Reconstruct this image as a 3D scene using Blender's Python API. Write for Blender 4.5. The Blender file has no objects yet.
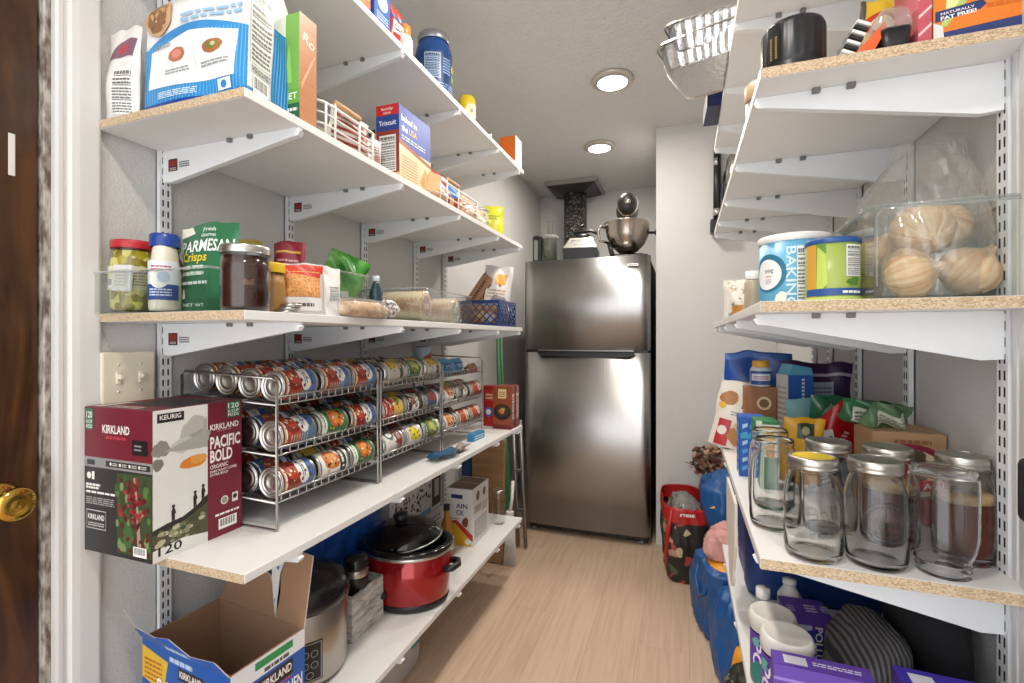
import bpy, bmesh, math, random
from mathutils import Vector, Matrix, noise
PI = math.pi
SC = bpy.context.scene
COL = SC.collection

# ------------------------------------------------------------------ camera, light, exposure
FOCAL_PX, YAW = 480.0, math.radians(19.714)
cam_data = bpy.data.cameras.new('camera')
cam_data.sensor_width = 36.0
cam_data.lens = 36.0 * FOCAL_PX / 1024.0
cam_data.shift_y = -3.5 / 1024.0
cam_data.clip_start = 0.02
camera = bpy.data.objects.new('camera', cam_data)
COL.objects.link(camera)
camera.location = (0, 0, 1.21)
camera.rotation_euler = (PI / 2, 0, YAW)
SC.camera = camera

world = bpy.data.worlds.new('world')
SC.world = world
world.use_nodes = True
world.node_tree.nodes['Background'].inputs[0].default_value = (0.97, 0.98, 1.0, 1)
world.node_tree.nodes['Background'].inputs[1].default_value = 2.0

vs = SC.view_settings
vs.view_transform = 'Standard'
vs.look = 'None'
vs.gamma = 1.0
vs.use_curve_mapping = False
vs.exposure = 0.38
SC.cycles.transparent_max_bounces = 32
SC.cycles.max_bounces = 12
SC.cycles.transmission_bounces = 12
LAMP_W = 8.5            # watts of each recessed ceiling light
LAMP_RGB = (1.0, 0.915, 0.82)

# ------------------------------------------------------------------ material helpers
def lin(c):
    if isinstance(c, str):
        c = c.lstrip('#')
        c = tuple(int(c[i:i + 2], 16) for i in (0, 2, 4))
    out = []
    for v in c:
        v /= 255.0
        out.append(v / 12.92 if v <= 0.04045 else ((v + 0.055) / 1.055) ** 2.4)
    return tuple(out)

MATS = {}
def mat(name, col, rough=0.5, metal=0.0, var=0.06, scale=40.0, bump=0.0, bscale=None, spec=0.5, coat=0.0, aniso=0.0):
    """Principled material whose colour is varied by a noise texture; optional noise relief."""
    if name in MATS:
        return MATS[name]
    m = bpy.data.materials.new(name)
    m.use_nodes = True
    nt = m.node_tree
    b = nt.nodes['Principled BSDF']
    b.inputs['Roughness'].default_value = rough
    b.inputs['Metallic'].default_value = metal
    b.inputs['Specular IOR Level'].default_value = spec
    b.inputs['Coat Weight'].default_value = coat
    b.inputs['Anisotropic'].default_value = aniso
    c = lin(col)
    tc = nt.nodes.new('ShaderNodeTexCoord')
    no = nt.nodes.new('ShaderNodeTexNoise')
    no.inputs['Scale'].default_value = scale
    no.inputs['Detail'].default_value = 3
    nt.links.new(tc.outputs['Object'], no.inputs['Vector'])
    mx = nt.nodes.new('ShaderNodeMix')
    mx.data_type = 'RGBA'
    mx.inputs[6].default_value = tuple(max(0, v * (1 - var)) for v in c) + (1,)
    mx.inputs[7].default_value = tuple(min(1, v * (1 + var)) for v in c) + (1,)
    nt.links.new(no.outputs['Fac'], mx.inputs[0])
    nt.links.new(mx.outputs[2], b.inputs['Base Color'])
    if bump:
        bp = nt.nodes.new('ShaderNodeBump')
        bp.inputs['Strength'].default_value = bump
        bp.inputs['Distance'].default_value = 0.004
        n2 = nt.nodes.new('ShaderNodeTexNoise')
        n2.inputs['Scale'].default_value = bscale or scale
        n2.inputs['Detail'].default_value = 4
        nt.links.new(tc.outputs['Object'], n2.inputs['Vector'])
        nt.links.new(n2.outputs['Fac'], bp.inputs['Height'])
        nt.links.new(bp.outputs['Normal'], b.inputs['Normal'])
    MATS[name] = m
    return m

def pm(col, rough=0.42):
    """print / packaging colour"""
    if not isinstance(col, str):
        col = '#%02x%02x%02x' % tuple(col)
    return mat('print_%s_%d' % (col.strip('#'), int(rough * 100)), col, rough, var=0.04, scale=60)

def clear(name, tint, rough=0.02, ior=1.45, gloss=1.0, haze=0.0, bump=0.0, bscale=30, edge=None, power=3.5):
    """thin clear plastic: a transparent film that mirrors by Fresnel, optionally a little milky"""
    if name in MATS:
        return MATS[name]
    m = bpy.data.materials.new(name)
    m.use_nodes = True
    nt = m.node_tree
    nt.nodes.remove(nt.nodes['Principled BSDF'])
    out = nt.nodes['Material Output']
    tr = nt.nodes.new('ShaderNodeBsdfTransparent')
    tr.inputs[0].default_value = lin(tint) + (1,)
    gl = nt.nodes.new('ShaderNodeBsdfGlossy')
    gl.inputs['Roughness'].default_value = rough
    gl.inputs[0].default_value = (gloss, gloss, gloss, 1)
    # reflectance rises towards grazing angles, the same from both faces of the film
    lw = nt.nodes.new('ShaderNodeLayerWeight')
    lw.inputs['Blend'].default_value = 0.5
    pw_ = nt.nodes.new('ShaderNodeMath'); pw_.operation = 'POWER'; pw_.inputs[1].default_value = power
    nt.links.new(lw.outputs['Facing'], pw_.inputs[0])
    f0 = ((ior - 1) / (ior + 1)) ** 2
    fr = nt.nodes.new('ShaderNodeMath'); fr.operation = 'MULTIPLY_ADD'; fr.inputs[1].default_value = 0.75; fr.inputs[2].default_value = f0
    nt.links.new(pw_.outputs[0], fr.inputs[0])
    if edge:   # longer path through the glass wall towards the outline
        pe = nt.nodes.new('ShaderNodeMath'); pe.operation = 'POWER'; pe.inputs[1].default_value = 2.2
        nt.links.new(lw.outputs['Facing'], pe.inputs[0])
        ce = nt.nodes.new('ShaderNodeMix'); ce.data_type = 'RGBA'
        ce.inputs[6].default_value = lin(tint) + (1,); ce.inputs[7].default_value = lin(edge) + (1,)
        nt.links.new(pe.outputs[0], ce.inputs[0]); nt.links.new(ce.outputs[2], tr.inputs[0])
    mx = nt.nodes.new('ShaderNodeMixShader')
    if bump:
        tc = nt.nodes.new('ShaderNodeTexCoord')
        n2 = nt.nodes.new('ShaderNodeTexNoise')
        n2.inputs['Scale'].default_value = bscale
        nt.links.new(tc.outputs['Object'], n2.inputs['Vector'])
        bp = nt.nodes.new('ShaderNodeBump')
        bp.inputs['Strength'].default_value = bump
        bp.inputs['Distance'].default_value = 0.01
        nt.links.new(n2.outputs['Fac'], bp.inputs['Height'])
        nt.links.new(bp.outputs[0], gl.inputs['Normal'])
        nt.links.new(bp.outputs[0], lw.inputs['Normal'])
    nt.links.new(fr.outputs[0], mx.inputs[0])
    nt.links.new(tr.outputs[0], mx.inputs[1])
    nt.links.new(gl.outputs[0], mx.inputs[2])
    last = mx
    if haze:
        df = nt.nodes.new('ShaderNodeBsdfDiffuse')
        df.inputs[0].default_value = (0.9, 0.9, 0.9, 1)
        m2 = nt.nodes.new('ShaderNodeMixShader')
        m2.inputs[0].default_value = haze
        nt.links.new(mx.outputs[0], m2.inputs[1])
        nt.links.new(df.outputs[0], m2.inputs[2])
        last = m2
    nt.links.new(last.outputs[0], out.inputs[0])
    MATS[name] = m
    return m

def ramp_mat(name, stops, kind='noise', scale=10, rough=0.5, stretch=(1, 1, 1), bump=0.0, detail=4, distortion=0.0, metal=0.0, rot=(0, 0, 0)):
    """colour ramp driven by a noise / voronoi / wave texture in object space"""
    if name in MATS:
        return MATS[name]
    m = bpy.data.materials.new(name)
    m.use_nodes = True
    nt = m.node_tree
    b = nt.nodes['Principled BSDF']
    b.inputs['Roughness'].default_value = rough
    b.inputs['Metallic'].default_value = metal
    tc = nt.nodes.new('ShaderNodeTexCoord')
    mp = nt.nodes.new('ShaderNodeMapping')
    mp.inputs['Scale'].default_value = stretch
    mp.inputs['Rotation'].default_value = rot
    nt.links.new(tc.outputs['Object'], mp.inputs[0])
    if kind == 'noise':
        t = nt.nodes.new('ShaderNodeTexNoise')
        t.inputs['Detail'].default_value = detail
        t.inputs['Distortion'].default_value = distortion
        o = t.outputs['Fac']
    elif kind == 'voronoi':
        t = nt.nodes.new('ShaderNodeTexVoronoi')
        sp = nt.nodes.new('ShaderNodeSeparateColor')
        nt.links.new(t.outputs['Color'], sp.inputs[0])
        o = sp.outputs[0]
    else:
        t = nt.nodes.new('ShaderNodeTexWave')
        t.inputs['Distortion'].default_value = distortion
        t.inputs['Detail'].default_value = detail
        o = t.outputs['Fac']
    t.inputs['Scale'].default_value = scale
    nt.links.new(mp.outputs[0], t.inputs['Vector'])
    r = nt.nodes.new('ShaderNodeValToRGB')
    while len(r.color_ramp.elements) < len(stops):
        r.color_ramp.elements.new(0.5)
    for e, (p, c) in zip(r.color_ramp.elements, stops):
        e.position = p
        e.color = lin(c) + (1,)
    nt.links.new(o, r.inputs[0])
    nt.links.new(r.outputs[0], b.inputs['Base Color'])
    if bump:
        bp = nt.nodes.new('ShaderNodeBump')
        bp.inputs['Strength'].default_value = bump
        bp.inputs['Distance'].default_value = 0.003
        nt.links.new(o, bp.inputs['Height'])
        nt.links.new(bp.outputs[0], b.inputs['Normal'])
    MATS[name] = m
    return m

def glass(name, tint='#ffffff', rough=0.0, ior=1.45, see=0.0):
    if name in MATS:
        return MATS[name]
    m = mat(name, tint, rough, var=0.0)
    b = m.node_tree.nodes['Principled BSDF']
    b.inputs['Transmission Weight'].default_value = 1.0
    b.inputs['IOR'].default_value = ior
    if see:
        nt = m.node_tree
        tr = nt.nodes.new('ShaderNodeBsdfTransparent')
        mx = nt.nodes.new('ShaderNodeMixShader'); mx.inputs[0].default_value = see
        nt.links.new(b.outputs[0], mx.inputs[1]); nt.links.new(tr.outputs[0], mx.inputs[2])
        nt.links.new(mx.outputs[0], nt.nodes['Material Output'].inputs[0])
    return m

def glow(name, col, strength):
    m = mat(name, '#ffffff', 0.4)
    b = m.node_tree.nodes['Principled BSDF']
    b.inputs['Emission Color'].default_value = tuple(col) + (1,)
    b.inputs['Emission Strength'].default_value = strength
    return m

# ------------------------------------------------------------------ mesh helpers
class MB:
    def __init__(s):
        s.v, s.f, s.mi, s.sm, s.mats = [], [], [], [], []
    def slot(s, m):
        if m not in s.mats:
            s.mats.append(m)
        return s.mats.index(m)
    def add(s, vs, fs, m=None, smooth=False):
        o = len(s.v)
        s.v += [tuple(p) for p in vs]
        k = s.slot(m) if m else 0
        for f in fs:
            s.f.append([o + i for i in f]); s.mi.append(k); s.sm.append(smooth)
    def box(s, x0, x1, y0, y1, z0, z1, m=None):
        s.add([(x0, y0, z0), (x1, y0, z0), (x1, y1, z0), (x0, y1, z0), (x0, y0, z1), (x1, y0, z1), (x1, y1, z1), (x0, y1, z1)],
              [(0, 3, 2, 1), (4, 5, 6, 7), (0, 1, 5, 4), (1, 2, 6, 5), (2, 3, 7, 6), (3, 0, 4, 7)], m)
        return s
    def rbox(s, x0, x1, y0, y1, z0, z1, r=0.003, seg=2, m=None):
        bm = bmesh.new()
        bmesh.ops.create_cube(bm, size=1)
        for v in bm.verts:
            v.co = ((x0 + x1) / 2 + v.co.x * (x1 - x0), (y0 + y1) / 2 + v.co.y * (y1 - y0), (z0 + z1) / 2 + v.co.z * (z1 - z0))
        bmesh.ops.bevel(bm, geom=bm.edges[:], offset=min(r, 0.45 * min(x1 - x0, y1 - y0, z1 - z0)), segments=seg, profile=0.5, affect='EDGES')
        s.bm(bm, m)
        return s
    def bm(s, bm, m=None, smooth=False):
        bm.verts.index_update()
        s.add([v.co[:] for v in bm.verts], [[v.index for v in f.verts] for f in bm.faces], m, smooth)
        bm.free()
    def lathe(s, prof, seg=28, c=(0, 0, 0), m=None, smooth=True, sx=1.0, sy=1.0, fn=None):
        """profile of (r, z); r=0 closes with a point"""
        vs, rings = [], []
        for r, z in prof:
            if r <= 1e-6:
                rings.append([len(vs)]); vs.append((c[0], c[1], c[2] + z))
            else:
                ring = []
                for i in range(seg):
                    a = 2 * PI * i / seg
                    rr = r * (fn(a, z) if fn else 1)
                    ring.append(len(vs)); vs.append((c[0] + rr * sx * math.cos(a), c[1] + rr * sy * math.sin(a), c[2] + z))
                rings.append(ring)
        fs = []
        for a, b in zip(rings, rings[1:]):
            if len(a) == 1 and len(b) == 1:
                continue
            for i in range(seg):
                j = (i + 1) % seg
                if len(a) == 1:
                    fs.append((a[0], b[j], b[i]))
                elif len(b) == 1:
                    fs.append((a[i], a[j], b[0]))
                else:
                    fs.append((a[i], a[j], b[j], b[i]))
        s.add(vs, fs, m, smooth)
        return s
    def tube(s, pts, r, seg=8, closed=False, m=None):
        pts = [Vector(p) for p in pts]
        n = len(pts)
        vs, fs = [], []
        up = None
        for i, p in enumerate(pts):
            a = pts[i - 1] if (i > 0 or closed) else p
            b = pts[(i + 1) % n] if (i < n - 1 or closed) else p
            t = (b - a).normalized()
            if up is None or abs(up.dot(t)) > 0.98:
                up = Vector((0, 0, 1)) if abs(t.z) < 0.9 else Vector((1, 0, 0))
            x = t.cross(up).normalized()
            up = x.cross(t).normalized()
            rr = r[i] if isinstance(r, (list, tuple)) else r
            for k in range(seg):
                an = 2 * PI * k / seg
                vs.append(p + x * (rr * math.cos(an)) + up * (rr * math.sin(an)))
        for i in range(n if closed else n - 1):
            j = (i + 1) % n
            for k in range(seg):
                l = (k + 1) % seg
                fs.append((i * seg + k, i * seg + l, j * seg + l, j * seg + k))
        if not closed:
            fs.append(tuple(reversed(range(seg))))
            fs.append(tuple((n - 1) * seg + k for k in range(seg)))
        s.add(vs, fs, m, True)
        return s
    def grid(s, fn, nu, nv, m=None, smooth=True, wrapu=False):
        vs = [fn(i / (nu if wrapu else nu), j / nv) for j in range(nv + 1) for i in range(nu + (0 if wrapu else 1))]
        w = nu if wrapu else nu + 1
        fs = []
        for j in range(nv):
            for i in range(nu):
                i2 = (i + 1) % w
                fs.append((j * w + i, j * w + i2, (j + 1) * w + i2, (j + 1) * w + i))
        s.add(vs, fs, m, smooth)
        return s
    def prism(s, poly, z0, z1, m=None, axis='z'):
        n = len(poly)
        def pt(p, z):
            return {'z': (p[0], p[1], z), 'y': (p[0], z, p[1]), 'x': (z, p[0], p[1])}[axis]
        vs = [pt(p, z0) for p in poly] + [pt(p, z1) for p in poly]
        fs = [tuple(reversed(range(n))), tuple(range(n, 2 * n))] + [(i, (i + 1) % n, n + (i + 1) % n, n + i) for i in range(n)]
        s.add(vs, fs, m)
        return s
    def build(s, name, material=None, parent=None, loc=(0, 0, 0), rot=(0, 0, 0), fix=True):
        me = bpy.data.meshes.new(name)
        me.from_pydata(s.v, [], s.f)
        mats = s.mats if s.mats else [material]
        for m in mats:
            me.materials.append(m)
        me.polygons.foreach_set('use_smooth', s.sm)
        if len(mats) > 1:
            me.polygons.foreach_set('material_index', s.mi)
        if fix:
            bm = bmesh.new(); bm.from_mesh(me)
            bmesh.ops.recalc_face_normals(bm, faces=bm.faces[:])
            bm.to_mesh(me); bm.free()
        me.update()
        o = bpy.data.objects.new(name, me)
        COL.objects.link(o)
        o.location = loc
        o.rotation_euler = rot
        if parent:
            o.parent = parent
        return o

def tag(o, label, cat, group=None):
    o['label'] = label
    o['category'] = cat
    if group:
        o['group'] = group
    return o

def thing(name, label, cat, loc=(0, 0, 0), rot=(0, 0, 0), group=None):
    o = bpy.data.objects.new(name, None)
    o.empty_display_size = 0.05
    COL.objects.link(o)
    o.location = loc
    o.rotation_euler = rot if isinstance(rot, tuple) else (0, 0, rot)
    return tag(o, label, cat, group)

def struct(o):
    o['kind'] = 'structure'
    return o

def copy_tree(o, loc, rot=None, label=None, group=None):
    c = o.copy(); COL.objects.link(c)
    c.location = loc
    if rot is not None:
        c.rotation_euler = rot
    if label:
        c['label'] = label
    if group:
        c['group'] = group
    for ch in o.children:
        d = ch.copy(); COL.objects.link(d); d.parent = c
        for g in ch.children:
            e = g.copy(); COL.objects.link(e); e.parent = d
    return c

def rnd(seed):
    return random.Random(seed)

# ------------------------------------------------------------------ flat print: panels and lettering laid on a surface
TXT = {}
def glyphs(string, bold):
    k = (string, bold)
    if k not in TXT:
        cu = bpy.data.curves.new('lettering', 'FONT')
        cu.body = string
        cu.size = 1
        cu.offset = bold
        cu.resolution_u = 2
        ob = bpy.data.objects.new('lettering', cu)
        COL.objects.link(ob)
        dg = bpy.context.evaluated_depsgraph_get()
        me = bpy.data.meshes.new_from_object(ob.evaluated_get(dg))
        v = [(p.co.x, p.co.y) for p in me.vertices]
        f = [tuple(p.vertices) for p in me.polygons]
        w = max((p[0] for p in v), default=1)
        x0 = min((p[0] for p in v), default=0)
        TXT[k] = ([(p[0] - x0, p[1]) for p in v], f, w - x0)
        bpy.data.objects.remove(ob)
        bpy.data.meshes.remove(me)
        bpy.data.curves.remove(cu)
    return TXT[k]

class Print:
    """ink on a surface; map(u, v, lift) gives the point, u and v run 0..1 over a face of W x H metres"""
    def __init__(s, W, H, mp, rough=0.42):
        s.W, s.H, s.map, s.mb, s.k, s.rough, s.soft = W, H, mp, MB(), 0, rough, False
        s.hold, s.step, s.fine, s.bend = False, 0.00003, 36, True
    def _l(s):
        s.k += 0.06 if s.hold else 1
        return 0.0003 + s.step * s.k
    def same(s):
        """following marks lie almost in one ink layer until free()"""
        s.k += 1; s.hold = True
        return s
    def free(s):
        s.hold = False
        return s
    def m(s, c):
        return c if isinstance(c, bpy.types.Material) else pm(c, s.rough)
    def rect(s, u0, v0, u1, v1, c, n=1, k=1):
        l = s._l()
        if s.soft:
            n, k = max(n, math.ceil(abs(u1 - u0) * s.fine)), max(k, math.ceil(abs(v1 - v0) * (s.fine if s.bend else 1)))
        s.mb.grid(lambda a, b: s.map(u0 + (u1 - u0) * a, v0 + (v1 - v0) * b, l), n, k, s.m(c), n > 1)
        return s
    def poly(s, pts, c):
        l = s._l()
        bm = bmesh.new()
        f_ = bm.faces.new([bm.verts.new((u, v, 0)) for u, v in pts])
        if s.soft:
            bmesh.ops.triangulate(bm, faces=bm.faces[:])
            for _ in range(5):
                bmesh.ops.subdivide_edges(bm, edges=[e for e in bm.edges if e.calc_length() > 0.045], cuts=1)
                bmesh.ops.triangulate(bm, faces=[q for q in bm.faces if len(q.verts) > 4])
        bm.verts.index_update()
        s.mb.add([s.map(v.co.x, v.co.y, l) for v in bm.verts], [[v.index for v in q.verts] for q in bm.faces], s.m(c), s.soft)
        bm.free()
        return s
        s.mb.add([s.map(u, v, l) for u, v in pts], [tuple(range(len(pts)))], s.m(c))
        return s
    def disc(s, u, v, r, c, sx=1.0, n=20, rings=2, wob=0.0, seed=0):
        l = s._l()
        if s.soft and r * s.H > 0.006:
            rings, n = 6, 32
        R = rnd(seed)
        ph = [R.uniform(0, 6.28) for _ in range(3)]
        vs, fs = [s.map(u, v, l)], []
        for q in range(1, rings + 1):
            for i in range(n):
                a = 2 * PI * i / n
                rr = r * q / rings * (1 + wob * (math.sin(2 * a + ph[0]) + 0.7 * math.sin(3 * a + ph[1]) + 0.5 * math.sin(7 * a + ph[2])))
                vs.append(s.map(u + rr * sx * math.cos(a) * s.H / s.W, v + rr * math.sin(a), l))
        for i in range(n):
            fs.append((0, 1 + i, 1 + (i + 1) % n))
            for q in range(1, rings):
                o, p = 1 + (q - 1) * n, 1 + q * n
                fs.append((o + i, p + i, p + (i + 1) % n, o + (i + 1) % n))
        s.mb.add(vs, fs, s.m(c), True)
        return s
    def text(s, string, u, v, h, c, wmax=None, bold=0.012, center=False, rot=0.0):
        """cap height h (fraction of the face height), baseline start at (u, v); wmax squeezes the width (fraction)"""
        vs, fs, w = glyphs(string, bold)
        sc = h * s.H / 0.70
        sx = sc
        if wmax:
            sx = min(sc * 1.6, wmax * s.W / w)
        l = s._l()
        ca, sa = math.cos(rot), math.sin(rot)
        out = []
        for x, y in vs:
            x, y = x * sx - (w * sx / 2 if center else 0), y * sc
            x, y = x * ca - y * sa, x * sa + y * ca
            out.append(s.map(u + x / s.W, v + y / s.H, l))
        s.mb.add(out, fs, s.m(c))
        return s
    def lines(s, u0, v0, u1, v1, n, c, seed=0, fill=0.5):
        """fine print too small to read"""
        R = rnd(seed)
        l = s._l()
        dv = (v1 - v0) / n
        for i in range(n):
            u = u0
            while u < u1:
                w = R.uniform(0.08, 0.25) * (u1 - u0)
                e = min(u + w, u1)
                a, b = v0 + dv * i, v0 + dv * (i + fill)
                s.mb.grid(lambda p_, q_: s.map(u + (e - u) * p_, a + (b - a) * q_, l), max(1, math.ceil((e - u) * s.fine)) if s.soft else 1, 1, s.m(c), False)
                u = e + 0.03 * (u1 - u0)
        return s
    def barcode(s, u0, v0, u1, v1, seed=1):
        s.rect(u0, v0, u1, v1, '#f2f2ee')
        R = rnd(seed)
        l = s._l()
        u = u0 + 0.08 * (u1 - u0)
        while u < u1 - 0.1 * (u1 - u0):
            w = R.choice((0.02, 0.03, 0.05)) * (u1 - u0)
            a, b = v0 + 0.25 * (v1 - v0), v1 - 0.1 * (v1 - v0)
            s.mb.add([s.map(u, a, l), s.map(u + w, a, l), s.map(u + w, b, l), s.map(u, b, l)], [(0, 1, 2, 3)], s.m('#202020'))
            u += w * 2
        return s
    def facts(s, u0, v0, u1, v1, seed=1, ink='#6e6e6c', paper='#e6e6e2'):
        """a nutrition panel"""
        s.rect(u0, v0, u1, v1, paper)
        du, dv = u1 - u0, v1 - v0
        s.lines(u0 + 0.06 * du, v1 - 0.13 * dv, u1 - 0.06 * du, v1 - 0.03 * dv, 1, ink, seed, 0.8)
        for k in (0.83, 0.62, 0.3):
            s.rect(u0 + 0.06 * du, v0 + k * dv, u1 - 0.06 * du, v0 + (k + 0.02) * dv, ink)
        s.lines(u0 + 0.06 * du, v0 + 0.04 * dv, u1 - 0.06 * du, v0 + 0.28 * dv, 4, ink, seed + 1)
        s.lines(u0 + 0.06 * du, v0 + 0.34 * dv, u1 - 0.06 * du, v0 + 0.6 * dv, 4, ink, seed + 2)
        s.lines(u0 + 0.06 * du, v0 + 0.66 * dv, u1 - 0.06 * du, v0 + 0.82 * dv, 2, ink, seed + 3)
        return s
    def build(s, parent, name='surface_print'):
        return s.mb.build(name, None, parent, fix=False)

def face_of(w, d, h, side, rough=0.42):
    """Print over one side of a w x d x h box standing on its base centre"""
    o, u, n, W, H = {'-y': ((-w / 2, -d / 2, 0), (1, 0, 0), (0, -1, 0), w, h), '+x': ((w / 2, -d / 2, 0), (0, 1, 0), (1, 0, 0), d, h),
                     '+y': ((w / 2, d / 2, 0), (-1, 0, 0), (0, 1, 0), w, h), '-x': ((-w / 2, d / 2, 0), (0, -1, 0), (-1, 0, 0), d, h),
                     '+z': ((-w / 2, -d / 2, h), (1, 0, 0), (0, 0, 1), w, d)}[side]
    v = (0, 1, 0) if side == '+z' else (0, 0, 1)
    def mp(a, b, l):
        return tuple(o[i] + u[i] * a * W + v[i] * b * H + n[i] * l for i in range(3))
    return Print(W, H, mp, rough)

def carton(name, label, cat, dims, loc, rot=0.0, col='#c8a878', group=None, r=0.0015, rough=0.45, tilt=(0, 0)):
    w, d, h = dims
    t = thing(name, label, cat, loc, (tilt[0], tilt[1], rot), group)
    t['dims'] = dims
    MB().rbox(-w / 2, w / 2, -d / 2, d / 2, 0, h, r, 1).build('carton_body', pm(col, rough), t)
    return t

def side(t, s):
    return face_of(*t['dims'], s)

def cyl_print(r, h, z0=0.0, a0=0.0, span=2 * PI, rough=0.42):
    """Print round a cylinder; u runs counter-clockwise seen from above over span, centred on angle a0"""
    def mp(u, v, l):
        a = a0 + (u - 0.5) * span
        return ((r + l) * math.cos(a), (r + l) * math.sin(a), z0 + v * h)
    q = Print(r * span, h, mp, rough)
    q.soft, q.step, q.fine, q.bend = True, 0.00012, 60 * span / 6.3, False
    return q

def pouch_fn(w, h, t, seed, wr=1.0, gus=0.7, pinch=0.12):
    R = rnd(seed)
    ph = [(R.uniform(4, 11), R.uniform(4, 11), R.uniform(0, 6.3)) for _ in range(4)]
    def th(u, v):
        x = abs(2 * u - 1)
        e = max(0.0, 1 - x ** 3.2) ** 0.6
        p = (gus + (1 - gus) * min(1, v / 0.3)) * min(1.0, (1.0 - v) / 0.55) ** 0.8
        wv = 0
        for a, b, c in ph:
            wv += math.sin(a * u + b * v + c)
        return t / 2 * e * p + wr * 0.0016 * wv * e * min(1, (1 - v) * 6 + 0.35)
    sd = seed * 3.7
    def wx(u, v):
        return (u - 0.5) * w * (1 - pinch * 0.25 * math.sin(PI * v)) + 0.035 * w * noise.noise(Vector((u * 1.2, v * 4 + sd, 0.3))) * abs(2 * u - 1)
    def wz(u, v):
        return v * h + 0.10 * h * max(0, v - 0.55) * noise.noise(Vector((u * 3.5 + sd, 0.5, 1.7))) - 0.012 * h * (2 * u - 1) ** 4 * v
    return th, wx, wz

def pouch(parent, w, h, t, m, seed=0, wr=1.0, gus=0.7, name='pouch_body', nu=20, nv=22):
    """soft sealed bag standing on its base, front towards -y; returns the Print for its front"""
    th, wx, wz = pouch_fn(w, h, t, seed, wr, gus)
    mb = MB()
    mb.grid(lambda u, v: (wx(u, v), -th(u, v), wz(u, v)), nu, nv, m)
    mb.grid(lambda u, v: (wx(1 - u, v), th(1 - u, v), wz(1 - u, v)), nu, nv, m)
    mb.grid(lambda u, v: (wx(u, 0), th(u, 0) * (2 * v - 1), 0), nu, 2, m)
    mb.build(name, None, parent)
    q = Print(w, h, lambda u, v, l: (wx(u, v), -th(u, v) - l * 2.5, wz(u, v)), 0.35)
    q.soft, q.step = True, 0.00007
    return q

def rings(mb, lst, seg=28, power=2.0, amp=0.0, freq=9.0, seed=0, m=None, close=(True, True), levels=0, fold=0.0):
    """loft of superellipse rings (z, rx, ry, cx, cy) with soft folds"""
    if levels:
        seg *= 3
        src, n_ = lst, len(lst) - 1
        lst = []
        for i in range(levels + 1):
            x = i * n_ / levels
            k = min(int(x), n_ - 1); f = x - k
            lst.append(tuple(a + (b - a) * f for a, b in zip(src[k], src[k + 1])))
    def pt(a, q):
        z, rx, ry, cx, cy = q
        ca, sa = math.cos(a), math.sin(a)
        k = (abs(ca) ** power + abs(sa) ** power) ** (-1 / power)
        p = Vector((cx + rx * k * ca, cy + ry * k * sa, z))
        if amp:
            n = noise.noise(Vector((p.x * freq + seed * 7.1, p.y * freq, p.z * freq * 0.8)))
            p += Vector((ca, sa, 0.25)) * (amp * n)
            if fold:   # creases: sharp ridges where a second noise crosses zero
                w_ = Vector((p.x * freq * 2.2 + 3.3 * seed + p.z * freq * 0.5, p.y * freq * 2.2, p.z * freq * 0.45 + seed))
                r1 = 1 - abs(noise.noise(w_)) * 2.6
                r2 = 1 - abs(noise.noise(w_ * 2.3)) * 2.6
                p += Vector((ca, sa, 0.2)) * (fold * (0.85 * max(r1, -0.5) + 0.2 * max(r2, -0.4)))
        return p
    vs, fs = [], []
    for q in lst:
        vs += [pt(2 * PI * i / seg, q) for i in range(seg)]
    for j in range(len(lst) - 1):
        for i in range(seg):
            k = (i + 1) % seg
            fs.append((j * seg + i, j * seg + k, (j + 1) * seg + k, (j + 1) * seg + i))
    if close[0]:
        fs.append(tuple(reversed(range(seg))))
    if close[1]:
        fs.append(tuple((len(lst) - 1) * seg + i for i in range(seg)))
    mb.add(vs, fs, m, True)
    return mb

# ------------------------------------------------------------------ shared materials
WALL = mat('wall_paint', '#cac9c7', 0.75, var=0.03, scale=6, bump=0.5, bscale=170)
CEIL = mat('ceiling_paint', '#d0cfcd', 0.7, var=0.05, scale=20, bump=1.6, bscale=60)
TRIM = mat('trim_paint', '#d6d5d3', 0.4, var=0.03, scale=5, bump=0.12, bscale=25)
MELA = mat('white_melamine', '#e0dfdd', 0.38, var=0.02, scale=14, bump=0.05, bscale=60)
STEEL_W = mat('white_bracket_enamel', '#e2e4e5', 0.38, var=0.03, scale=20)
DARK_HOLE = mat('slot_shadow_black', '#1c1b1a', 0.8)
CLIP = mat('grey_clip', '#7d7c7a', 0.5, 0.4)
CHIP = ramp_mat('particle_board', [(0.0, '#a08668'), (0.35, '#b8a080'), (0.6, '#c6b192'), (1.0, '#d2c0a4')], 'voronoi', 420, 0.8, (1, 1, 1.6), bump=0.2)
CHROME = mat('chrome_wire', '#b9b7b3', 0.28, 1.0, var=0.05)
TIN = mat('tin_plate', '#c3c0ba', 0.3, 1.0, var=0.06, scale=25)
BLACKP = mat('black_plastic', '#17171a', 0.38, var=0.1)
WHITEP = mat('white_plastic', '#e6e4df', 0.4)
CARDB = mat('brown_cardboard', '#96755a', 0.85, var=0.07, scale=30)
PLASTIC = clear('clear_acrylic', '#f7f9f8', 0.04, 1.4)
FILM = clear('clear_film', '#f6f6f4', 0.10, 1.9, haze=0.08, bump=1.0, bscale=26)
KRAFTL = mat('kraft_print', '#b48a63', 0.7)

LX, LF, LY0, LY1 = -1.19, -0.765, 0.668, 2.29      # left wall, shelf front, shelf ends
RX, RF, RY0, RY1 = 0.472, 0.117, 0.874, 2.14       # right wall, shelf front, shelf ends
CZ = 2.44
S1, S2, S3, S4, S5 = 2.058, 1.675, 1.262, 0.772, 0.307   # tops of the left shelves
A1, A2, A3, A4, A5 = 1.993, 1.650, 1.270, 0.851, 0.540   # tops of the right shelves
TH = 0.018

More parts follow.
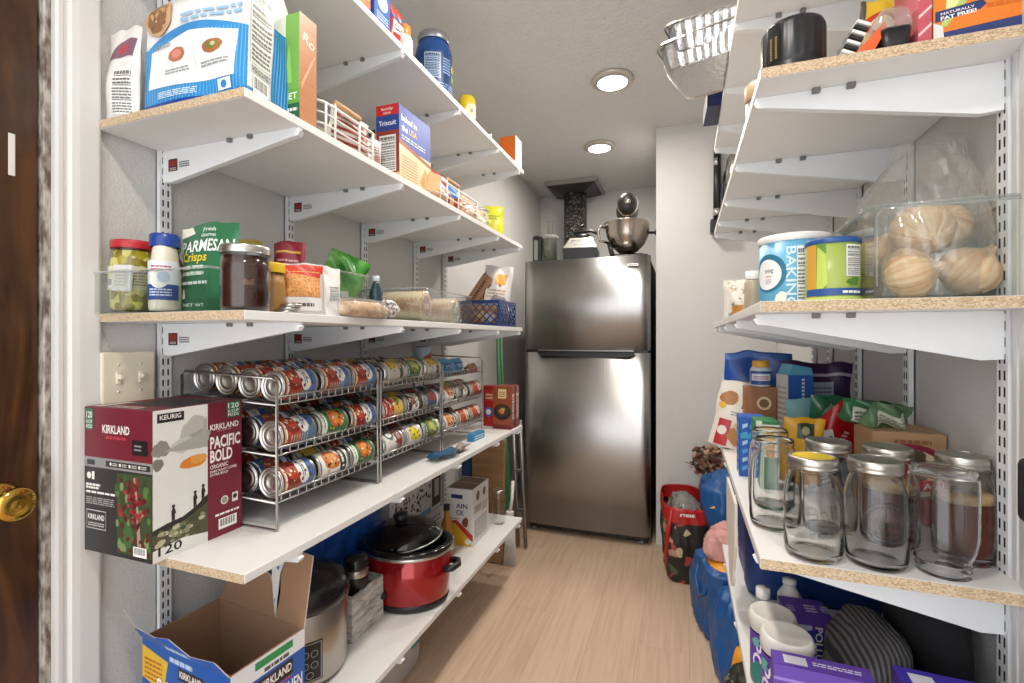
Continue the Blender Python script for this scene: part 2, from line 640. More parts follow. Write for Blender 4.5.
# ------------------------------------------------------------------ room shell
wl = MB()
wl.box(LX - 0.12, LX, 0.595, 4.17, 0, CZ)
wl.box(LX - 0.12, LX, -0.22, 0.595, 2.05, CZ)
wl.box(LX - 0.12, LX, -0.7, -0.22, 0, CZ)
struct(wl.build('wall_left', WALL))
struct(MB().box(RX, RX + 0.12, -0.7, 2.94, 0, CZ).build('wall_right', WALL))
struct(MB().box(LX, -0.154, 4.07, 4.17, 0, CZ).build('wall_back', WALL))
struct(MB().box(-0.154, RX + 0.12, 2.94, 4.17, 0, CZ).build('wall_alcove', WALL))
struct(MB().box(LX - 0.12, RX + 0.12, -0.7, 4.17, CZ, CZ + 0.1).build('ceiling', CEIL))

fl = struct(MB().box(LX - 0.12, RX + 0.12, -0.7, 4.17, -0.06, -0.012).build('floor', mat('floor_underlay', '#8a7867', 0.8)))
PLANKS = [ramp_mat('oak_plank_%d' % i, [(0.25, a), (0.5, b), (0.75, c)], 'noise', 3.0, 0.45, (22, 0.9, 1), 0.03, 6, 0.5)
          for i, (a, b, c) in enumerate([('#b89d86', '#c6ab93', '#ceb49d'), ('#b59a83', '#c3a890', '#ccb29b'), ('#baa089', '#c8ae96', '#d0b7a0'), ('#b79c85', '#c4aa92', '#cdb39c')])]
pw = 0.19
R = rnd(4)
meshes = {}
for i in range(10):
    x0 = LX - 0.12 + i * pw
    y = -0.7 - R.uniform(0, 1.1)
    while y < 4.17:
        y1 = y + 1.22
        a, b = max(y, -0.7), min(y1, 4.17)
        if b - a > 0.03:
            MB().rbox(0.0002, min(pw, RX + 0.12 - x0) - 0.0002, 0, b - a - 0.0004, -0.012, 0, 0.0006, 1).build('plank', PLANKS[R.randrange(4)], fl, (x0, a, 0))
        y = y1

# door in the wall beside the shelves, its casing, the facing casing
WOOD = ramp_mat('dark_walnut_door', [(0.2, '#24140a'), (0.5, '#442a16'), (0.8, '#63401f')], 'noise', 3.5, 0.22, (3, 5, 0.8), 0.06, 6, 1.6)
door = MB().rbox(-0.040, 0, -0.19, 0.580, 0.008, 2.03, 0.002, 1).build('door_1', WOOD, None, (LX - 0.018, 0, 0))
struct(door)
BRASS = mat('polished_brass', '#c9a24a', 0.14, 1.0, var=0.08, scale=60)
kn = MB()
kn.lathe([(0, 0), (0.034, 0), (0.034, 0.004), (0.026, 0.010), (0.014, 0.013), (0.012, 0.034), (0.020, 0.040), (0.029, 0.048), (0.031, 0.056), (0.028, 0.063), (0.016, 0.067), (0.012, 0.0655), (0.009, 0.067), (0.0, 0.0675)], 36)
kn.build('knob', BRASS, door, (0, 0.520, 0.905), (0, PI / 2, 0))
MB().rbox(0, 0.0014, 0.535, 0.545, 1.52, 1.60, 0.0004, 1).build('paint_scuff', pm('#d8d4cd'), door)
MB().rbox(0, 0.0014, 0.506, 0.511, 0.56, 0.60, 0.0004, 1).build('paint_scuff', pm('#d8d4cd'), door)
jamb = ramp_mat('chipped_jamb_paint', [(0.35, '#5a4a3e'), (0.5, '#928a80'), (0.65, '#b5afa6')], 'noise', 90, 0.6, (1, 1, 0.35), 0.2, 5)
struct(MB().rbox(LX - 0.12, LX - 0.006, 0.583, 0.596, 0, 2.05, 0.002, 1).build('trim_2', jamb))
prof = [(0, 0), (0.010, 0), (0.012, 0.004), (0.012, 0.010), (0.009, 0.012), (0.009, 0.016), (0.016, 0.020), (0.018, 0.030), (0.018, 0.056), (0.016, 0.060), (0, 0.060)]
def casing(name, x, y, dx, dy, z0, z1):
    o = MB().prism([(x + dx * a, y + dy * b) for a, b in prof], z0, z1).build(name, TRIM)
    return struct(o)
casing('trim_1', LX, 0.593, 1, 1.28, 0, 2.05)
hd = MB().box(LX, LX + 0.016, -0.22, 0.66, 2.052, 2.12)
struct(hd.build('trim_3', TRIM))
casing('trim_4', RX, 0.928, -1, -1.4, 0, 2.3)

# ------------------------------------------------------------------ recessed ceiling lights
def recessed(x, y, label):
    t = thing('recessed_light', label, 'ceiling light', (x, y, CZ), 0, 'recessed ceiling lights')
    MB().lathe([(0.066, 0.0), (0.098, -0.001), (0.099, -0.006), (0.094, -0.014), (0.078, -0.022), (0.070, -0.021), (0.068, -0.016)], 40).build('trim_ring', mat('lamp_trim', '#b9b2a8', 0.35, 0.4), t)
    MB().lathe([(0.070, -0.019), (0.055, -0.024), (0.03, -0.026), (0, -0.0265)], 40).build('lens', glow('lamp_lens', (1.0, 0.94, 0.84), 9.0), t)
    ld = bpy.data.lights.new('recessed_lamp', 'AREA')
    ld.shape = 'DISK'; ld.size = 0.13; ld.energy = LAMP_W; ld.color = LAMP_RGB
    lo = bpy.data.objects.new('recessed_lamp', ld)
    COL.objects.link(lo); lo.parent = t; lo.location = (0, 0, -0.03)
recessed(-0.32, 2.31, 'bright round recessed ceiling light, the larger-looking one in front of the fridge')
recessed(-0.51, 3.08, 'bright round recessed ceiling light above the fridge')
recessed(-0.28, 1.30, 'unseen round recessed ceiling light added to light the aisle between the shelves')  # added lamp, out of view, lighting the shelf fronts from above
recessed(-0.28, 0.10, 'unseen round recessed ceiling light added by the brown door as front light')  # another unseen lamp, added above the camera to brighten the near end

# ------------------------------------------------------------------ shelving
def bracket(sgn, label=True):
    """one slotted bracket, wall end at x=0 running to sgn * L; top at z=0"""
    L = 0.416 if sgn > 0 else 0.345
    mb = MB()
    poly = [(0, 0), (0, -0.074), (0.03, -0.076), (L * 0.55, -0.045), (L * 0.93, -0.020), (L * 0.985, -0.018), (L, -0.009), (L * 0.985, -0.006), (L * 0.99, 0.0)]
    mb.prism([(sgn * a, b) for a, b in poly], -0.0065, 0.0065, axis='y')
    return mb.build('bracket', STEEL_W)

def sticker_mesh(y):
    p = Print(0.06, 0.03, lambda u, v, l: (0.020 + u * 0.075, y - l, -0.054 + v * 0.034))
    p.rect(0.02, 0.1, 0.42, 0.95, '#3a1512').rect(0.06, 0.45, 0.38, 0.85, '#8d2a22').lines(0.08, 0.18, 0.36, 0.4, 2, '#d8c8c0', 3)
    p.lines(0.5, 0.3, 0.95, 0.75, 3, '#55534f', 8)
    return p
protoL, protoR = bracket(1), bracket(-1)
clipm = MB().rbox(-0.006, 0.006, -0.008, 0.008, -0.009, 0.0, 0.001, 1).build('bracket_clip', CLIP)
stk = sticker_mesh(-0.0072).build(None, 'price_sticker')
LB = [0.808, 1.20, 1.58, 1.965, 2.25]
RB = [0.946, 1.287, 1.61, 1.89, 2.10]
def link_copy(o, parent, loc):
    c = o.copy(); COL.objects.link(c); c.parent = parent; c.location = loc
    return c
def shelf(left, top, label, y0, y1):
    x0, x1 = (LX + 0.006, LF) if left else (RF, RX - 0.006)
    t = thing('wall_shelf', label, 'shelf', ((x0 + x1) / 2, (y0 + y1) / 2, top - TH))
    hx, hy = (x1 - x0) / 2, (y1 - y0) / 2
    MB().rbox(-hx, hx, -hy, hy, 0, TH, 0.0012, 1).build('shelf_board', MELA, t)
    MB().box(-hx + 0.0008, hx - 0.0008, -hy - 0.0012, -hy + 0.0005, 0.0008, TH - 0.0008).build('raw_edge', CHIP, t)
    for by in (LB if left else RB):
        if by < y0 or by > y1:
            continue
        wallx = (LX if left else RX) - t.location.x + (0.012 if left else -0.012)
        b = link_copy(protoL if left else protoR, t, (wallx, by - t.location.y, -0.0005))
        for k in ((0.22, 0.28) if left else (0.2, 0.25)):
            link_copy(clipm, b, (k if left else -k, -0.006, 0.0008))
        if left:
            link_copy(stk, b, (0, 0, 0))
    return t
shelf(True, S1, 'highest white shelf above the cracker box, close under the ceiling', LY0 + 0.02, LY1 + 0.02)
shelf(True, S2, 'white shelf carrying the blue pouch, green box and cracker box', LY0, LY1)
shelf(True, S3, 'white shelf carrying pickle jar, jam jar and tortillas', LY0, LY1)
shelf(True, S4, 'white shelf carrying the coffee box and wire can racks', LY0, LY1)
shelf(True, S5, 'lowest white shelf carrying the red slow cooker', LY0, LY1)
shelf(False, A1, 'highest white shelf carrying the foil pans', RY0 - 0.05, RY1)
shelf(False, A2, 'white shelf with rough chipboard end carrying the black ribbed canister', RY0, RY1)
shelf(False, A3, 'white shelf carrying onions and powder canisters', RY0, RY1)
shelf(False, A4, 'white shelf carrying empty mason jars and snack bags', RY0, RY1)
shelf(False, A5, 'low white shelf carrying purple boxes under the mason jars', RY0 - 0.3, 1.70)
for o in (protoL, protoR, clipm, stk):
    bpy.data.objects.remove(o)

def standard(x, y, sgn, label):
    t = thing('shelf_standard', label, 'shelf upright', (x, y, 0), 0, 'slotted shelf uprights')
    z0, z1 = 0.16, 2.2
    mb = MB()
    mb.box(0, sgn * 0.003, -0.014, 0.014, z0, z1)
    mb.box(0, sgn * 0.013, -0.014, -0.011, z0, z1)
    mb.box(0, sgn * 0.013, 0.011, 0.014, z0, z1)
    mb.box(sgn * 0.009, sgn * 0.013, -0.0025, 0.0025, z0, z1)
    mb.box(sgn * 0.0095, sgn * 0.0128, -0.0115, 0.0115, z0, z1)
    mb.build('channel', STEEL_W, t)
    sl = MB()
    z = z0 + 0.02
    while z < z1 - 0.02:
        for dy in (-0.006, 0.006):
            sl.box(sgn * 0.0126, sgn * 0.0134, dy - 0.0017, dy + 0.0017, z, z + 0.015)
        z += 0.0254
    o = sl.build('slot_row', DARK_HOLE, t)
    o['kind'] = 'stuff'
ORD = ['first', 'second', 'third', 'fourth', 'fifth']
for i, y in enumerate(LB):
    standard(LX, y, 1, 'white slotted upright on the cans wall, %s from the brown door' % ORD[i])
for i, y in enumerate(RB):
    standard(RX, y, -1, 'white slotted upright on the onion wall, %s from the white casing' % ORD[i])

# light switch
sw = thing('light_switch', 'beige double light switch plate on the wall above the coffee box', 'light switch', (LX, 0.722, 1.122), (0, 0, PI / 2))
IV = mat('ivory_plastic', '#d9d0bb', 0.35)
MB().rbox(-0.055, 0.055, -0.024, 0, -0.057, 0.057, 0.004, 2).build('cover_plate', IV, sw)
for sx in (-0.023, 0.023):
    tg = MB(); tg.rbox(sx - 0.005, sx + 0.005, -0.027, -0.022, -0.013, 0.013, 0.001, 1); tg.rbox(sx - 0.004, sx + 0.004, -0.037, -0.022, -0.002, 0.008, 0.001, 1)
    tg.build('toggle', IV, sw)
    for z in (-0.03, 0.03):
        MB().lathe([(0, 0.0255), (0.003, 0.025), (0.0033, 0.0235), (0.0033, 0.023)], 10).build('screw', IV, sw, (sx, 0, z), (PI / 2, 0, 0))

# ------------------------------------------------------------------ refrigerator
FXc, FY, FW, FD, FH = -0.564, 2.865, 0.762, 0.775, 1.69
fr = thing('refrigerator', 'tall stainless steel top-freezer refrigerator at the end of the aisle', 'refrigerator', (FXc, FY, 0))
STAIN = bpy.data.materials.new('brushed_stainless'); STAIN.use_nodes = True
nt = STAIN.node_tree; b = nt.nodes['Principled BSDF']
b.inputs['Metallic'].default_value = 1.0
tc = nt.nodes.new('ShaderNodeTexCoord'); mp = nt.nodes.new('ShaderNodeMapping'); mp.inputs['Scale'].default_value = (500, 500, 2)
no = nt.nodes.new('ShaderNodeTexNoise'); no.inputs['Scale'].default_value = 1.0; no.inputs['Detail'].default_value = 2
nt.links.new(tc.outputs['Object'], mp.inputs[0]); nt.links.new(mp.outputs[0], no.inputs['Vector'])
cr = nt.nodes.new('ShaderNodeValToRGB'); cr.color_ramp.elements[0].color = (0.345, 0.34, 0.335, 1); cr.color_ramp.elements[1].color = (0.485, 0.48, 0.475, 1)
nt.links.new(no.outputs['Fac'], cr.inputs[0]); nt.links.new(cr.outputs[0], b.inputs['Base Color'])
mr = nt.nodes.new('ShaderNodeMapRange'); mr.inputs[3].default_value = 0.24; mr.inputs[4].default_value = 0.38
nt.links.new(no.outputs['Fac'], mr.inputs[0]); nt.links.new(mr.outputs[0], b.inputs['Roughness'])
b.inputs['Anisotropic'].default_value = 0.75; b.inputs['Anisotropic Rotation'].default_value = 0.25
tg_ = nt.nodes.new('ShaderNodeTangent'); tg_.direction_type = 'RADIAL'; tg_.axis = 'Z'
nt.links.new(tg_.outputs[0], b.inputs['Tangent'])
FSIDE = mat('fridge_side_grey', '#2b2a29', 0.5, var=0.05, bump=0.1, bscale=300)
MB().rbox(-FW / 2 + 0.004, FW / 2 - 0.004, 0.075, FD, 0.03, FH - 0.012, 0.004, 2).build('cabinet_body', FSIDE, fr)
split = 1.128
def bowed(z0, z1, m):
    """door slab with softly rounded vertical edges and a slight bow"""
    n = 24
    mb = MB()
    prof2 = []
    for i in range(n + 1):
        u = i / n
        x = -FW / 2 + FW * u
        e = min(u, 1 - u) * FW
        y = 0.006 - 0.008 * math.sin(PI * u)
        if e < 0.012:
            y += 0.012 * (1 - math.sqrt(max(0, 1 - (1 - e / 0.012) ** 2)))
        prof2.append((x, y))
    mb.prism(prof2 + [(FW / 2, 0.072), (-FW / 2, 0.072)], z0, z1)
    o = mb.build('door', m, fr)
    for p in o.data.polygons:
        p.use_smooth = abs(p.normal.z) < 0.5 and p.normal.y < 0
    return o
d1 = bowed(split + 0.010, FH, STAIN)
d1['label'] = 'freezer door'
d2 = bowed(0.055, split - 0.006, STAIN)
d2['label'] = 'fresh food door'
GASK = mat('handle_recess_black', '#131313', 0.4)
MB().prism([(-0.30, split - 0.006), (0.30, split - 0.006), (0.275, split - 0.024), (0.25, split - 0.031), (-0.25, split - 0.031), (-0.275, split - 0.024)], -0.0045, 0.0, axis='y').build('handle_recess', GASK, d2)
MB().rbox(-FW / 2 + 0.012, FW / 2 - 0.012, 0.012, 0.07, split - 0.006, split + 0.010, 0.001, 1).build('door_gap', GASK, fr)
MB().rbox(-0.29, 0.29, -0.004, 0.012, split + 0.001, split + 0.0095, 0.002, 1).build('handle_lip', mat('handle_grey', '#8e8b87', 0.3, 0.8), d1)
bd = MB().rbox(0.255, 0.315, -0.0045, 0.004, 1.628, 1.643, 0.001, 1).build('badge', mat('badge_chrome', '#d8d6d2', 0.2, 0.9), d1)
pb = Print(0.06, 0.015, lambda u, v, l: (0.255 + u * 0.06, -0.0047 - l, 1.628 + v * 0.015)); pb.lines(0.1, 0.25, 0.9, 0.8, 1, '#55534f', 2, 0.8); pb.build(bd, 'badge_lettering')
MB().rbox(-FW / 2 + 0.02, FW / 2 - 0.02, 0.045, 0.09, 0.02, 0.055, 0.002, 1).build('toe_grille', GASK, fr)
for x in (-0.33, 0.33):
    MB().lathe([(0, 0), (0.022, 0), (0.022, 0.012), (0.012, 0.016), (0.010, 0.034), (0, 0.034)], 16).build('levelling_foot', CLIP, fr, (x, 0.06, 0))
    MB().lathe([(0, 0), (0.02, 0), (0.02, 0.034), (0, 0.034)], 16).build('levelling_foot', CLIP, fr, (x, FD - 0.06, 0))
MB().rbox(0.30, 0.366, 0.03, 0.11, FH - 0.002, FH + 0.012, 0.003, 1).build('hinge_cover', GASK, fr)

# ------------------------------------------------------------------ shared builders for groceries
def flat_bag(parent, w, d, h, m, seed=0, topfold=0.62, wr=1.0, name='bag_body'):
    """flat-bottomed bag: front towards -y, side gussets; returns Prints for front and +x side"""
    R = rnd(seed)
    ph = [(R.uniform(5, 13), R.uniform(5, 13), R.uniform(0, 6.3)) for _ in range(5)]
    def tap(v):
        return 1.0 if v < topfold else max(0.06, 1 - ((v - topfold) / (1 - topfold)) ** 1.3)
    def wv(u, v):
        e = math.sin(PI * u) ** 0.5 if 0 < u < 1 else 0
        return e * wr * 0.0022 * sum(math.sin(a * u + b * v + c) for a, b, c in ph)
    F = lambda u, v, l=0: ((u - 0.5) * w, -(d / 2) * tap(v) - 0.012 * math.sin(PI * u) * math.sin(PI * min(1, v)) + wv(u, v) - l * 2, v * h)
    S = lambda u, v, l=0: (w / 2 + wv(u, v + 0.3) * 0.7 - 0.006 * math.sin(PI * u) + l * 2, (u - 0.5) * d * tap(v), v * h)
    B = lambda u, v, l=0: ((0.5 - u) * w, (d / 2) * tap(v) + wv(u, v + 0.7), v * h)
    S2_ = lambda u, v, l=0: (-w / 2 - wv(u, v) * 0.7, (0.5 - u) * d * tap(v), v * h)
    mb = MB()
    for f in (F, S, B, S2_):
        mb.grid(f, 18, 22, m)
    mb.grid(lambda u, v: ((u - 0.5) * w, (v - 0.5) * d, 0), 1, 1, m)
    mb.build(name, None, parent)
    a, b = Print(w, h, F, 0.33), Print(d, h, S, 0.33)
    a.soft = b.soft = True
    a.step = b.step = 0.00007
    return a, b

def acrylic_bin(label, x0, x1, y0, y1, z, h, group=None, handle=True):
    cx, cy = (x0 + x1) / 2, (y0 + y1) / 2
    hx, hy, t = (x1 - x0) / 2, (y1 - y0) / 2, 0.0022
    th_ = thing('storage_bin', label, 'storage bin', (cx, cy, z + 0.0006), 0, group)
    mb = MB()
    mb.box(-hx, hx, -hy, hy, 0, t)
    mb.box(-hx, hx, -hy, -hy + t, t, h); mb.box(-hx, hx, hy - t, hy, t, h)
    mb.box(-hx, -hx + t, -hy + t, hy - t, t, h); mb.box(hx - t, hx, -hy + t, hy - t, t, h)
    mb.build('bin_body', PLASTIC, th_, fix=True)
    rim = MB(); rim.tube([(-hx, -hy, h), (hx, -hy, h), (hx, hy, h), (-hx, hy, h)], 0.0026, 6, True)
    rim.build('rim', clear('acrylic_rim', '#dfe3e2', 0.05, 1.6, haze=0.12), th_)
    return th_

def round_jar(name, label, cat, loc, r, h, lid, content, fill=0.85, lidh=0.016, glassm=None, lid_r=None, neck=0.86, group=None, seg=36, lidm=None, rotz=0.0):
    """screw-top jar: glass, contents, lid"""
    t = thing(name, label, cat, loc, rotz, group)
    g = MB()
    nz = h - lidh * 0.9
    g.lathe([(0, 0.002), (r * 0.9, 0), (r, 0.008), (r, nz - 0.028), (r * 0.97, nz - 0.016), (r * neck, nz - 0.006), (r * neck, nz)], seg)
    g.build('glass', glassm or clear('jar_glass', '#f3f5f3', 0.02, 1.5), t)
    if content:
        c = MB(); top = h * fill - lidh * 0.3
        c.lathe([(0, 0.004), (r * 0.88, 0.004), (r * 0.955, 0.012), (r * 0.955, min(top, nz - 0.028)), (r * neck * 0.94, min(top + 0.014, nz - 0.006)), (0, min(top + 0.014, nz - 0.006))], seg)
        c.build('contents', content, t)
    lr = lid_r or r * neck * 1.06
    l = MB()
    l.lathe([(lr, nz - 0.001), (lr * 1.01, nz + 0.002), (lr * 1.01, h - 0.003), (lr * 0.97, h), (lr * 0.9, h - 0.0008), (0, h - 0.0008)], seg)
    l.build('lid', lidm or lid, t)
    return t

def bottle(name, label, cat, loc, prof, bodym, capprof, capm, group=None, seg=28, sx=1.0, sy=1.0, rotz=0.0):
    t = thing(name, label, cat, loc, rotz, group)
    MB().lathe(prof, seg, sx=sx, sy=sy).build('bottle_body', bodym, t)
    MB().lathe(capprof, seg).build('cap', capm, t)
    return t

def soft(name, label, cat, w, h, t_, m, loc, rot, seed=0, wr=1.0, group=None, gus=0.7):
    t = thing(name, label, cat, loc, rot, group)
    p = pouch(t, w, h, t_, m, seed, wr, gus)
    return t, p

# ------------------------------------------------------------------ top shelf above the crackers
L = 'on the highest shelf above the cracker box'
t = carton('snack_packet', 'orange snack packet at the end of the highest shelf, before the blue box', 'packet', (0.05, 0.10, 0.13), (-0.82, 1.03, S1), PI / 2, '#d9622b')
side(t, '-y').rect(0.1, 0.2, 0.9, 0.5, '#f2c24b').build(t)
t = carton('cereal_box', 'blue and white box between the orange packet and red striped packet', 'box', (0.075, 0.10, 0.15), (-0.825, 1.115, S1), PI / 2, '#2a62b2')
side(t, '-y').disc(0.5, 0.45, 0.16, '#e9eef4').rect(0.1, 0.72, 0.9, 0.86, '#e9eef4').lines(0.15, 0.1, 0.85, 0.25, 3, '#bcd0ea', 2).build(t)
side(t, '-x').rect(0.1, 0.2, 0.9, 0.8, '#dce6f2').lines(0.15, 0.3, 0.85, 0.7, 5, '#3c5c9a', 2).build(t)
t, p = soft('snack_bag', 'red and white foil snack bag lying beside the orange-capped bottle', 'bag', 0.07, 0.11, 0.045, pm('#b8443c', 0.3), (-0.805, 1.20, S1 + 0.001), (0.15, 0, PI / 2), 5)
p.rect(0.15, 0.3, 0.85, 0.6, '#e8e2dc', 6, 4).lines(0.2, 0.36, 0.8, 0.54, 2, '#36508c', 1).rect(0.1, 0.66, 0.9, 0.74, '#3c66a8', 6, 2); p.build(t)
bottle('supplement_bottle', 'small white bottle with an orange cap on the highest shelf', 'bottle', (-0.812, 1.272, S1),
       [(0, 0), (0.029, 0), (0.031, 0.004), (0.031, 0.062), (0.026, 0.072), (0.021, 0.076), (0, 0.076)], pm('#e4e0d8'),
       [(0.024, 0.074), (0.025, 0.077), (0.025, 0.102), (0.022, 0.105), (0, 0.105)], pm('#e0812f'))
BJ = glass('blue_tinted_plastic', '#2f5fae', 0.08)
t = thing('protein_jar', 'large dark blue plastic jar with a silver lid on the highest shelf', 'jar', (-0.872, 1.575, S1), -0.7)
MB().lathe([(0, 0), (0.062, 0), (0.068, 0.006), (0.068, 0.185), (0.065, 0.208), (0.054, 0.232), (0.053, 0.242), (0, 0.242)], 40).build('jar_body', mat('dark_blue_jar', '#1f4a86', 0.18, var=0.1), t)
MB().lathe([(0.056, 0.236), (0.058, 0.240), (0.058, 0.258), (0.055, 0.263), (0, 0.264)], 48, fn=lambda a, z: 1 + 0.012 * math.cos(24 * a)).build('lid', mat('silver_lid', '#9c9ea1', 0.35, 0.6), t)
p = cyl_print(0.068, 0.15, 0.03); p.rect(0.16, 0, 0.9, 1, '#173a6e', 30, 2).facts(0.36, 0.35, 0.5, 0.95, 4, '#1c2c4c', '#9fb6d6').lines(0.52, 0.5, 0.6, 0.9, 6, '#8fb0dc', 5).rect(0.62, 0.62, 0.68, 0.78, '#d8c23a', 3).rect(0.62, 0.38, 0.68, 0.55, '#7fb04a', 3).lines(0.3, 0.05, 0.66, 0.28, 4, '#7fa0cc', 7).text('PRO', 0.2, 0.55, 0.16, '#dfe8f4'); p.build(t, 'label')
t = thing('mustard_tub', 'round yellow tub with a printed label on the highest shelf', 'tub', (-0.835, 1.785, S1), -0.4)
MB().lathe([(0, 0), (0.030, 0), (0.034, 0.006), (0.036, 0.10), (0.034, 0.125), (0.026, 0.136), (0, 0.138)], 32).build('tub_body', pm('#dcc02c', 0.3), t)
p = cyl_print(0.0355, 0.07, 0.035); p.disc(0.5, 0.5, 0.42, '#f0e6b8', 1.1).lines(0.43, 0.4, 0.57, 0.62, 2, '#7a5a2c', 3); p.build(t, 'label')
bottle('salt_shaker', 'tiny steel-capped shaker between the yellow tub and orange box', 'shaker', (-0.800, 1.935, S1), [(0, 0), (0.012, 0), (0.014, 0.004), (0.012, 0.03), (0, 0.03)], pm('#dad8d4'), [(0.013, 0.029), (0.0135, 0.034), (0.011, 0.044), (0.006, 0.048), (0, 0.048)], TIN)
t = carton('tea_box', 'orange box with a white side at the far end of the highest shelf', 'box', (0.082, 0.088, 0.138), (-0.812, 2.245, S1), 0, '#d96a1e')
side(t, '+x').rect(0, 0, 1, 1, '#ece7df').lines(0.15, 0.2, 0.85, 0.8, 7, '#b9a88f', 3).build(t)
side(t, '-y').rect(0.0, 0.0, 1, 0.12, '#c2560f').build(t)

# ------------------------------------------------------------------ shelf with pouch and crackers
t, p = soft('granola_pouch', 'white pouch with a purple top behind the big blue pouch', 'bag', 0.085, 0.205, 0.04, pm('#dedbd8', 0.3), (-1.138, 0.692, S2), (-0.03, 0, 0.12), 11)
p.poly([(0.05, 0.64), (0.9, 0.66), (0.95, 0.86), (0.5, 0.84)], '#7b5566').disc(0.62, 0.74, 0.055, '#a83a4a', 1.3).facts(0.42, 0.04, 0.95, 0.52, 3); p.build(t)
t = thing('cereal_pouch', 'large blue and white pouch showing two small bowls, on the upper shelf end', 'bag', (-0.950, 0.760, S2), (-0.03, 0, 0.02))
pf, ps = flat_bag(t, 0.285, 0.105, 0.30, pm('#e6e6e4', 0.3), 3, 0.75)
BL, BD = '#2f86c4', '#1f6fb0'
pf.rect(0, 0.0, 1, 0.50, BL, 14, 8)
pf.poly([(0, 0.49)] + [(i / 12, 0.50 + 0.085 * math.sin(PI * i / 12) ** 0.8) for i in range(1, 12)] + [(1, 0.5)], BL)
pf.same()
for i in range(34):
    pf.rect(0.01 + i * 0.0292, 0.10 if i % 2 else 0.03, 0.018 + i * 0.0292, 0.52, '#5fb0df', 1, 8)
pf.free()
pf.rect(0, 0, 1, 0.09, '#1b3f8f', 10, 2)
pf.poly([(0.06, 0.20), (0.90, 0.18), (0.92, 0.485), (0.5, 0.53), (0.07, 0.47)], '#e9eaea')
pf.disc(0.36, 0.40, 0.045, '#b4714c', 1.9, wob=0.04).disc(0.36, 0.405, 0.028, '#d8887a', 1.8).disc(0.72, 0.39, 0.045, '#a8683e', 1.9, wob=0.05, seed=2).disc(0.72, 0.395, 0.03, '#6f7a3e', 1.5, wob=0.2, seed=4).disc(0.73, 0.40, 0.014, '#d8b88a', 1.4)
pf.rect(0.545, 0.21, 0.549, 0.46, '#cfd0d0').lines(0.24, 0.28, 0.48, 0.32, 2, '#9a9a9a', 4).lines(0.6, 0.27, 0.86, 0.31, 2, '#9a9a9a', 5).lines(0.12, 0.47, 0.3, 0.5, 2, '#9a9a9a', 8)
pf.lines(0.18, 0.115, 0.55, 0.165, 4, '#d8e8f4', 6).rect(0.74, 0.10, 0.87, 0.17, '#e4ecf2').disc(0.8, 0.135, 0.024, BL, 1.2)
pf.disc(0.16, 0.70, 0.13, '#c9a27a', 1.2, wob=0.06, seed=5).disc(0.15, 0.70, 0.10, '#8a5c34', 1.2, wob=0.1, seed=6).lines(0.42, 0.6, 0.95, 0.68, 2, '#8fb8d8', 9)
pf.same()
for k in range(26):
    Rk = rnd(k); pf.disc(0.15 + Rk.uniform(-.1, .1), 0.70 + Rk.uniform(-.08, .08), 0.014, ['#d2a468', '#7a4a26', '#b58250'][k % 3], 1.3, 8, 1)
pf.free()
pf.build(t, 'printed_front')
ps.rect(0, 0, 1, 0.10, BL, 3, 2).rect(0.62, 0.0, 1, 0.62, BL, 3, 6).facts(0.06, 0.28, 0.6, 0.78, 5).barcode(0.12, 0.08, 0.5, 0.2, 4).lines(0.08, 0.22, 0.58, 0.27, 2, '#777777', 3)
ps.same()
for i in range(6):
    ps.rect(0.64 + i * 0.06, 0.02, 0.665 + i * 0.06, 0.6, '#5fb0df', 1, 6)
ps.free()
ps.disc(0.3, 0.87, 0.05, '#2f6e5a', 1.3); ps.build(t, 'printed_side')

t = carton('cookie_box', 'upright green box with an orange wood-look side reading SET', 'box', (0.10, 0.050, 0.235), (-0.824, 0.838, S2), 0, '#6fa347')
f = side(t, '-y'); f.rect(0, 0, 1, 0.17, '#1f5a35').rect(0, 0.17, 1, 0.3, '#5f9c36').text('SET', 0.60, 0.21, 0.06, '#e8eedc', 0.34).poly([(0.62, 0.36), (0.8, 0.36), (0.76, 0.6), (0.72, 0.72), (0.67, 0.6)], '#8cc45c').lines(0.420, 0.100, 0.940, 0.135, 1, '#dfe6d4', 1, 0.8).lines(0.420, 0.040, 0.870, 0.075, 1, '#dfe6d4', 2, 0.8); f.build(t)
f = side(t, '+x'); f.rect(0, 0, 1, 1, '#b5774a')
for i in range(8):
    f.rect(0, i / 8, 1, i / 8 + 0.008, '#b06c3a')
f.text('Ro', 0.15, 0.76, 0.09, '#f0dcc4', 0.7, rot=-0.3).poly([(0.1, 0.3), (0.9, 0.66), (0.9, 0.7), (0.1, 0.36)], '#d8a273'); f.build(t)

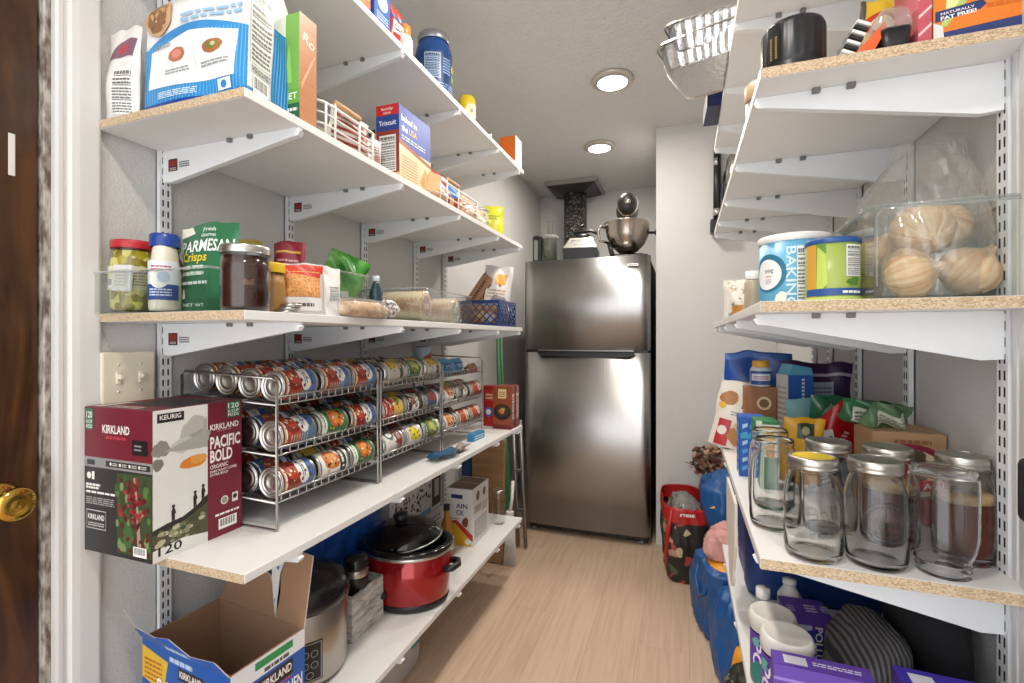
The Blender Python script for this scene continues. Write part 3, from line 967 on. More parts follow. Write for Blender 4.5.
def wire_basket(label, x0, x1, y0, y1, z, h, handle_y):
    t = thing('wire_basket', label, 'basket', ((x0 + x1) / 2, (y0 + y1) / 2, z))
    hx, hy = (x1 - x0) / 2, (y1 - y0) / 2
    wm = mat('white_wire', '#e8e5df', 0.4)
    def loop(zz, k=1.0, r=0.035):
        pts = []
        for cx, cy, a0 in ((hx - r, hy - r, 0), (-hx + r, hy - r, PI / 2), (-hx + r, -hy + r, PI), (hx - r, -hy + r, 1.5 * PI)):
            for i in range(5):
                a = a0 + i * PI / 8
                pts.append((cx + r * math.cos(a), cy + r * math.sin(a), zz))
        return pts
    mb = MB()
    for i, zz in enumerate((0.003, h * 0.36, h * 0.68)):
        mb.tube(loop(zz), 0.0022, 6, True)
    mb.tube(loop(h), 0.0034, 8, True)
    for k in range(9):
        yy = -hy + (2 * hy) * k / 8
        mb.tube([(-hx, yy * 0.98, 0.003), (hx, yy * 0.98, 0.003)], 0.0018, 6)
    mb.build('wire_frame', wm, t)
    for yy in (handle_y - 0.045, handle_y + 0.045, -hy + 0.03, hy - 0.03):
        MB().tube([(hx, yy, 0), (hx, yy, h + (0.012 if abs(yy - handle_y) < 0.05 else 0))], 0.003, 8).build('upright', wm, t)
    MB().tube([(hx, handle_y - 0.045, h + 0.014), (hx, handle_y + 0.045, h + 0.014)], 0.0075, 10).build('wood_handle', mat('basket_wood', '#c49a6c', 0.5), t)
    return t
wire_basket('white wire basket with a wooden handle between green box and cracker box', -1.10, -0.778, 0.868, 1.105, S2, 0.078, -0.012)
wire_basket('white wire basket holding red snack bags beyond the cracker box', -1.10, -0.778, 1.42, 1.79, S2, 0.075, -0.06)
def striped(t, p, a, b, n):
    for i in range(n):
        p.rect(0.03, 0.06 + 0.86 * i / n, 0.97, 0.06 + 0.86 * (i + 0.5) / n, b, 10, 1)
    p.build(t)
t, p = soft('candy_bag', 'red and white striped bag lying in the basket beside the cracker box', 'bag', 0.13, 0.10, 0.05, pm('#e6e0da', 0.3), (-0.825, 1.02, S2 + 0.008), (0.25, 0, PI / 2 - 0.1), 4)
striped(t, p, '', '#9c3a34', 6)
t = carton('recipe_card', 'small cream card in the basket next to the green box', 'card', (0.07, 0.012, 0.035), (-0.835, 0.915, S2 + 0.008), 1.2, '#d8cdbc')
side(t, '-y').lines(0.1, 0.2, 0.9, 0.8, 3, '#9a8c7a', 2).build(t)
t, p = soft('candy_bag', 'clear bag of sweets pressed against the cracker box', 'bag', 0.06, 0.10, 0.04, pm('#cfcac8', 0.25), (-0.84, 1.15, S2), (0.05, 0, 0.8), 14)
p.rect(0.1, 0.1, 0.9, 0.5, '#b48a84', 6, 4).lines(0.15, 0.55, 0.85, 0.8, 3, '#8b6a6a', 2); p.build(t)

t = carton('cracker_box', 'blue, red and cream cracker box reading baked in the USA', 'box', (0.185, 0.078, 0.222), (-0.820, 1.300, S2), PI / 2, '#2c4c9c', tilt=(0.0, -0.02))
f = side(t, '-y')   # faces the aisle
f.rect(0, 0, 1, 0.47, '#e3c9a0').poly([(0, 0.47), (1, 0.36), (1, 0.42), (0, 0.54)], '#9c4630').poly([(0, 0.4), (1, 0.3), (1, 0.37), (0, 0.48)], '#e3c9a0')
f.text('baked in', 0.07, 0.80, 0.085, '#f2f0ec', 0.46).text('the', 0.07, 0.67, 0.085, '#f2f0ec', 0.18).text('USA', 0.29, 0.67, 0.085, '#e8b23a', 0.24).lines(0.07, 0.56, 0.8, 0.63, 2, '#c4cee4', 3)
for i in range(8):
    f.rect(0.05, 0.06 + i * 0.038, 0.55, 0.072 + i * 0.038, '#b48c5c')
f.poly([(0.62, 0.1), (0.8, 0.34), (0.95, 0.2), (0.86, 0.02)], '#cf9f66').poly([(0.7, 0.04), (0.92, 0.28), (0.98, 0.06)], '#dcb27c'); f.build(t, 'printed_front')
f = side(t, '-x'); f.rect(0, 0, 1, 0.66, '#8c3a2c').rect(0, 0, 1, 0.1, '#e0c8a2').rect(0, 0.86, 1, 1, '#c0282a').text('family', 0.22, 0.93, 0.035, '#f0e0d8', 0.56).text('size', 0.32, 0.88, 0.035, '#f0e0d8', 0.36).rect(0, 0.66, 1, 0.86, '#28418c').text('Triscuit', 0.12, 0.73, 0.065, '#eef0f4', 0.76).facts(0.14, 0.12, 0.86, 0.6, 6); f.build(t, 'printed_side')
fl_ = MB(); fl_.add([(0, 0, 0), (0.03, -0.02, 0.0), (0.045, -0.035, 0.05), (0.005, -0.01, 0.06), (0.0, 0.002, 0.0), (0.03, -0.018, 0.0), (0.045, -0.033, 0.05), (0.005, -0.008, 0.06)], [(0, 1, 2, 3), (7, 6, 5, 4), (0, 3, 7, 4), (1, 5, 6, 2), (3, 2, 6, 7), (0, 4, 5, 1)])
fl_.build('torn_flap', mat('inner_card', '#d3b184', 0.8), t, (0.06, -0.04, 0.01))

t, p = soft('chip_bag', 'red and blue glossy chip bag lying in the far wire basket', 'bag', 0.24, 0.135, 0.10, pm('#a8402e', 0.25), (-0.865, 1.60, S2 + 0.008), (0.1, 0, PI / 2 - 0.05), 21, 1.6)
p.disc(0.58, 0.62, 0.2, '#2f78c0', 1.6, wob=0.05).lines(0.200, 0.780, 0.600, 0.910, 1, '#dce8f0', 3, 0.8).poly([(0.05, 0.1), (0.35, 0.1), (0.3, 0.5), (0.08, 0.55)], '#d8a47a').poly([(0.45, 0.08), (0.62, 0.08), (0.6, 0.4), (0.48, 0.42)], '#e0b48c').disc(0.85, 0.5, 0.2, '#c8622c', 0.9); p.build(t)
t, p = soft('noodle_bag', 'pink and cream bag of noodles at the end of the far wire basket', 'bag', 0.12, 0.075, 0.06, pm('#d8a888', 0.3), (-0.815, 1.73, S2 + 0.008), (0.1, 0, PI / 2), 22, 1.4)
p.rect(0.1, 0.2, 0.5, 0.7, '#efe0d0', 5, 4).poly([(0.55, 0.2), (0.9, 0.2), (0.8, 0.7), (0.6, 0.75)], '#cf6a50'); p.build(t)
t, p = soft('tea_bag_pouch', 'clear patterned pouch with a dark top seam next to the yellow bag', 'bag', 0.13, 0.115, 0.05, pm('#b8b39c', 0.25), (-0.86, 1.95, S2), (0.05, 0, PI / 2 - 0.35), 23)
p.same()
for k in range(26):
    Rk = rnd(k + 50); p.disc(Rk.uniform(.1, .9), Rk.uniform(.1, .75), 0.05, ['#7f8c4a', '#d8d2b8', '#5c6a34', '#c8b040'][k % 4], 1, 8, 1)
p.free().rect(0.0, 0.9, 1, 1, '#2f2420', 8, 1); p.build(t)
t, p = soft('snack_bag', 'bright yellow-green snack bag near the end of the upper shelf', 'bag', 0.10, 0.16, 0.05, pm('#cfd22c', 0.28), (-0.855, 2.12, S2), (0.0, 0, 0.5), 24, 1.4)
p.disc(0.6, 0.4, 0.12, '#e6e06a', 0.7, wob=0.2).lines(0.2, 0.6, 0.8, 0.75, 2, '#8c9a20', 3); p.build(t)

# ------------------------------------------------------------------ shelf with jars and tortillas
acrylic_bin('clear plastic bin holding the pickle jar', -1.182, -1.068, 0.656, 0.96, S3, 0.085)
acrylic_bin('clear plastic bin holding the mayonnaise bottle and green crisps pouch', -1.058, -0.862, 0.672, 0.945, S3, 0.085)
PK = ramp_mat('pickled_pepper_rings', [(0.2, '#8a7a14'), (0.45, '#b6a41f'), (0.6, '#d3c33c'), (0.8, '#e2d987')], 'voronoi', 60, 0.25)
t = round_jar('pickle_jar', 'glass jar of yellow pepper rings with a red lid', 'jar', (-1.128, 0.706, S3 + 0.004), 0.042, 0.152, pm('#b0242c', 0.3), PK, 0.9, 0.018, neck=0.9, rotz=-1.0)
p = cyl_print(0.0432, 0.05, 0.045, 0.0, 3.4); p.rect(0.05, 0, 0.95, 1, '#d8d4b4', 20, 2).barcode(0.2, 0.1, 0.42, 0.5).lines(0.5, 0.2, 0.9, 0.8, 5, '#8a8470', 3); p.build(t, 'label')
t = carton('recipe_packet', 'small white packet leaning inside the bin in front of the pickle jar', 'packet', (0.05, 0.008, 0.055), (-1.098, 0.6635, S3 + 0.045), 0.05, '#dcdad6', tilt=(-0.05, 0.06))
side(t, '-y').lines(0.15, 0.2, 0.85, 0.8, 5, '#b9b6b0', 2).build(t)
t = bottle('sauce_bottle', 'small bottle with a green cap behind the mayonnaise', 'bottle', (-1.145, 0.80, S3 + 0.004), [(0, 0), (0.026, 0), (0.028, 0.005), (0.028, 0.11), (0.016, 0.135), (0.014, 0.15), (0, 0.15)], mat('dark_sauce', '#5a2a2c', 0.2), [(0.017, 0.148), (0.019, 0.15), (0.019, 0.172), (0, 0.174)], pm('#7c9a3c'))
t = thing('mayonnaise_bottle', 'white mayonnaise squeeze bottle with a dark blue cap', 'bottle', (-1.03, 0.706, S3 + 0.004), -0.9)
MB().lathe([(0, 0), (0.034, 0), (0.037, 0.006), (0.037, 0.075), (0.032, 0.105), (0.028, 0.13), (0.025, 0.138), (0, 0.138)], 32, sy=0.75).build('bottle_body', mat('mayo_cream', '#dfd8c6', 0.3), t)
MB().lathe([(0.026, 0.134), (0.0275, 0.137), (0.0275, 0.158), (0.025, 0.161), (0, 0.161)], 32).build('cap', pm('#1f3f8c', 0.3), t)
p = cyl_print(0.0373, 0.085, 0.022, 0.0, 2.6); bm_ = p.map; p.map = lambda u, v, l: (lambda q: (q[0] + 0.0002, q[1] * 0.75 * 1.01, q[2]))(bm_(u, v, l))
p.rect(0, 0, 1, 0.95, '#dfe3ea', 16, 2).rect(0, 0, 1, 0.38, '#24488f', 16, 2).disc(0.5, 0.5, 0.22, '#e8e6e0', 1.2).disc(0.62, 0.55, 0.14, '#b8c4d8', 1.2).lines(0.25, 0.1, 0.8, 0.3, 3, '#cdd6e8', 3).lines(0.3, 0.72, 0.8, 0.86, 2, '#b05058', 4); p.build(t, 'label')
t, p = soft('parmesan_pouch', 'green and white pouch of cheese crisps between mayonnaise and jam', 'bag', 0.155, 0.188, 0.04, pm('#2f6e4a', 0.3), (-0.957, 0.752, S3 + 0.004), (0.0, 0, 0.05), 31, 0.8)
p.poly([(0.0, 0.86), (0.28, 0.9), (0.2, 0.99), (0.0, 0.99)], '#e3ded2').text('Fresh', 0.42, 0.90, 0.045, '#dfe9e0', 0.22).text('Gourmet', 0.40, 0.84, 0.04, '#dfe9e0', 0.26).text('PARMESAN', 0.07, 0.68, 0.13, '#eef0ea', 0.90, 0.02).text('Crisps', 0.10, 0.57, 0.10, '#e3c63c', 0.46, 0.015)
p.lines(0.070, 0.480, 0.290, 0.530, 1, '#dfe9e0', 4, 0.8).lines(0.340, 0.480, 0.540, 0.530, 1, '#dfe9e0', 5, 0.8).lines(0.07, 0.41, 0.56, 0.46, 1, '#cfe0d4', 5, 0.8).lines(0.07, 0.31, 0.62, 0.35, 1, '#dfe9e0', 6, 0.8).rect(0.0, 0.0, 1, 0.15, '#276340', 10, 2).text('NET WT', 0.12, 0.06, 0.035, '#dfe9e0', 0.4).poly([(0.08, 0.15), (0.15, 0.15), (0.13, 0.26), (0.1, 0.26)], '#e8ecdf'); p.build(t, 'printed_front')
t, p = soft('spice_packet', 'dark red foil packet sticking up behind the green pouch', 'packet', 0.085, 0.178, 0.03, pm('#86222f', 0.3), (-0.912, 0.915, S3 + 0.004), (0.0, 0.06, 0.2), 33)
p.lines(0.2, 0.55, 0.85, 0.78, 4, '#c89a9a', 4).rect(0.1, 0.84, 0.9, 0.87, '#c8a24a', 6); p.build(t)
t = carton('spice_packet', 'low yellow and green packet between green pouch and dark red packet', 'packet', (0.08, 0.03, 0.172), (-0.975, 0.85, S3 + 0.004), 0.1, '#b09a3c')
t['label'] = 'yellow and green packet standing behind the green parmesan pouch'
side(t, '-y').rect(0, 0.3, 1, 0.9, '#5f7a34').build(t)
JAM = mat('dark_jam', '#35120a', 0.12, var=0.3, scale=60)
t = round_jar('jam_jar', 'glass jar of dark brown jam with a silver lid at the shelf edge', 'jar', (-0.815, 0.715, S3), 0.0445, 0.128, TIN, JAM, 0.93, 0.017, neck=0.95)
p = cyl_print(0.0447, 0.03, 0.04, -0.6, 0.8); p.text('Ball', 0.25, 0.3, 0.4, mat('embossed_glass', '#7a5a48', 0.2), 0.5); p.build(t, 'embossing')
MB().lathe([(0.0436, 0.112), (0.0452, 0.1125), (0.0452, 0.1135), (0.0436, 0.114)], 32).build('screw_band', TIN, t)
t = round_jar('peanut_butter_jar', 'small peanut butter jar with a yellow cap beside the jam jar', 'jar', (-0.836, 0.796, S3), 0.030, 0.108, pm('#d9b626', 0.35), mat('peanut_butter', '#b5823f', 0.4), 0.86, 0.022, neck=0.9)
for k in range(3):
    o = MB().lathe([(0.017, 0.001), (0.021, 0.0), (0.022, 0.004), (0.020, 0.0065), (0.018, 0.006)], 28).build('jar_ring', TIN, None, (-0.795 + 0.003 * k, 0.800 + 0.003 * k, S3 + 0.0072 * k), (0.0, 0.0, 0.4 * k))
    tag(o, ['lowest silver jar ring in the small pile by the jam jar', 'middle silver jar ring in the small pile by the jam jar', 'topmost silver jar ring in the small pile by the jam jar'][k], 'jar ring', 'jar rings by the jam jar')
NOOD = ramp_mat('dry_noodles', [(0.3, '#9c5a2a'), (0.5, '#d48f4c'), (0.7, '#e8b878')], 'noise', 130, 0.5, bump=0.6, distortion=2.0)
t, p = soft('noodle_packet', 'red-topped packet of orange dry noodles with a white label band', 'packet', 0.098, 0.118, 0.05, pm('#c9c4c0', 0.28), (-0.822, 0.865, S3), (0.0, 0, 0.75), 35)
p.rect(0.0, 0.82, 1, 0.97, '#c2331f', 10, 2).rect(0.06, 0.34, 0.94, 0.84, NOOD, 10, 8).poly([(0, 0.82), (0.94, 0.82), (0.94, 0.72), (0.6, 0.76), (0.3, 0.8), (0, 0.74)], '#c2331f').rect(0.04, 0.08, 0.96, 0.33, '#e6e4e0', 10, 3).lines(0.300, 0.160, 0.800, 0.240, 1, '#5c5650', 6, 0.8).rect(0, 0.34, 0.08, 0.9, '#b4402c', 1, 6); p.build(t)
t, p = soft('sugar_sachet', 'small white paper sachet with fine print beside the noodle packet', 'sachet', 0.05, 0.115, 0.02, pm('#e6e4e0', 0.5), (-0.793, 0.932, S3), (0.03, -0.03, 1.2), 36)
p.facts(0.3, 0.3, 0.9, 0.62, 3); p.build(t)
acrylic_bin('clear plastic bin holding the leafy green bag', -1.10, -0.858, 0.955, 1.165, S3, 0.125)
acrylic_bin('clear plastic bin holding the two tortilla packs', -1.045, -0.785, 1.345, 1.725, S3, 0.108)
def bread(label, x, y, s, m, seed, rz):
    t = thing('bread_pack', label, 'bread', (x, y, S3), rz)
    mb = MB(); s, = (s,); rings(mb, [(0.002, 0.10 * s, 0.05, 0, 0), (0.010, 0.118 * s, 0.062, 0, 0), (0.026, 0.12 * s, 0.063, 0, 0), (0.038, 0.10 * s, 0.05, 0, 0), (0.041, 0.05 * s, 0.02, 0, 0)], 30, 2.2, 0.004, 30, seed)
    mb.build('flatbread', m, t)
    mb = MB(); rings(mb, [(0.001, 0.11 * s, 0.06, 0, 0), (0.012, 0.128 * s, 0.069, 0, 0), (0.03, 0.130 * s, 0.07, 0, 0), (0.044, 0.11 * s, 0.055, 0, 0), (0.050, 0.05 * s, 0.02, 0.0, 0)], 34, 2.2, 0.008, 45, seed)
    mb.build('film_wrap', FILM, t)
    return t
t = bread('flatbread in clear film with a black-printed end, lying by the noodles', -0.800, 1.035, 0.80, ramp_mat('flatbread_crust', [(0.3, '#8f6238'), (0.45, '#c79f72'), (0.7, '#dcc09a')], 'noise', 45, 0.7, bump=0.4), 3, PI / 2)
mb = MB(); rings(mb, [(-0.002, 0.018, 0.018, 0, 0), (0.0, 0.027, 0.026, 0, 0), (0.02, 0.026, 0.025, 0, 0), (0.05, 0.012, 0.012, 0, 0)], 24, 2, 0.004, 60, 2)
mb.build('printed_end', ramp_mat('black_white_film', [(0.45, '#e6e2de'), (0.5, '#2c2a2a'), (0.62, '#e8dcd8')], 'noise', 35, 0.3), t, (0.105, -0.02, 0.028), (0, PI / 2, 0))
t, p = soft('seasoning_packet', 'dull red packet inside the bin with the leafy green bag', 'packet', 0.07, 0.105, 0.03, pm('#9c4a44', 0.35), (-0.93, 1.005, S3 + 0.004), (0, 0.1, 0.9), 38)
p.lines(0.2, 0.3, 0.8, 0.7, 4, '#d8b0a8', 4); p.build(t)
t = carton('cake_mix', 'teal and grey packet lying inside the bin with the leafy green bag', 'packet', (0.09, 0.06, 0.075), (-0.94, 1.095, S3 + 0.004), 1.2, '#a9aaa6')
side(t, '-y').rect(0.1, 0.55, 0.75, 0.9, '#2f8c98').lines(0.1, 0.1, 0.9, 0.45, 4, '#77756f', 4).build(t)
GLEAF = ramp_mat('leafy_green_film', [(0.3, '#1f5a1c'), (0.5, '#3a8c2a'), (0.7, '#7fb455')], 'noise', 18, 0.28, bump=0.4)
t = thing('salad_bag', 'leafy green bag resting on top of the clear bin', 'bag', (-0.945, 1.135, S3 + 0.080), (0.15, 0.35, 0.9))
pouch(t, 0.12, 0.115, 0.06, GLEAF, 41, 2.6, 0.9)
t = bottle('sauce_bottle', 'slim dark blue bottle between the leafy bag bin and tortillas', 'bottle', (-0.875, 1.225, S3), [(0, 0), (0.018, 0), (0.020, 0.004), (0.020, 0.085), (0.010, 0.11), (0.009, 0.12), (0, 0.12)], mat('dark_teal_bottle', '#27404a', 0.15), [(0.0105, 0.118), (0.011, 0.12), (0.011, 0.135), (0, 0.136)], pm('#b8c2c8', 0.3))
t = carton('cake_mix', 'pale cream box lying behind the tortilla packs', 'box', (0.16, 0.10, 0.085), (-1.105, 1.44, S3), PI / 2, '#c3b79c')
side(t, '-y').disc(0.6, 0.6, 0.2, '#8c7a58', 1.6, wob=0.1).lines(0.1, 0.15, 0.9, 0.35, 3, '#9c9078', 3).build(t)
TORT = mat('tortilla', '#d8b284', 0.7, var=0.15, scale=40)
TSIDE = ramp_mat('stacked_tortilla_edge', [(0.3, '#b98d5c'), (0.5, '#dcbb90'), (0.7, '#ecd7b8')], 'wave', 18, 0.7, (0.2, 0.2, 14), 0.2, 2, 1.5)
def tortillas(label, y, logo, r):
    t = thing('tortilla_pack', label, 'tortillas', (-0.818, y, S3 + r + 0.006), (0, PI / 2, 0.10))
    MB().lathe([(0, -0.20), (r * 0.96, -0.20), (r, -0.195), (r, -0.004), (r * 0.97, 0), (0, 0)], 36).build('tortilla_stack', TSIDE, t)
    MB().lathe([(0, 0.0004), (r * 0.95, 0.0004), (r * 0.95, 0.001), (0, 0.001)], 36).build('end_tortilla', TORT, t)
    p = Print(2 * r, 2 * r, lambda u, v, l: (-(v - 0.5) * 2 * r, (u - 0.5) * 2 * r, 0.001 + l))
    p.disc(0.5, 0.5, 0.33, logo, 1.0, wob=0.03).lines(0.28, 0.4, 0.72, 0.6, 3, '#e8d8c8', 3); p.build(t, 'printed_label')
    MB().lathe([(r * 0.7, -0.206), (r * 1.02, -0.20), (r * 1.03, -0.1), (r * 1.035, 0.0), (r * 0.98, 0.005), (0.01, 0.007)], 30, fn=lambda a, z: 1 + 0.012 * math.sin(11 * a + 70 * z)).build('film_wrap', FILM, t)
tortillas('pack of round tortillas with a pink end label', 1.425, '#b9707c', 0.050)
tortillas('pack of round tortillas with a green and white end label beside the blue basket', 1.640, '#5c7a44', 0.046)

def lattice_basket():
    x0, x1, y0, y1, h = -1.02, -0.79, 2.03, 2.26, 0.122
    t = thing('lattice_basket', 'dark blue plastic basket with diamond lattice sides', 'basket', ((x0 + x1) / 2, (y0 + y1) / 2, S3))
    hx, hy = (x1 - x0) / 2, (y1 - y0) / 2
    m = mat('navy_plastic', '#173163', 0.35)
    fm = MB()
    fm.box(-hx, hx, -hy, hy, 0, 0.004)
    for z0, z1 in ((0, 0.016), (h - 0.016, h)):
        fm.box(-hx, hx, -hy - 0.001, -hy + 0.003, z0, z1); fm.box(-hx, hx, hy - 0.003, hy + 0.001, z0, z1)
        fm.box(-hx - 0.001, -hx + 0.003, -hy, hy, z0, z1); fm.box(hx - 0.003, hx + 0.001, -hy, hy, z0, z1)
    for sx in (-1, 1):
        for sy in (-1, 1):
            fm.box(sx * hx - 0.008 * (sx > 0), sx * hx + 0.008 * (sx < 0), sy * hy - 0.008 * (sy > 0), sy * hy + 0.008 * (sy < 0), 0, h)
    fm.build('basket_frame', m, t)
    def lat(name, W, mp):
        mb = MB(); n = 6; step = (W - 0.012) / n
        zz0, zz1 = 0.014, h - 0.014
        H_ = zz1 - zz0
        for dirn in (1, -1):
            k = -int(H_ / step) - 1
            while k < n + 1:
                a, b = k * step, k * step + H_
                lo, hi = max(a, 0), min(b, n * step)
                if hi - lo > 0.004:
                    za, zb = zz0 + (lo - a), zz0 + (hi - a)
                    ua, ub = lo, hi
                    if dirn < 0:
                        ua, ub = n * step - lo, n * step - hi
                    mb.tube([mp(ua - n * step / 2, za), mp(ub - n * step / 2, zb)], 0.0038, 5)
                k += 1
        mb.build(name, m, t)
    lat('lattice_side', 2 * hx, lambda u, z: (u, -hy + 0.002, z))
    lat('lattice_side', 2 * hx, lambda u, z: (u, hy - 0.002, z))
    lat('lattice_side', 2 * hy, lambda u, z: (hx - 0.002, u, z))
    lat('lattice_side', 2 * hy, lambda u, z: (-hx + 0.002, u, z))
    return t
lattice_basket()
t = carton('snack_box', 'brown box with dark lettering tilted in the blue basket', 'box', (0.11, 0.045, 0.24), (-1.0, 2.13, S3 + 0.035), 0.0, '#a9805c', tilt=(-0.08, 0.62))
f = side(t, '-y'); f.lines(0.210, 0.390, 0.320, 0.900, 9, '#3c1c12', 7, 0.6).lines(0.530, 0.420, 0.640, 0.900, 9, '#3c1c12', 8, 0.6); f.build(t)
t, p = soft('flour_bag', 'white bag with an orange square standing in the blue basket', 'bag', 0.14, 0.285, 0.08, pm('#dcd9d6', 0.35), (-0.868, 2.15, S3 + 0.012), (0, 0.12, 0.2), 52, 1.8)
p.rect(0.45, 0.68, 0.8, 0.86, '#e0a23c', 5, 3).lines(0.2, 0.45, 0.85, 0.62, 3, '#b89c88', 4).disc(0.5, 0.3, 0.16, '#8a8c96', 1.3, wob=0.2).poly([(0.0, 0.0), (0.1, 0.0), (0.12, 0.8), (0.02, 0.9)], '#3a3230'); p.build(t)
t = carton('cookie_packet', 'orange and white biscuit packet seen through the basket lattice', 'packet', (0.13, 0.02, 0.09), (-0.88, 2.068, S3 + 0.006), 0, '#cf8a3c')
side(t, '-y').disc(0.4, 0.5, 0.3, '#e8c25c', 1).disc(0.75, 0.4, 0.28, '#d8d4cc', 1).build(t)

# ------------------------------------------------------------------ coffee box
t = carton('coffee_box', 'large maroon, white and black box of coffee pods showing mountains and cherries', 'box', (0.204, 0.198, 0.296), (-1.069, 0.738, S4), 0.0, '#6e1a2c', r=0.002)
MAR, INK = '#72192c', '#f1ece6'
f = side(t, '-y')
f.rect(0, 0, 1, 1, '#2f2e2f').rect(0, 0.655, 1, 1, MAR).rect(0, 0.585, 1, 0.655, '#8f8d8d').rect(0.33, 0.60, 0.97, 0.64, '#2b2a2b').rect(0.04, 0.60, 0.16, 0.635, '#3a393a')
for k in range(4):
    f.disc(0.40 + 0.14 * k, 0.62, 0.012, '#e8e4de', 1, 10, 1).lines(0.43 + 0.14 * k, 0.61, 0.50 + 0.14 * k, 0.635, 2, '#d8d4ce', k)
f.rect(0.02, 0.845, 0.135, 0.99, '#1f6b50').text('120', 0.03, 0.925, 0.045, INK, 0.09).text('K-CUP', 0.03, 0.887, 0.025, INK, 0.09).text('PODS', 0.03, 0.853, 0.025, INK, 0.09)
f.text('KIRKLAND', 0.28, 0.83, 0.055, INK, 0.40, 0.02).lines(0.330, 0.790, 0.630, 0.815, 1, '#b83a48', 9, 0.8).rect(0.72, 0.70, 0.94, 0.80, '#161415').lines(0.75, 0.73, 0.85, 0.78, 2, '#8c8a8a', 3)
f.disc(0.075, 0.525, 0.024, INK, 1, 12, 1).rect(0.12, 0.50, 0.16, 0.555, INK).lines(0.03, 0.455, 0.25, 0.475, 1, INK, 5, 0.8).lines(0.030, 0.435, 0.230, 0.453, 1, INK, 10, 0.8).lines(0.030, 0.405, 0.470, 0.423, 1, INK, 11, 0.8).lines(0.03, 0.33, 0.46, 0.385, 4, '#a9a6a2', 6)
R = rnd(8)
f.rect(0.50, 0.03, 1.0, 0.57, '#3d4a2c')
f.same()
for k in range(26):
    u, v = R.uniform(0.5, 0.97), R.uniform(0.06, 0.55)
    f.disc(u, v, R.uniform(0.02, 0.05), R.choice(('#3a5a2c', '#55763c', '#2a4020', '#7c8e60')), R.uniform(0.4, 1.0), 10, 1)
f.free().disc(0.60, 0.28, 0.075, '#3a5c30', 0.55).disc(0.66, 0.15, 0.08, '#44683a', 0.6)
f.poly([(0.80, 0.05), (0.86, 0.05), (0.80, 0.40), (0.77, 0.55), (0.74, 0.55), (0.78, 0.35)], '#a88a7a')
f.same()
for k in range(70):
    u, v = R.gauss(0.76, 0.10), R.gauss(0.40, 0.10)
    if 0.5 < u < 0.98 and 0.05 < v < 0.56:
        f.disc(u, v, R.uniform(0.012, 0.02), R.choice(('#7a1420', '#96202a', '#5c0f1a', '#a83238')), 1, 9, 1)
for k in range(16):
    u, v = R.uniform(0.52, 0.95), R.uniform(0.04, 0.2)
    f.disc(u, v, 0.014, '#6e1420', 1, 8, 1)
f.free()
f.rect(0.04, 0.16, 0.34, 0.29, '#c9c5c0').rect(0.045, 0.166, 0.335, 0.284, '#302f30').text('KIRKLAND', 0.065, 0.225, 0.035, INK, 0.25, 0.02).lines(0.07, 0.18, 0.31, 0.21, 2, '#c9c5c0', 7).barcode(0.74, 0.03, 0.93, 0.095, 9); f.build(t, 'printed_front')
f = side(t, '+x')
f.rect(0, 0, 0.575, 1, '#dfded8').rect(0.575, 0, 1, 1, MAR)
for k, (u, v, r_, c_, s_) in enumerate([(0.42, 0.82, 0.10, '#b5b4ab', 1.0), (0.47, 0.76, 0.07, '#9c9c92', 1.2), (0.30, 0.74, 0.05, '#c2c2ba', 1.6), (0.08, 0.74, 0.06, '#8d8a80', 0.9), (0.05, 0.64, 0.045, '#7c786e', 0.7)]):
    f.disc(u, v, r_, c_, s_, 20, 1, 0.12, k)
f.poly([(0.1, 0.72), (0.5, 0.80), (0.56, 0.92), (0.575, 0.74), (0.575, 0.69), (0.3, 0.70)], '#a6a59a')
f.disc(0.41, 0.605, 0.045, '#d8812c', 1.9, 20, 1, 0.10, 3).disc(0.47, 0.62, 0.035, '#e09a4a', 1.6, 20, 1, 0.1, 4)
f.poly([(0, 0.20), (0.12, 0.22), (0.28, 0.24), (0.42, 0.275), (0.575, 0.33), (0.575, 0.06), (0, 0.06)], '#4c4a30')
f.poly([(0, 0.215), (0.14, 0.235), (0.30, 0.245), (0.44, 0.285), (0.575, 0.345), (0.575, 0.29), (0.4, 0.235), (0.2, 0.195), (0, 0.18)], '#23231d')
f.same()
for k in range(40):
    u = R.uniform(0.02, 0.55); f.disc(u, R.uniform(0.08, 0.18 + 0.1 * u), R.uniform(0.008, 0.02), R.choice(('#6b6f45', '#8a8c66', '#3a4228', '#b7b394')), 1.6, 8, 1)
f.free().poly([(0, 0.0), (0.575, 0.0), (0.575, 0.07), (0.3, 0.10), (0, 0.08)], '#dfded8')
for (u, v) in ((0.20, 0.275), (0.43, 0.325), (0.52, 0.355)):
    f.poly([(u - 0.016, v - 0.06), (u - 0.004, v - 0.06), (u, v - 0.02), (u + 0.006, v - 0.06), (u + 0.018, v - 0.06), (u + 0.016, v + 0.005), (u + 0.028, v + 0.015), (u + 0.018, v + 0.04), (u + 0.008, v + 0.052), (u - 0.008, v + 0.05), (u - 0.02, v + 0.03)], '#2b201c').disc(u + 0.001, v + 0.062, 0.012, '#2b201c', 1, 10, 1)
f.rect(0.04, 0.915, 0.31, 0.975, '#1a1818').text('KEURIG', 0.065, 0.935, 0.03, INK, 0.215, 0.015).text('120', 0.05, 0.035, 0.06, '#1c1a1a', 0.24, 0.015)
f.rect(0.805, 0.875, 0.975, 0.995, '#1f6b50').text('120', 0.82, 0.945, 0.038, INK, 0.14).text('K-CUP', 0.82, 0.912, 0.022, INK, 0.14).text('PODS', 0.82, 0.884, 0.022, INK, 0.14)
f.text('KIRKLAND', 0.60, 0.80, 0.042, INK, 0.355, 0.02).lines(0.68, 0.785, 0.86, 0.795, 1, '#c06a74', 2, 0.8)
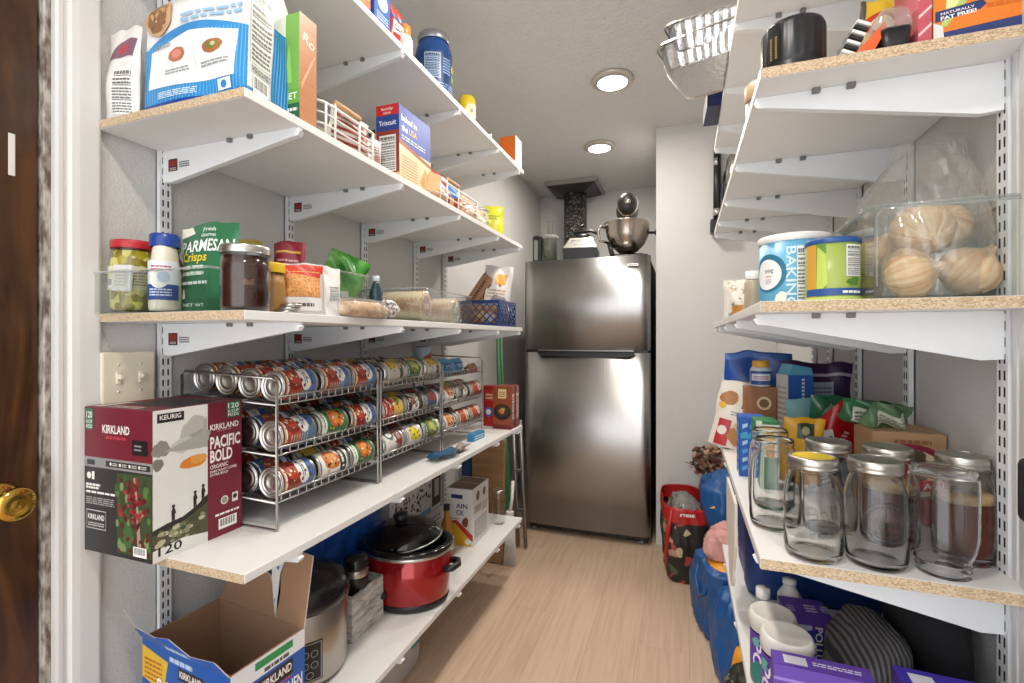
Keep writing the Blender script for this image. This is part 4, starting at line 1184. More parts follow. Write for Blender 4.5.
f.text('PACIFIC', 0.60, 0.665, 0.085, INK, 0.375, 0.03).text('BOLD', 0.60, 0.565, 0.085, INK, 0.275, 0.03).text('ORGANIC', 0.60, 0.515, 0.03, INK, 0.22).text('DARK ROAST COFFEE', 0.60, 0.487, 0.017, INK, 0.33).text('EXTRA BOLD', 0.60, 0.462, 0.017, INK, 0.22)
f.disc(0.775, 0.26, 0.032, '#ded8cf').disc(0.775, 0.26, 0.024, '#8f9c7c').rect(0.87, 0.225, 0.945, 0.295, '#ded8cf').disc(0.907, 0.265, 0.018, '#2b2a28').lines(0.660, 0.155, 0.960, 0.175, 1, INK, 12, 0.8).barcode(0.70, 0.05, 0.93, 0.13, 3); f.build(t, 'printed_side')
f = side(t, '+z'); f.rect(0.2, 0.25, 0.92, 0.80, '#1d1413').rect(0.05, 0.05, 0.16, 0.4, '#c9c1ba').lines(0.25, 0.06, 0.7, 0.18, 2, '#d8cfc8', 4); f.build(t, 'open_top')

# ------------------------------------------------------------------ can racks with cans
CR, CL = 0.0360, 0.108
def can_body():
    r = CR
    return MB().lathe([(0, 0.003), (r * 0.35, 0.003), (r * 0.38, 0.0022), (r * 0.55, 0.0022), (r * 0.58, 0.003), (r * 0.70, 0.003), (r * 0.73, 0.0018), (r * 0.80, 0.0018), (r * 0.83, 0.0034), (r * 0.9, 0.0034), (r * 0.93, 0.0), (r, 0.0005), (r, 0.003), (r * 0.97, 0.005),
                       (r * 0.97, CL - 0.005), (r, CL - 0.003), (r, CL - 0.0005), (r * 0.93, CL), (r * 0.9, CL - 0.003), (r * 0.80, CL - 0.003), (r * 0.78, CL - 0.0022), (r * 0.6, CL - 0.0022), (r * 0.58, CL - 0.003), (0, CL - 0.003)], 28)
DESIGNS = {
    'soup': ('blue and red soup', '#56779f', lambda p: p.rect(0.2, 0.0, 0.8, 0.55, '#a8452c', 12, 3).disc(0.5, 0.30, 0.27, '#7e1f16', 1.3, wob=0.05).disc(0.5, 0.31, 0.17, '#b8402a', 1.2, wob=0.1, seed=2).rect(0.2, 0.0, 0.8, 0.06, '#d89a6c', 12, 1).disc(0.5, 0.66, 0.20, '#e8e6e2', 1.8).disc(0.5, 0.88, 0.1, '#3f62a4', 2.5).lines(0.42, 0.6, 0.58, 0.72, 2, '#3a5a9a', 3)),
    'tomato': ('dark red tomato', '#8c3024', lambda p: p.disc(0.5, 0.4, 0.26, '#c4442c', 1.1, wob=0.04).disc(0.5, 0.76, 0.16, '#e6dccc', 1.8).lines(0.4, 0.7, 0.6, 0.82, 2, '#5a2018', 3).rect(0.25, 0.0, 0.75, 0.08, '#d8b060', 10)),
    'beans': ('green and orange bean', '#2f7a40', lambda p: p.disc(0.5, 0.62, 0.26, '#d0602a', 1.2, wob=0.08).disc(0.5, 0.62, 0.16, '#e08a3c', 1.2, wob=0.1, seed=5).rect(0.22, 0.02, 0.78, 0.22, '#e4e6dc', 10).lines(0.38, 0.06, 0.62, 0.18, 2, '#2f6a38', 3)),
    'chili': ('white and orange chili', '#e2ded6', lambda p: p.disc(0.5, 0.42, 0.28, '#c86a30', 1.1, wob=0.08).disc(0.5, 0.42, 0.18, '#dc9450', 1.1, wob=0.12, seed=3).rect(0.25, 0.70, 0.75, 0.95, '#2a3238', 10).lines(0.420, 0.770, 0.580, 0.870, 1, '#e8e4dc', 13, 0.8)),
    'corn': ('silver and yellow corn', '#cac6ba', lambda p: p.disc(0.5, 0.45, 0.28, '#d8b63c', 1.0, wob=0.06).rect(0.25, 0.72, 0.75, 0.95, '#3c4a38', 10).lines(0.4, 0.76, 0.6, 0.9, 2, '#e4e0d4', 3).rect(0.25, 0.02, 0.75, 0.08, '#6d7a4a', 10)),
    'peas': ('green and cream vegetable', '#44682f', lambda p: p.disc(0.5, 0.5, 0.30, '#6d9244', 1.1, wob=0.08).disc(0.5, 0.5, 0.18, '#b4b866', 1.1, wob=0.2).rect(0.25, 0.84, 0.75, 0.97, '#e2e4d2', 10).lines(0.4, 0.87, 0.6, 0.94, 1, '#3a6028', 3)),
    'stew': ('black and white stew', '#2a2a2c', lambda p: p.rect(0.25, 0.3, 0.75, 0.75, '#dcd8d2', 10, 2).lines(0.38, 0.5, 0.62, 0.68, 2, '#2a2a2c', 3).disc(0.5, 0.38, 0.13, '#7a4a30', 1.4, wob=0.1)),
    'fruit': ('red and yellow fruit', '#c4302c', lambda p: p.rect(0.25, 0.5, 0.75, 1, '#d9b548', 10, 2).disc(0.5, 0.45, 0.22, '#e0d8c8', 0.9).disc(0.5, 0.45, 0.15, '#b8382c', 0.9).disc(0.5, 0.8, 0.1, '#6d8a3a', 1.4)),
    'coconut': ('white and dark red', '#ddd8d4', lambda p: p.rect(0.2, 0.62, 0.8, 0.97, '#7c2a34', 10, 2).disc(0.5, 0.34, 0.22, '#2f6a68', 0.8).disc(0.5, 0.34, 0.14, '#e4e0da', 0.8).lines(0.4, 0.7, 0.6, 0.9, 3, '#e0c8c8', 3)),
    'lemon': ('white can with a bright yellow patch', '#d8d6d0', lambda p: p.disc(0.52, 0.55, 0.27, '#e0cc2c', 1.1, wob=0.12).rect(0.25, 0.0, 0.75, 0.14, '#7a7c82', 10).lines(0.4, 0.05, 0.6, 0.12, 1, '#e0e0e0', 3)),
    'navy': ('navy blue', '#2f4a74', lambda p: p.disc(0.5, 0.5, 0.26, '#8c3a30', 1.1, wob=0.1).rect(0.25, 0.8, 0.75, 0.95, '#c8ccd4', 10)),
}
tin_me = can_body().build('tin', TIN)
LAB = {}
for k, (d, base, fn) in DESIGNS.items():
    p = cyl_print(CR * 0.972, CL - 0.013, 0.0065, -0.75)
    p.rect(0, 0, 1, 1, base, 28, 1)
    fn(p)
    Rl = rnd(len(k) * 7 + ord(k[0]))
    p.lines(0.28, 0.04, 0.72, 0.10, 1, '#e4ded2', 5, 0.7).lines(0.66, 0.2, 0.9, 0.8, 7, '#b9b2a6', 6, 0.4).rect(0.04, 0.1, 0.2, 0.9, '#d9d5cc')
    p.lines(0.06, 0.15, 0.18, 0.85, 9, '#6e6a64', 7, 0.4).same()
    for _ in range(26):
        p.disc(Rl.uniform(0.36, 0.64), Rl.uniform(0.12, 0.88), Rl.uniform(0.015, 0.05), Rl.choice(('#5c2c18', '#c88a4a', '#e0d4bc', '#7a3a20', '#4c5a2c')), 1.0, 8, 1, 0.15, _)
    p.free()
    LAB[k] = p.build(None, 'paper_label')
RACKN = ['coffee-box rack', 'middle rack', 'red-box rack']
TIERN = ['bottom', 'middle', 'top']
TZ = [0.876, 0.983, 1.098]
XF = -0.895
RY = [0.838, 1.232, 1.628]
RW = 0.385
R = rnd(17)
def can(design, x, y, z, label, group):
    t = thing('food_can', label, 'can', (x, y, z), (-PI / 2, R.uniform(-0.35, 0.35), R.uniform(-0.03, 0.03)), group)
    for s in (tin_me, LAB[design]):
        c = s.copy(); COL.objects.link(c); c.parent = t
FRONT = {  # tier -> rack -> columns
    2: [['soup', 'soup', 'soup'], ['corn', 'peas', 'corn'], [None, None, None]],
    1: [['soup', 'beans', 'soup'], ['fruit', 'stew', 'navy'], ['chili', 'stew', 'tomato']],
    0: [['soup', 'chili', 'beans'], ['coconut', 'lemon', 'peas'], ['chili', 'tomato', 'tomato']]}
BACKS = {2: [[['soup', 'tomato', 'soup'], ['navy', 'soup', 'navy'], ['tomato', 'navy', 'soup']], [['stew', 'corn'], ['corn', 'stew'], ['corn']], [[], [], []]],
         1: [[['navy', 'soup'], ['stew', 'tomato'], ['navy', 'soup']], [['stew', 'navy'], ['corn'], ['navy']], [['navy'], ['corn'], ['chili']]],
         0: [[['navy', 'tomato'], ['corn', 'navy'], ['soup']], [['stew'], ['navy'], ['stew']], [['stew'], ['navy'], []]]}
COLN = ['first', 'second', 'third']
ROWN = ['front', 'second', 'third', 'back']
for tier in range(3):
    for rk in range(3):
        for c in range(3):
            seq = [FRONT[tier][rk][c]] + BACKS[tier][rk][c]
            for j, des in enumerate(seq):
                if not des:
                    continue
                y = RY[rk] + (0.022 if tier == 2 else 0.014) + c * 0.122 + R.uniform(-0.003, 0.003)
                dsc = DESIGNS[des][0]
                can(des, XF - 0.0745 * j, y, TZ[tier] + 0.0045 * j,
                    '%s%s, %s tier, %s row, %s column, %s' % (dsc, '' if 'can' in dsc.split() else ' can', TIERN[tier], ROWN[j], COLN[c], RACKN[rk]), 'cans in the wire racks')
for o in [tin_me] + list(LAB.values()):
    bpy.data.objects.remove(o)

def rack(y0, label, tiers):
    t = thing('can_rack', label, 'can rack', (XF, y0, S4 + 0.0), 0, 'wire can racks')
    xf, xb, w = 0.030, -0.272, RW
    zt = [z - CR - 0.0045 - S4 for z in TZ]
    top = zt[2] + 0.062
    for yy in (0.003, w - 0.003):
        mb = MB()
        mb.tube([(xf, yy, 0.0035), (xf, yy, top - 0.012), (xf - 0.012, yy, top), (xb + 0.012, yy, top + 0.01), (xb, yy, top), (xb, yy, 0.0035)], 0.0034, 8, True)
        mb.tube([(xf, yy, zt[0]), (xb, yy, zt[0] + 0.012)], 0.0026, 6); mb.tube([(xf, yy, zt[1]), (xb, yy, zt[1] + 0.012)], 0.0026, 6)
        mb.tube([(xf, yy, zt[2]), (xb, yy, zt[2] + 0.012)], 0.0026, 6)
        mb.build('side_frame', CHROME, t)
    for i in tiers:
        z = zt[i]
        mb = MB()
        for yy in [0.012 + k * (w - 0.024) / 14 for k in range(15)]:
            mb.tube([(xb, yy, z + 0.014), (xf - 0.004, yy, z), (xf + 0.003, yy, z + 0.004), (xf + 0.004, yy, z + 0.020)], 0.0014, 5)
        for xx, dz in ((xf + 0.004, 0.020), (xf - 0.002, 0.001), (-0.1, 0.006), (-0.2, 0.011)):
            mb.tube([(xx, 0.003, z + dz - (0.0025 if xx < 0 else 0)), (xx, w - 0.003, z + dz - (0.0025 if xx < 0 else 0))], 0.0019, 6)
        for yy in (0.128, 0.251):
            mb.tube([(xb, yy, z + 0.014), (xb + 0.01, yy, z + 0.038), (xf - 0.012, yy, z + 0.026), (xf, yy, z + 0.002)], 0.0016, 5)
        mb.build('can_tier', CHROME, t)
    return t
rack(RY[0], 'chrome wire can rack standing beside the coffee box', (0, 1, 2))
rack(RY[1], 'chrome wire can rack in the middle, between two other racks', (0, 1, 2))
rack(RY[2], 'chrome wire can rack with blue packages on top, beside red boxes', (0, 1, 2))

# goods round the far rack
BCAN = pm('#2f6c9c', 0.3)
for k, (x, y, z) in enumerate([(-0.90, 1.70, TZ[2] - 0.030), (-0.90, 1.805, TZ[2] - 0.030)]):
    t, p = soft('bouillon_pack', ['light blue shrink-wrapped pack on top of the far rack, beside the upright can', 'light blue shrink-wrapped pack on top of the far rack, beside the red boxes'][k], 'packet', 0.10, 0.058, 0.06, pm('#4d92b8', 0.25), (x, y, z), (0, 0, PI / 2), 60 + k, 1.4)
    p.rect(0.1, 0.3, 0.9, 0.75, '#2a628c', 6, 3).lines(0.2, 0.4, 0.8, 0.65, 2, '#c8dce8', k); p.build(t)
t = thing('food_can', 'upright can with a blue and red label standing on the far rack', 'can', (-0.99, 1.70, TZ[2] - 0.022), -0.5)
MB().lathe([(0, 0), (0.033, 0), (0.034, 0.002), (0.034, 0.098), (0.032, 0.101), (0.029, 0.098), (0, 0.098)], 28).build('tin', TIN, t)
p = cyl_print(0.0341, 0.088, 0.006); p.rect(0, 0, 1, 1, '#9db4c6', 26, 1).poly([(0.42, 0.2), (0.62, 0.35), (0.62, 0.85), (0.42, 0.6)], '#b8432c').lines(0.440, 0.400, 0.600, 0.580, 1, '#e0b040', 14, 0.8); p.build(t, 'paper_label')
t, p = soft('taco_packet', 'brown and red packet lying on the far can rack', 'packet', 0.10, 0.035, 0.05, pm('#8f6a50', 0.35), (-0.885, 1.93, TZ[2] - 0.034), (0.1, 0, PI / 2 + 0.1), 64, 1.5)
p.rect(0.1, 0.1, 0.9, 0.5, '#a83c30', 6, 2); p.build(t)
t, p = soft('tuna_pouch', 'blue foil pouch lying on the shelf under the middle can rack', 'pouch', 0.13, 0.06, 0.03, pm('#2d5676', 0.25), (-0.845, 1.565, S4 + 0.012), (PI / 2 - 0.25, 0, PI / 2 - 0.3), 65, 1.4)
p.lines(0.1, 0.3, 0.9, 0.7, 3, '#c8c0b8', 4); p.build(t)
t, p = soft('tuna_pouch', 'blue, red and silver foil pouch lying on the shelf edge before the racks', 'pouch', 0.10, 0.05, 0.025, pm('#9c938c', 0.25), (-0.835, 1.675, S4 + 0.010), (PI / 2 - 0.3, 0, PI / 2 - 0.1), 66, 1.6)
p.rect(0.1, 0.2, 0.5, 0.7, '#346a90', 5, 2).rect(0.55, 0.3, 0.85, 0.7, '#a85a4a', 5, 2); p.build(t)
t = carton('tea_box', 'low light blue box on the shelf in front of the far can rack', 'box', (0.11, 0.03, 0.032), (-0.846, 1.90, S4), PI / 2 - 0.05, '#2f7fae')
side(t, '-y').lines(0.1, 0.2, 0.9, 0.8, 2, '#bcd8e6', 3).build(t)
t = carton('rice_box', 'slim bright red box standing beside the brown bowl box', 'box', (0.062, 0.05, 0.20), (-0.913, 2.235, S4), 0, '#b3221c')
side(t, '-y').rect(0.02, 0.02, 0.98, 0.98, '#b3221c').disc(0.45, 0.35, 0.12, '#3a62a8', 1).disc(0.45, 0.35, 0.07, '#e0d8c8', 1).rect(0.1, 0.62, 0.9, 0.9, '#c8402c').lines(0.2, 0.68, 0.8, 0.84, 2, '#f0d8c0', 2).build(t, 'print')
for k, (x, y) in enumerate([(-0.822, 2.178), (-0.820, 2.236)]):
    t = carton('rice_box', ['dark red box showing a black bowl, in front of its twin at the shelf end', 'dark red box at the very end of the shelf, behind its twin'][k], 'box', (0.094, 0.046, 0.205), (x, y, S4), 0, '#7c2f1c')
    f = side(t, '-y'); f.rect(0, 0, 1, 1, '#86401f').rect(0, 0, 1, 0.1, '#6b1f16').disc(0.5, 0.40, 0.19, '#191312', 1.15).disc(0.5, 0.43, 0.14, '#3a2a1c', 1.15).disc(0.48, 0.43, 0.06, '#c87a3a', 1.4, wob=0.2).disc(0.58, 0.46, 0.03, '#8fae4a', 1).disc(0.42, 0.40, 0.025, '#c83a2a', 1).rect(0.28, 0.72, 0.72, 0.94, '#d8c08c').lines(0.34, 0.76, 0.66, 0.9, 3, '#7a4a2a', 3); f.build(t, 'printed_front')
    f = side(t, '+x'); f.facts(0.1, 0.2, 0.9, 0.85, 4, '#e8d8c8', '#7c2a1e'); f.build(t, 'printed_side')

# ------------------------------------------------------------------ lowest shelf
def kitchen_bag_box():
    w, d, h = 0.295, 0.175, 0.248
    t = thing('bin_bag_box', 'torn-open blue cardboard box of scented kitchen bags', 'box', (-0.962, 0.790, S5), -0.10)
    out, inn = pm('#1f55a8', 0.4), CARDB
    th_ = 0.004
    def wall(x0, x1, y0, y1, name):
        MB().box(x0, x1, y0, y1, 0.004, h).build(name, inn, t)
    wall(-w / 2, w / 2, -d / 2, -d / 2 + th_, 'box_wall'); wall(-w / 2, w / 2, d / 2 - th_, d / 2, 'box_wall')
    wall(-w / 2, -w / 2 + th_, -d / 2 + th_, d / 2 - th_, 'box_wall'); wall(w / 2 - th_, w / 2, -d / 2 + th_, d / 2 - th_, 'box_wall')
    MB().box(-w / 2, w / 2, -d / 2, d / 2, 0, 0.004).build('box_base', inn, t)
    p = face_of(w, d, h, '-y'); B = '#2159a9'
    p.rect(0, 0, 1, 1, B).poly([(0.0, 0.94), (0.0, 0.66), (0.26, 0.60), (0.32, 0.88), (0.2, 0.9)], '#e0b92c').lines(0.03, 0.66, 0.25, 0.86, 5, '#b45a20', 3).rect(0.44, 0.78, 0.72, 0.88, '#2a2326').text('KIRKLAND', 0.455, 0.805, 0.055, INK, 0.25, 0.02).lines(0.45, 0.74, 0.71, 0.77, 1, '#c23a34', 2, 0.8).text('SCENTED', 0.18, 0.54, 0.17, INK, 0.62, 0.02).text('KITCHEN', 0.18, 0.34, 0.12, INK, 0.6).disc(0.92, 0.62, 0.09, '#c2282e').lines(0.34, 0.90, 0.6, 0.95, 1, '#bcd0ea', 5, 0.8); p.build(t, 'printed_front')
    p = face_of(w, d, h, '+x')
    p.rect(0, 0, 1, 1, B).rect(0, 0.84, 1, 1, '#d9dade').rect(0.3, 0.91, 0.82, 0.975, '#2f8a4c').lines(0.420, 0.855, 0.760, 0.895, 1, '#4a4a4c', 15, 0.8).poly([(0, 0.35), (0.32, 0.55), (0.32, 0.72), (0, 0.72)], '#e0b92c').lines(0.02, 0.5, 0.28, 0.68, 3, '#b45a20', 4).rect(0.34, 0.68, 0.82, 0.815, '#2a2326').text('KIRKLAND', 0.36, 0.715, 0.07, INK, 0.44, 0.02).lines(0.36, 0.655, 0.8, 0.675, 1, '#c23a34', 2, 0.8).text('KITCHEN', 0.50, 0.52, 0.11, INK, 0.46, 0.02).text('Bags', 0.74, 0.40, 0.08, INK, 0.2); p.build(t, 'printed_side')
    p = face_of(w, d, h, '-x'); p.rect(0, 0, 1, 1, B); p.build(t, 'printed_end')
    # torn back flap standing up, torn front flap folded outward, small end flap
    def sheet(name, pts, nrm, thick=0.003):
        n = Vector(nrm).normalized() * thick
        a = [Vector(q) for q in pts]; b = [q + n for q in a]; m_ = len(a)
        mb = MB()
        mb.add(a, [tuple(range(m_))], inn)
        mb.add(b, [tuple(reversed(range(m_)))], out)
        mb.add(a + b, [(i, (i + 1) % m_, m_ + (i + 1) % m_, m_ + i) for i in range(m_)], mat('torn_paper', '#cfcac2', 0.8))
        return mb.build(name, None, t, fix=False)
    yb = d / 2 - 0.002
    sheet('torn_flap', [(w / 2, yb, h), (w / 2 + 0.006, yb + 0.02, h + 0.155), (w / 2 - 0.075, yb + 0.02, h + 0.160), (w / 2 - 0.085, yb + 0.017, h + 0.135), (w / 2 - 0.095, yb + 0.015, h + 0.10), (w / 2 - 0.088, yb + 0.01, h + 0.06), (w / 2 - 0.09, yb, h)], (0, 1, 0.1))
    sheet('torn_flap', [(w / 2 - 0.09, yb, h), (w / 2 - 0.098, yb + 0.006, h + 0.05), (w / 2 - 0.125, yb + 0.01, h + 0.09), (-0.06, yb + 0.012, h + 0.11), (-0.12, yb + 0.008, h + 0.07), (-w / 2, yb, h)], (0, 1, 0.1))
    sheet('torn_paper_strip', [(w / 2 - 0.092, yb - 0.002, h + 0.005), (w / 2 - 0.089, yb + 0.004, h + 0.06), (w / 2 - 0.09, yb + 0.01, h + 0.10), (w / 2 - 0.075, yb + 0.013, h + 0.137), (w / 2 - 0.115, yb + 0.009, h + 0.148), (w / 2 - 0.112, yb + 0.005, h + 0.09), (w / 2 - 0.1, yb + 0.001, h + 0.03)], (0, 1, 0), 0.001).data.materials[0] = pm('#cfcdca', 0.6)
    yf = -d / 2
    sheet('torn_flap', [(-w / 2, yf, h), (-w / 2 - 0.010, yf - 0.030, h + 0.075), (-w / 2 + 0.03, yf - 0.028, h + 0.045), (-w / 2 + 0.09, yf - 0.022, h + 0.035), (-0.02, yf - 0.018, h + 0.040), (0.05, yf - 0.016, h + 0.022), (0.12, yf - 0.012, h + 0.028), (w / 2, yf - 0.004, h + 0.006), (w / 2, yf, h)], (0, -1, 0.3))
    p = Print(w, 0.05, lambda u, v, l: (-w / 2 + u * w, yf - 0.0035 - v * 0.02 - l * 2, h + v * 0.04))
    p.text('XL', 0.02, 0.6, 0.5, '#c2282e', 0.08).lines(0.34, 0.1, 0.6, 0.5, 1, '#bcd0ea', 5, 0.8); p.build(t, 'printed_flap')
kitchen_bag_box()

SST = mat('satin_steel', '#b2aca4', 0.3, 1.0, var=0.05, scale=8)
t = thing('rice_cooker', 'round stainless steel cooker with a black lid behind the bag box', 'cooker', (-0.985, 1.045, S5), -0.1)
MB().lathe([(0, 0.006), (0.108, 0.006), (0.116, 0.02), (0.118, 0.19), (0.112, 0.2), (0, 0.2)], 44).build('cooker_body', SST, t)
MB().lathe([(0, 0), (0.102, 0), (0.106, 0.006), (0.106, 0.014), (0, 0.014)], 40).build('foot_ring', BLACKP, t)
MB().lathe([(0.112, 0.192), (0.122, 0.196), (0.124, 0.214), (0.120, 0.236), (0.104, 0.256), (0.075, 0.268), (0.04, 0.274), (0, 0.275)], 44).build('lid', mat('black_gloss_lid', '#131315', 0.2), t)
MB().rbox(-0.03, 0.03, -0.018, 0.018, 0.268, 0.296, 0.008, 3).build('lid_handle', BLACKP, t)
p = cyl_print(0.1185, 0.10, 0.03, -0.55, 0.62); p.rect(0.1, 0.0, 0.9, 1.0, '#1c1c1e', 8, 2).rect(0.14, 0.03, 0.86, 0.97, '#c8c4be', 8, 2).rect(0.16, 0.045, 0.84, 0.955, '#1c1c1e', 8, 2)
for k, (u, v) in enumerate([(0.32, 0.7), (0.62, 0.7), (0.32, 0.42), (0.62, 0.42), (0.47, 0.18)]):
    p.disc(u, v, 0.09, '#b7b3ad').disc(u, v, 0.075, '#232325')
p.build(t, 'control_panel')

t = thing('wood_crate', 'small whitewashed wooden box under the black grinder', 'crate', (-0.957, 1.252, S5), 0.0)
CRW = ramp_mat('whitewashed_wood', [(0.35, '#8f8b84'), (0.5, '#b9b6b0'), (0.65, '#d2d0cb')], 'noise', 9, 0.8, (2, 2, 9), 0.2, 5, 0.6)
w, d, h = 0.072, 0.155, 0.135
for nm, a in (('side_board', (-w / 2, w / 2, -d / 2, -d / 2 + 0.008)), ('side_board', (-w / 2, w / 2, d / 2 - 0.008, d / 2)), ('side_board', (-w / 2, -w / 2 + 0.008, -d / 2 + 0.008, d / 2 - 0.008)), ('side_board', (w / 2 - 0.008, w / 2, -d / 2 + 0.008, d / 2 - 0.008))):
    MB().rbox(*a, 0.0, h, 0.001, 1).build(nm, CRW, t)
MB().box(-w / 2 + 0.008, w / 2 - 0.008, -d / 2 + 0.008, d / 2 - 0.008, 0, 0.008).build('base_board', CRW, t)
t = thing('coffee_grinder', 'black coffee grinder with a clear lid standing in the wooden box', 'grinder', (-0.957, 1.237, S5 + 0.0085))
MB().lathe([(0, 0), (0.024, 0), (0.027, 0.1), (0.036, 0.138), (0.038, 0.16), (0.036, 0.166), (0, 0.166)], 32).build('grinder_body', BLACKP, t)
MB().lathe([(0.0365, 0.164), (0.0375, 0.168), (0.0375, 0.184), (0.036, 0.187), (0, 0.187)], 32).build('steel_band', SST, t)
MB().lathe([(0.038, 0.186), (0.0385, 0.19), (0.037, 0.212), (0.030, 0.222), (0, 0.224)], 32).build('grinder_lid', mat('smoked_lid', '#1d1c1c', 0.12), t)

def slow_cooker():
    t = thing('slow_cooker', 'red oval slow cooker with black rim, handles and tilted glass lid', 'slow cooker', (-0.915, 1.462, S5), 0.12)
    RED = mat('metallic_red', '#9a1016', 0.14, 0.45, var=0.1, scale=4, coat=0.6)
    sx, sy = 1.0, 0.83
    e = lambda prof, m, n, seg=56: MB().lathe(prof, seg, sx=sx, sy=sy).build(n, m, t)
    e([(0, 0), (0.138, 0), (0.146, 0.006), (0.150, 0.022), (0.146, 0.026), (0, 0.026)], BLACKP, 'base')
    e([(0.144, 0.022), (0.150, 0.03), (0.154, 0.10), (0.156, 0.176), (0.150, 0.178)], RED, 'body_shell')
    e([(0.154, 0.172), (0.1585, 0.174), (0.1585, 0.182), (0.154, 0.184)], mat('silver_band', '#c9c5c0', 0.25, 0.9), 'trim_band')
    e([(0.128, 0.06), (0.140, 0.178), (0.152, 0.182), (0.163, 0.188), (0.165, 0.196), (0.160, 0.201), (0.146, 0.203), (0.138, 0.198), (0.124, 0.07), (0, 0.06)], mat('black_stoneware', '#121213', 0.12), 'crock')
    GL = clear('smoked_glass', '#6f6d6c', 0.03, 1.5)
    lid = MB().lathe([(0.136, 0.0), (0.134, 0.008), (0.116, 0.030), (0.08, 0.05), (0.04, 0.058), (0, 0.060)], 48, sx=sx, sy=sy).build('glass_lid', GL, t, (-0.012, 0.0, 0.206), (0.0, -0.28, 0.3))
    lid.location = (-0.02, 0.01, 0.200)
    lid.rotation_euler = (0.10, -0.10, 0.3)
    MB().tube([(0.136 * math.cos(2 * PI * i / 40), 0.136 * sy * math.sin(2 * PI * i / 40), 0.001) for i in range(40)], 0.0035, 6, True).build('lid_rim', CHROME, lid)
    MB().lathe([(0, 0.056), (0.018, 0.058), (0.022, 0.068), (0.026, 0.082), (0.02, 0.088), (0, 0.089)], 24).build('lid_knob', BLACKP, lid)
    for s in (1, -1):
        MB().tube([(s * 0.150, -0.035, 0.125), (s * 0.178, -0.030, 0.128), (s * 0.190, 0.0, 0.130), (s * 0.178, 0.030, 0.128), (s * 0.150, 0.035, 0.125)], [0.012, 0.011, 0.010, 0.011, 0.012], 10).build('handle', BLACKP, t)
    k = MB().lathe([(0, 0.028), (0.012, 0.028), (0.016, 0.02), (0.020, 0.006), (0.022, 0.0), (0, 0)], 24).build('dial', BLACKP, t, (-0.035, -0.122, 0.065), (PI / 2, 0, -0.15))
slow_cooker()

BLUEBAG = mat('blue_polypropylene', '#1c56b0', 0.38, var=0.12, scale=12, bump=0.5, bscale=35)
mb = MB()
rings(mb, [(0.0, 0.038, 0.18, 0, 0), (0.06, 0.042, 0.195, 0, 0), (0.16, 0.042, 0.20, 0.0, 0.0), (0.24, 0.040, 0.195, 0.004, 0.0), (0.30, 0.032, 0.17, 0.01, 0.0), (0.34, 0.016, 0.12, 0.02, 0.0), (0.355, 0.005, 0.06, 0.025, 0.0)], 40, 2.6, 0.012, 9, 2, levels=44, fold=0.012)
o = mb.build('shopping_bag', BLUEBAG, None, (-1.128, 1.385, S5)); tag(o, 'crumpled bright blue bag stuffed behind the grinder and cookers', 'bag')
t = carton('coffee_carton', 'dark brown carton lying under the carton with coffee beans', 'box', (0.42, 0.08, 0.10), (-1.138, 1.86, S5), PI / 2, '#43281f')
side(t, '-y').rect(0.6, 0.0, 1.0, 1.0, '#d8d4ce').lines(0.65, 0.2, 0.95, 0.8, 3, '#8a8580', 3).build(t)
t = carton('coffee_carton', 'white carton printed with dark coffee beans, lying behind the slow cooker', 'box', (0.42, 0.078, 0.20), (-1.138, 1.84, S5 + 0.10), PI / 2, '#d5d3d2')
f = side(t, '-y'); R = rnd(5); f.same()
for k in range(70):
    f.disc(R.uniform(0.02, 0.78), 0.35 + R.uniform(-0.2, 0.3), R.uniform(0.02, 0.045), R.choice(('#2a201c', '#3f2f28', '#54443a')), 1, 9, 1)
f.free().rect(0.0, 0.0, 0.78, 0.13, '#6f93b8').text('50', 0.55, 0.72, 0.2, '#3a3432', 0.12).rect(0.80, 0.1, 1, 1, '#3d2620').rect(0.86, 0.3, 0.96, 0.7, '#b9b3ad'); f.build(t, 'printed_front')
t = carton('cracker_carton', 'white carton with a golden yellow and red corner beside the oil bottle', 'box', (0.128, 0.19, 0.245), (-0.924, 1.985, S5), 0.03, '#d9d7d4')
f = side(t, '-y'); f.poly([(0.0, 0.0), (0.95, 0.0), (0.8, 0.2), (0.4, 0.36), (0.0, 0.40)], '#d9a728').poly([(0.0, 0.40), (0.35, 0.38), (0.95, 0.1), (1, 0.1), (1, 0.2), (0.4, 0.45)], '#b8342c').text('AIN', 0.38, 0.66, 0.085, '#3a4a78', 0.42).text('CK', 0.38, 0.54, 0.085, '#3a4a78', 0.3).rect(0.2, 0.83, 0.62, 0.90, '#2b3b66').disc(0.72, 0.42, 0.08, '#7a4a2a', 0.8, wob=0.1).lines(0.12, 0.46, 0.5, 0.5, 1, '#8a8a8a', 3).disc(0.8, 0.08, 0.05, '#e8e4dc', 1); f.build(t, 'printed_front')
f = side(t, '+x'); f.rect(0.08, 0.55, 0.5, 0.68, '#a9a5a0').disc(0.3, 0.84, 0.08, '#6b5a4a', 1, wob=0.1).disc(0.7, 0.84, 0.07, '#6b4a3a', 1, wob=0.1).rect(0.55, 0.5, 0.9, 0.66, '#bab6b0').lines(0.08, 0.1, 0.9, 0.45, 8, '#8d8984', 3); f.build(t, 'printed_side')
f = side(t, '+z'); f.rect(0.05, 0.05, 0.95, 0.95, '#6d5138').rect(0.1, 0.5, 0.9, 0.55, '#b59a74'); f.build(t, 'open_top')
t = bottle('oil_bottle', 'amber glass oil bottle standing between slow cooker and white carton', 'bottle', (-0.935, 1.80, S5), [(0, 0), (0.029, 0), (0.031, 0.005), (0.031, 0.09), (0.024, 0.125), (0.013, 0.155), (0.011, 0.185), (0, 0.185)], mat('amber_oil', '#a8741c', 0.08, var=0.2, scale=20, coat=0.5), [(0.0125, 0.183), (0.013, 0.186), (0.013, 0.206), (0, 0.207)], pm('#2a2420'))
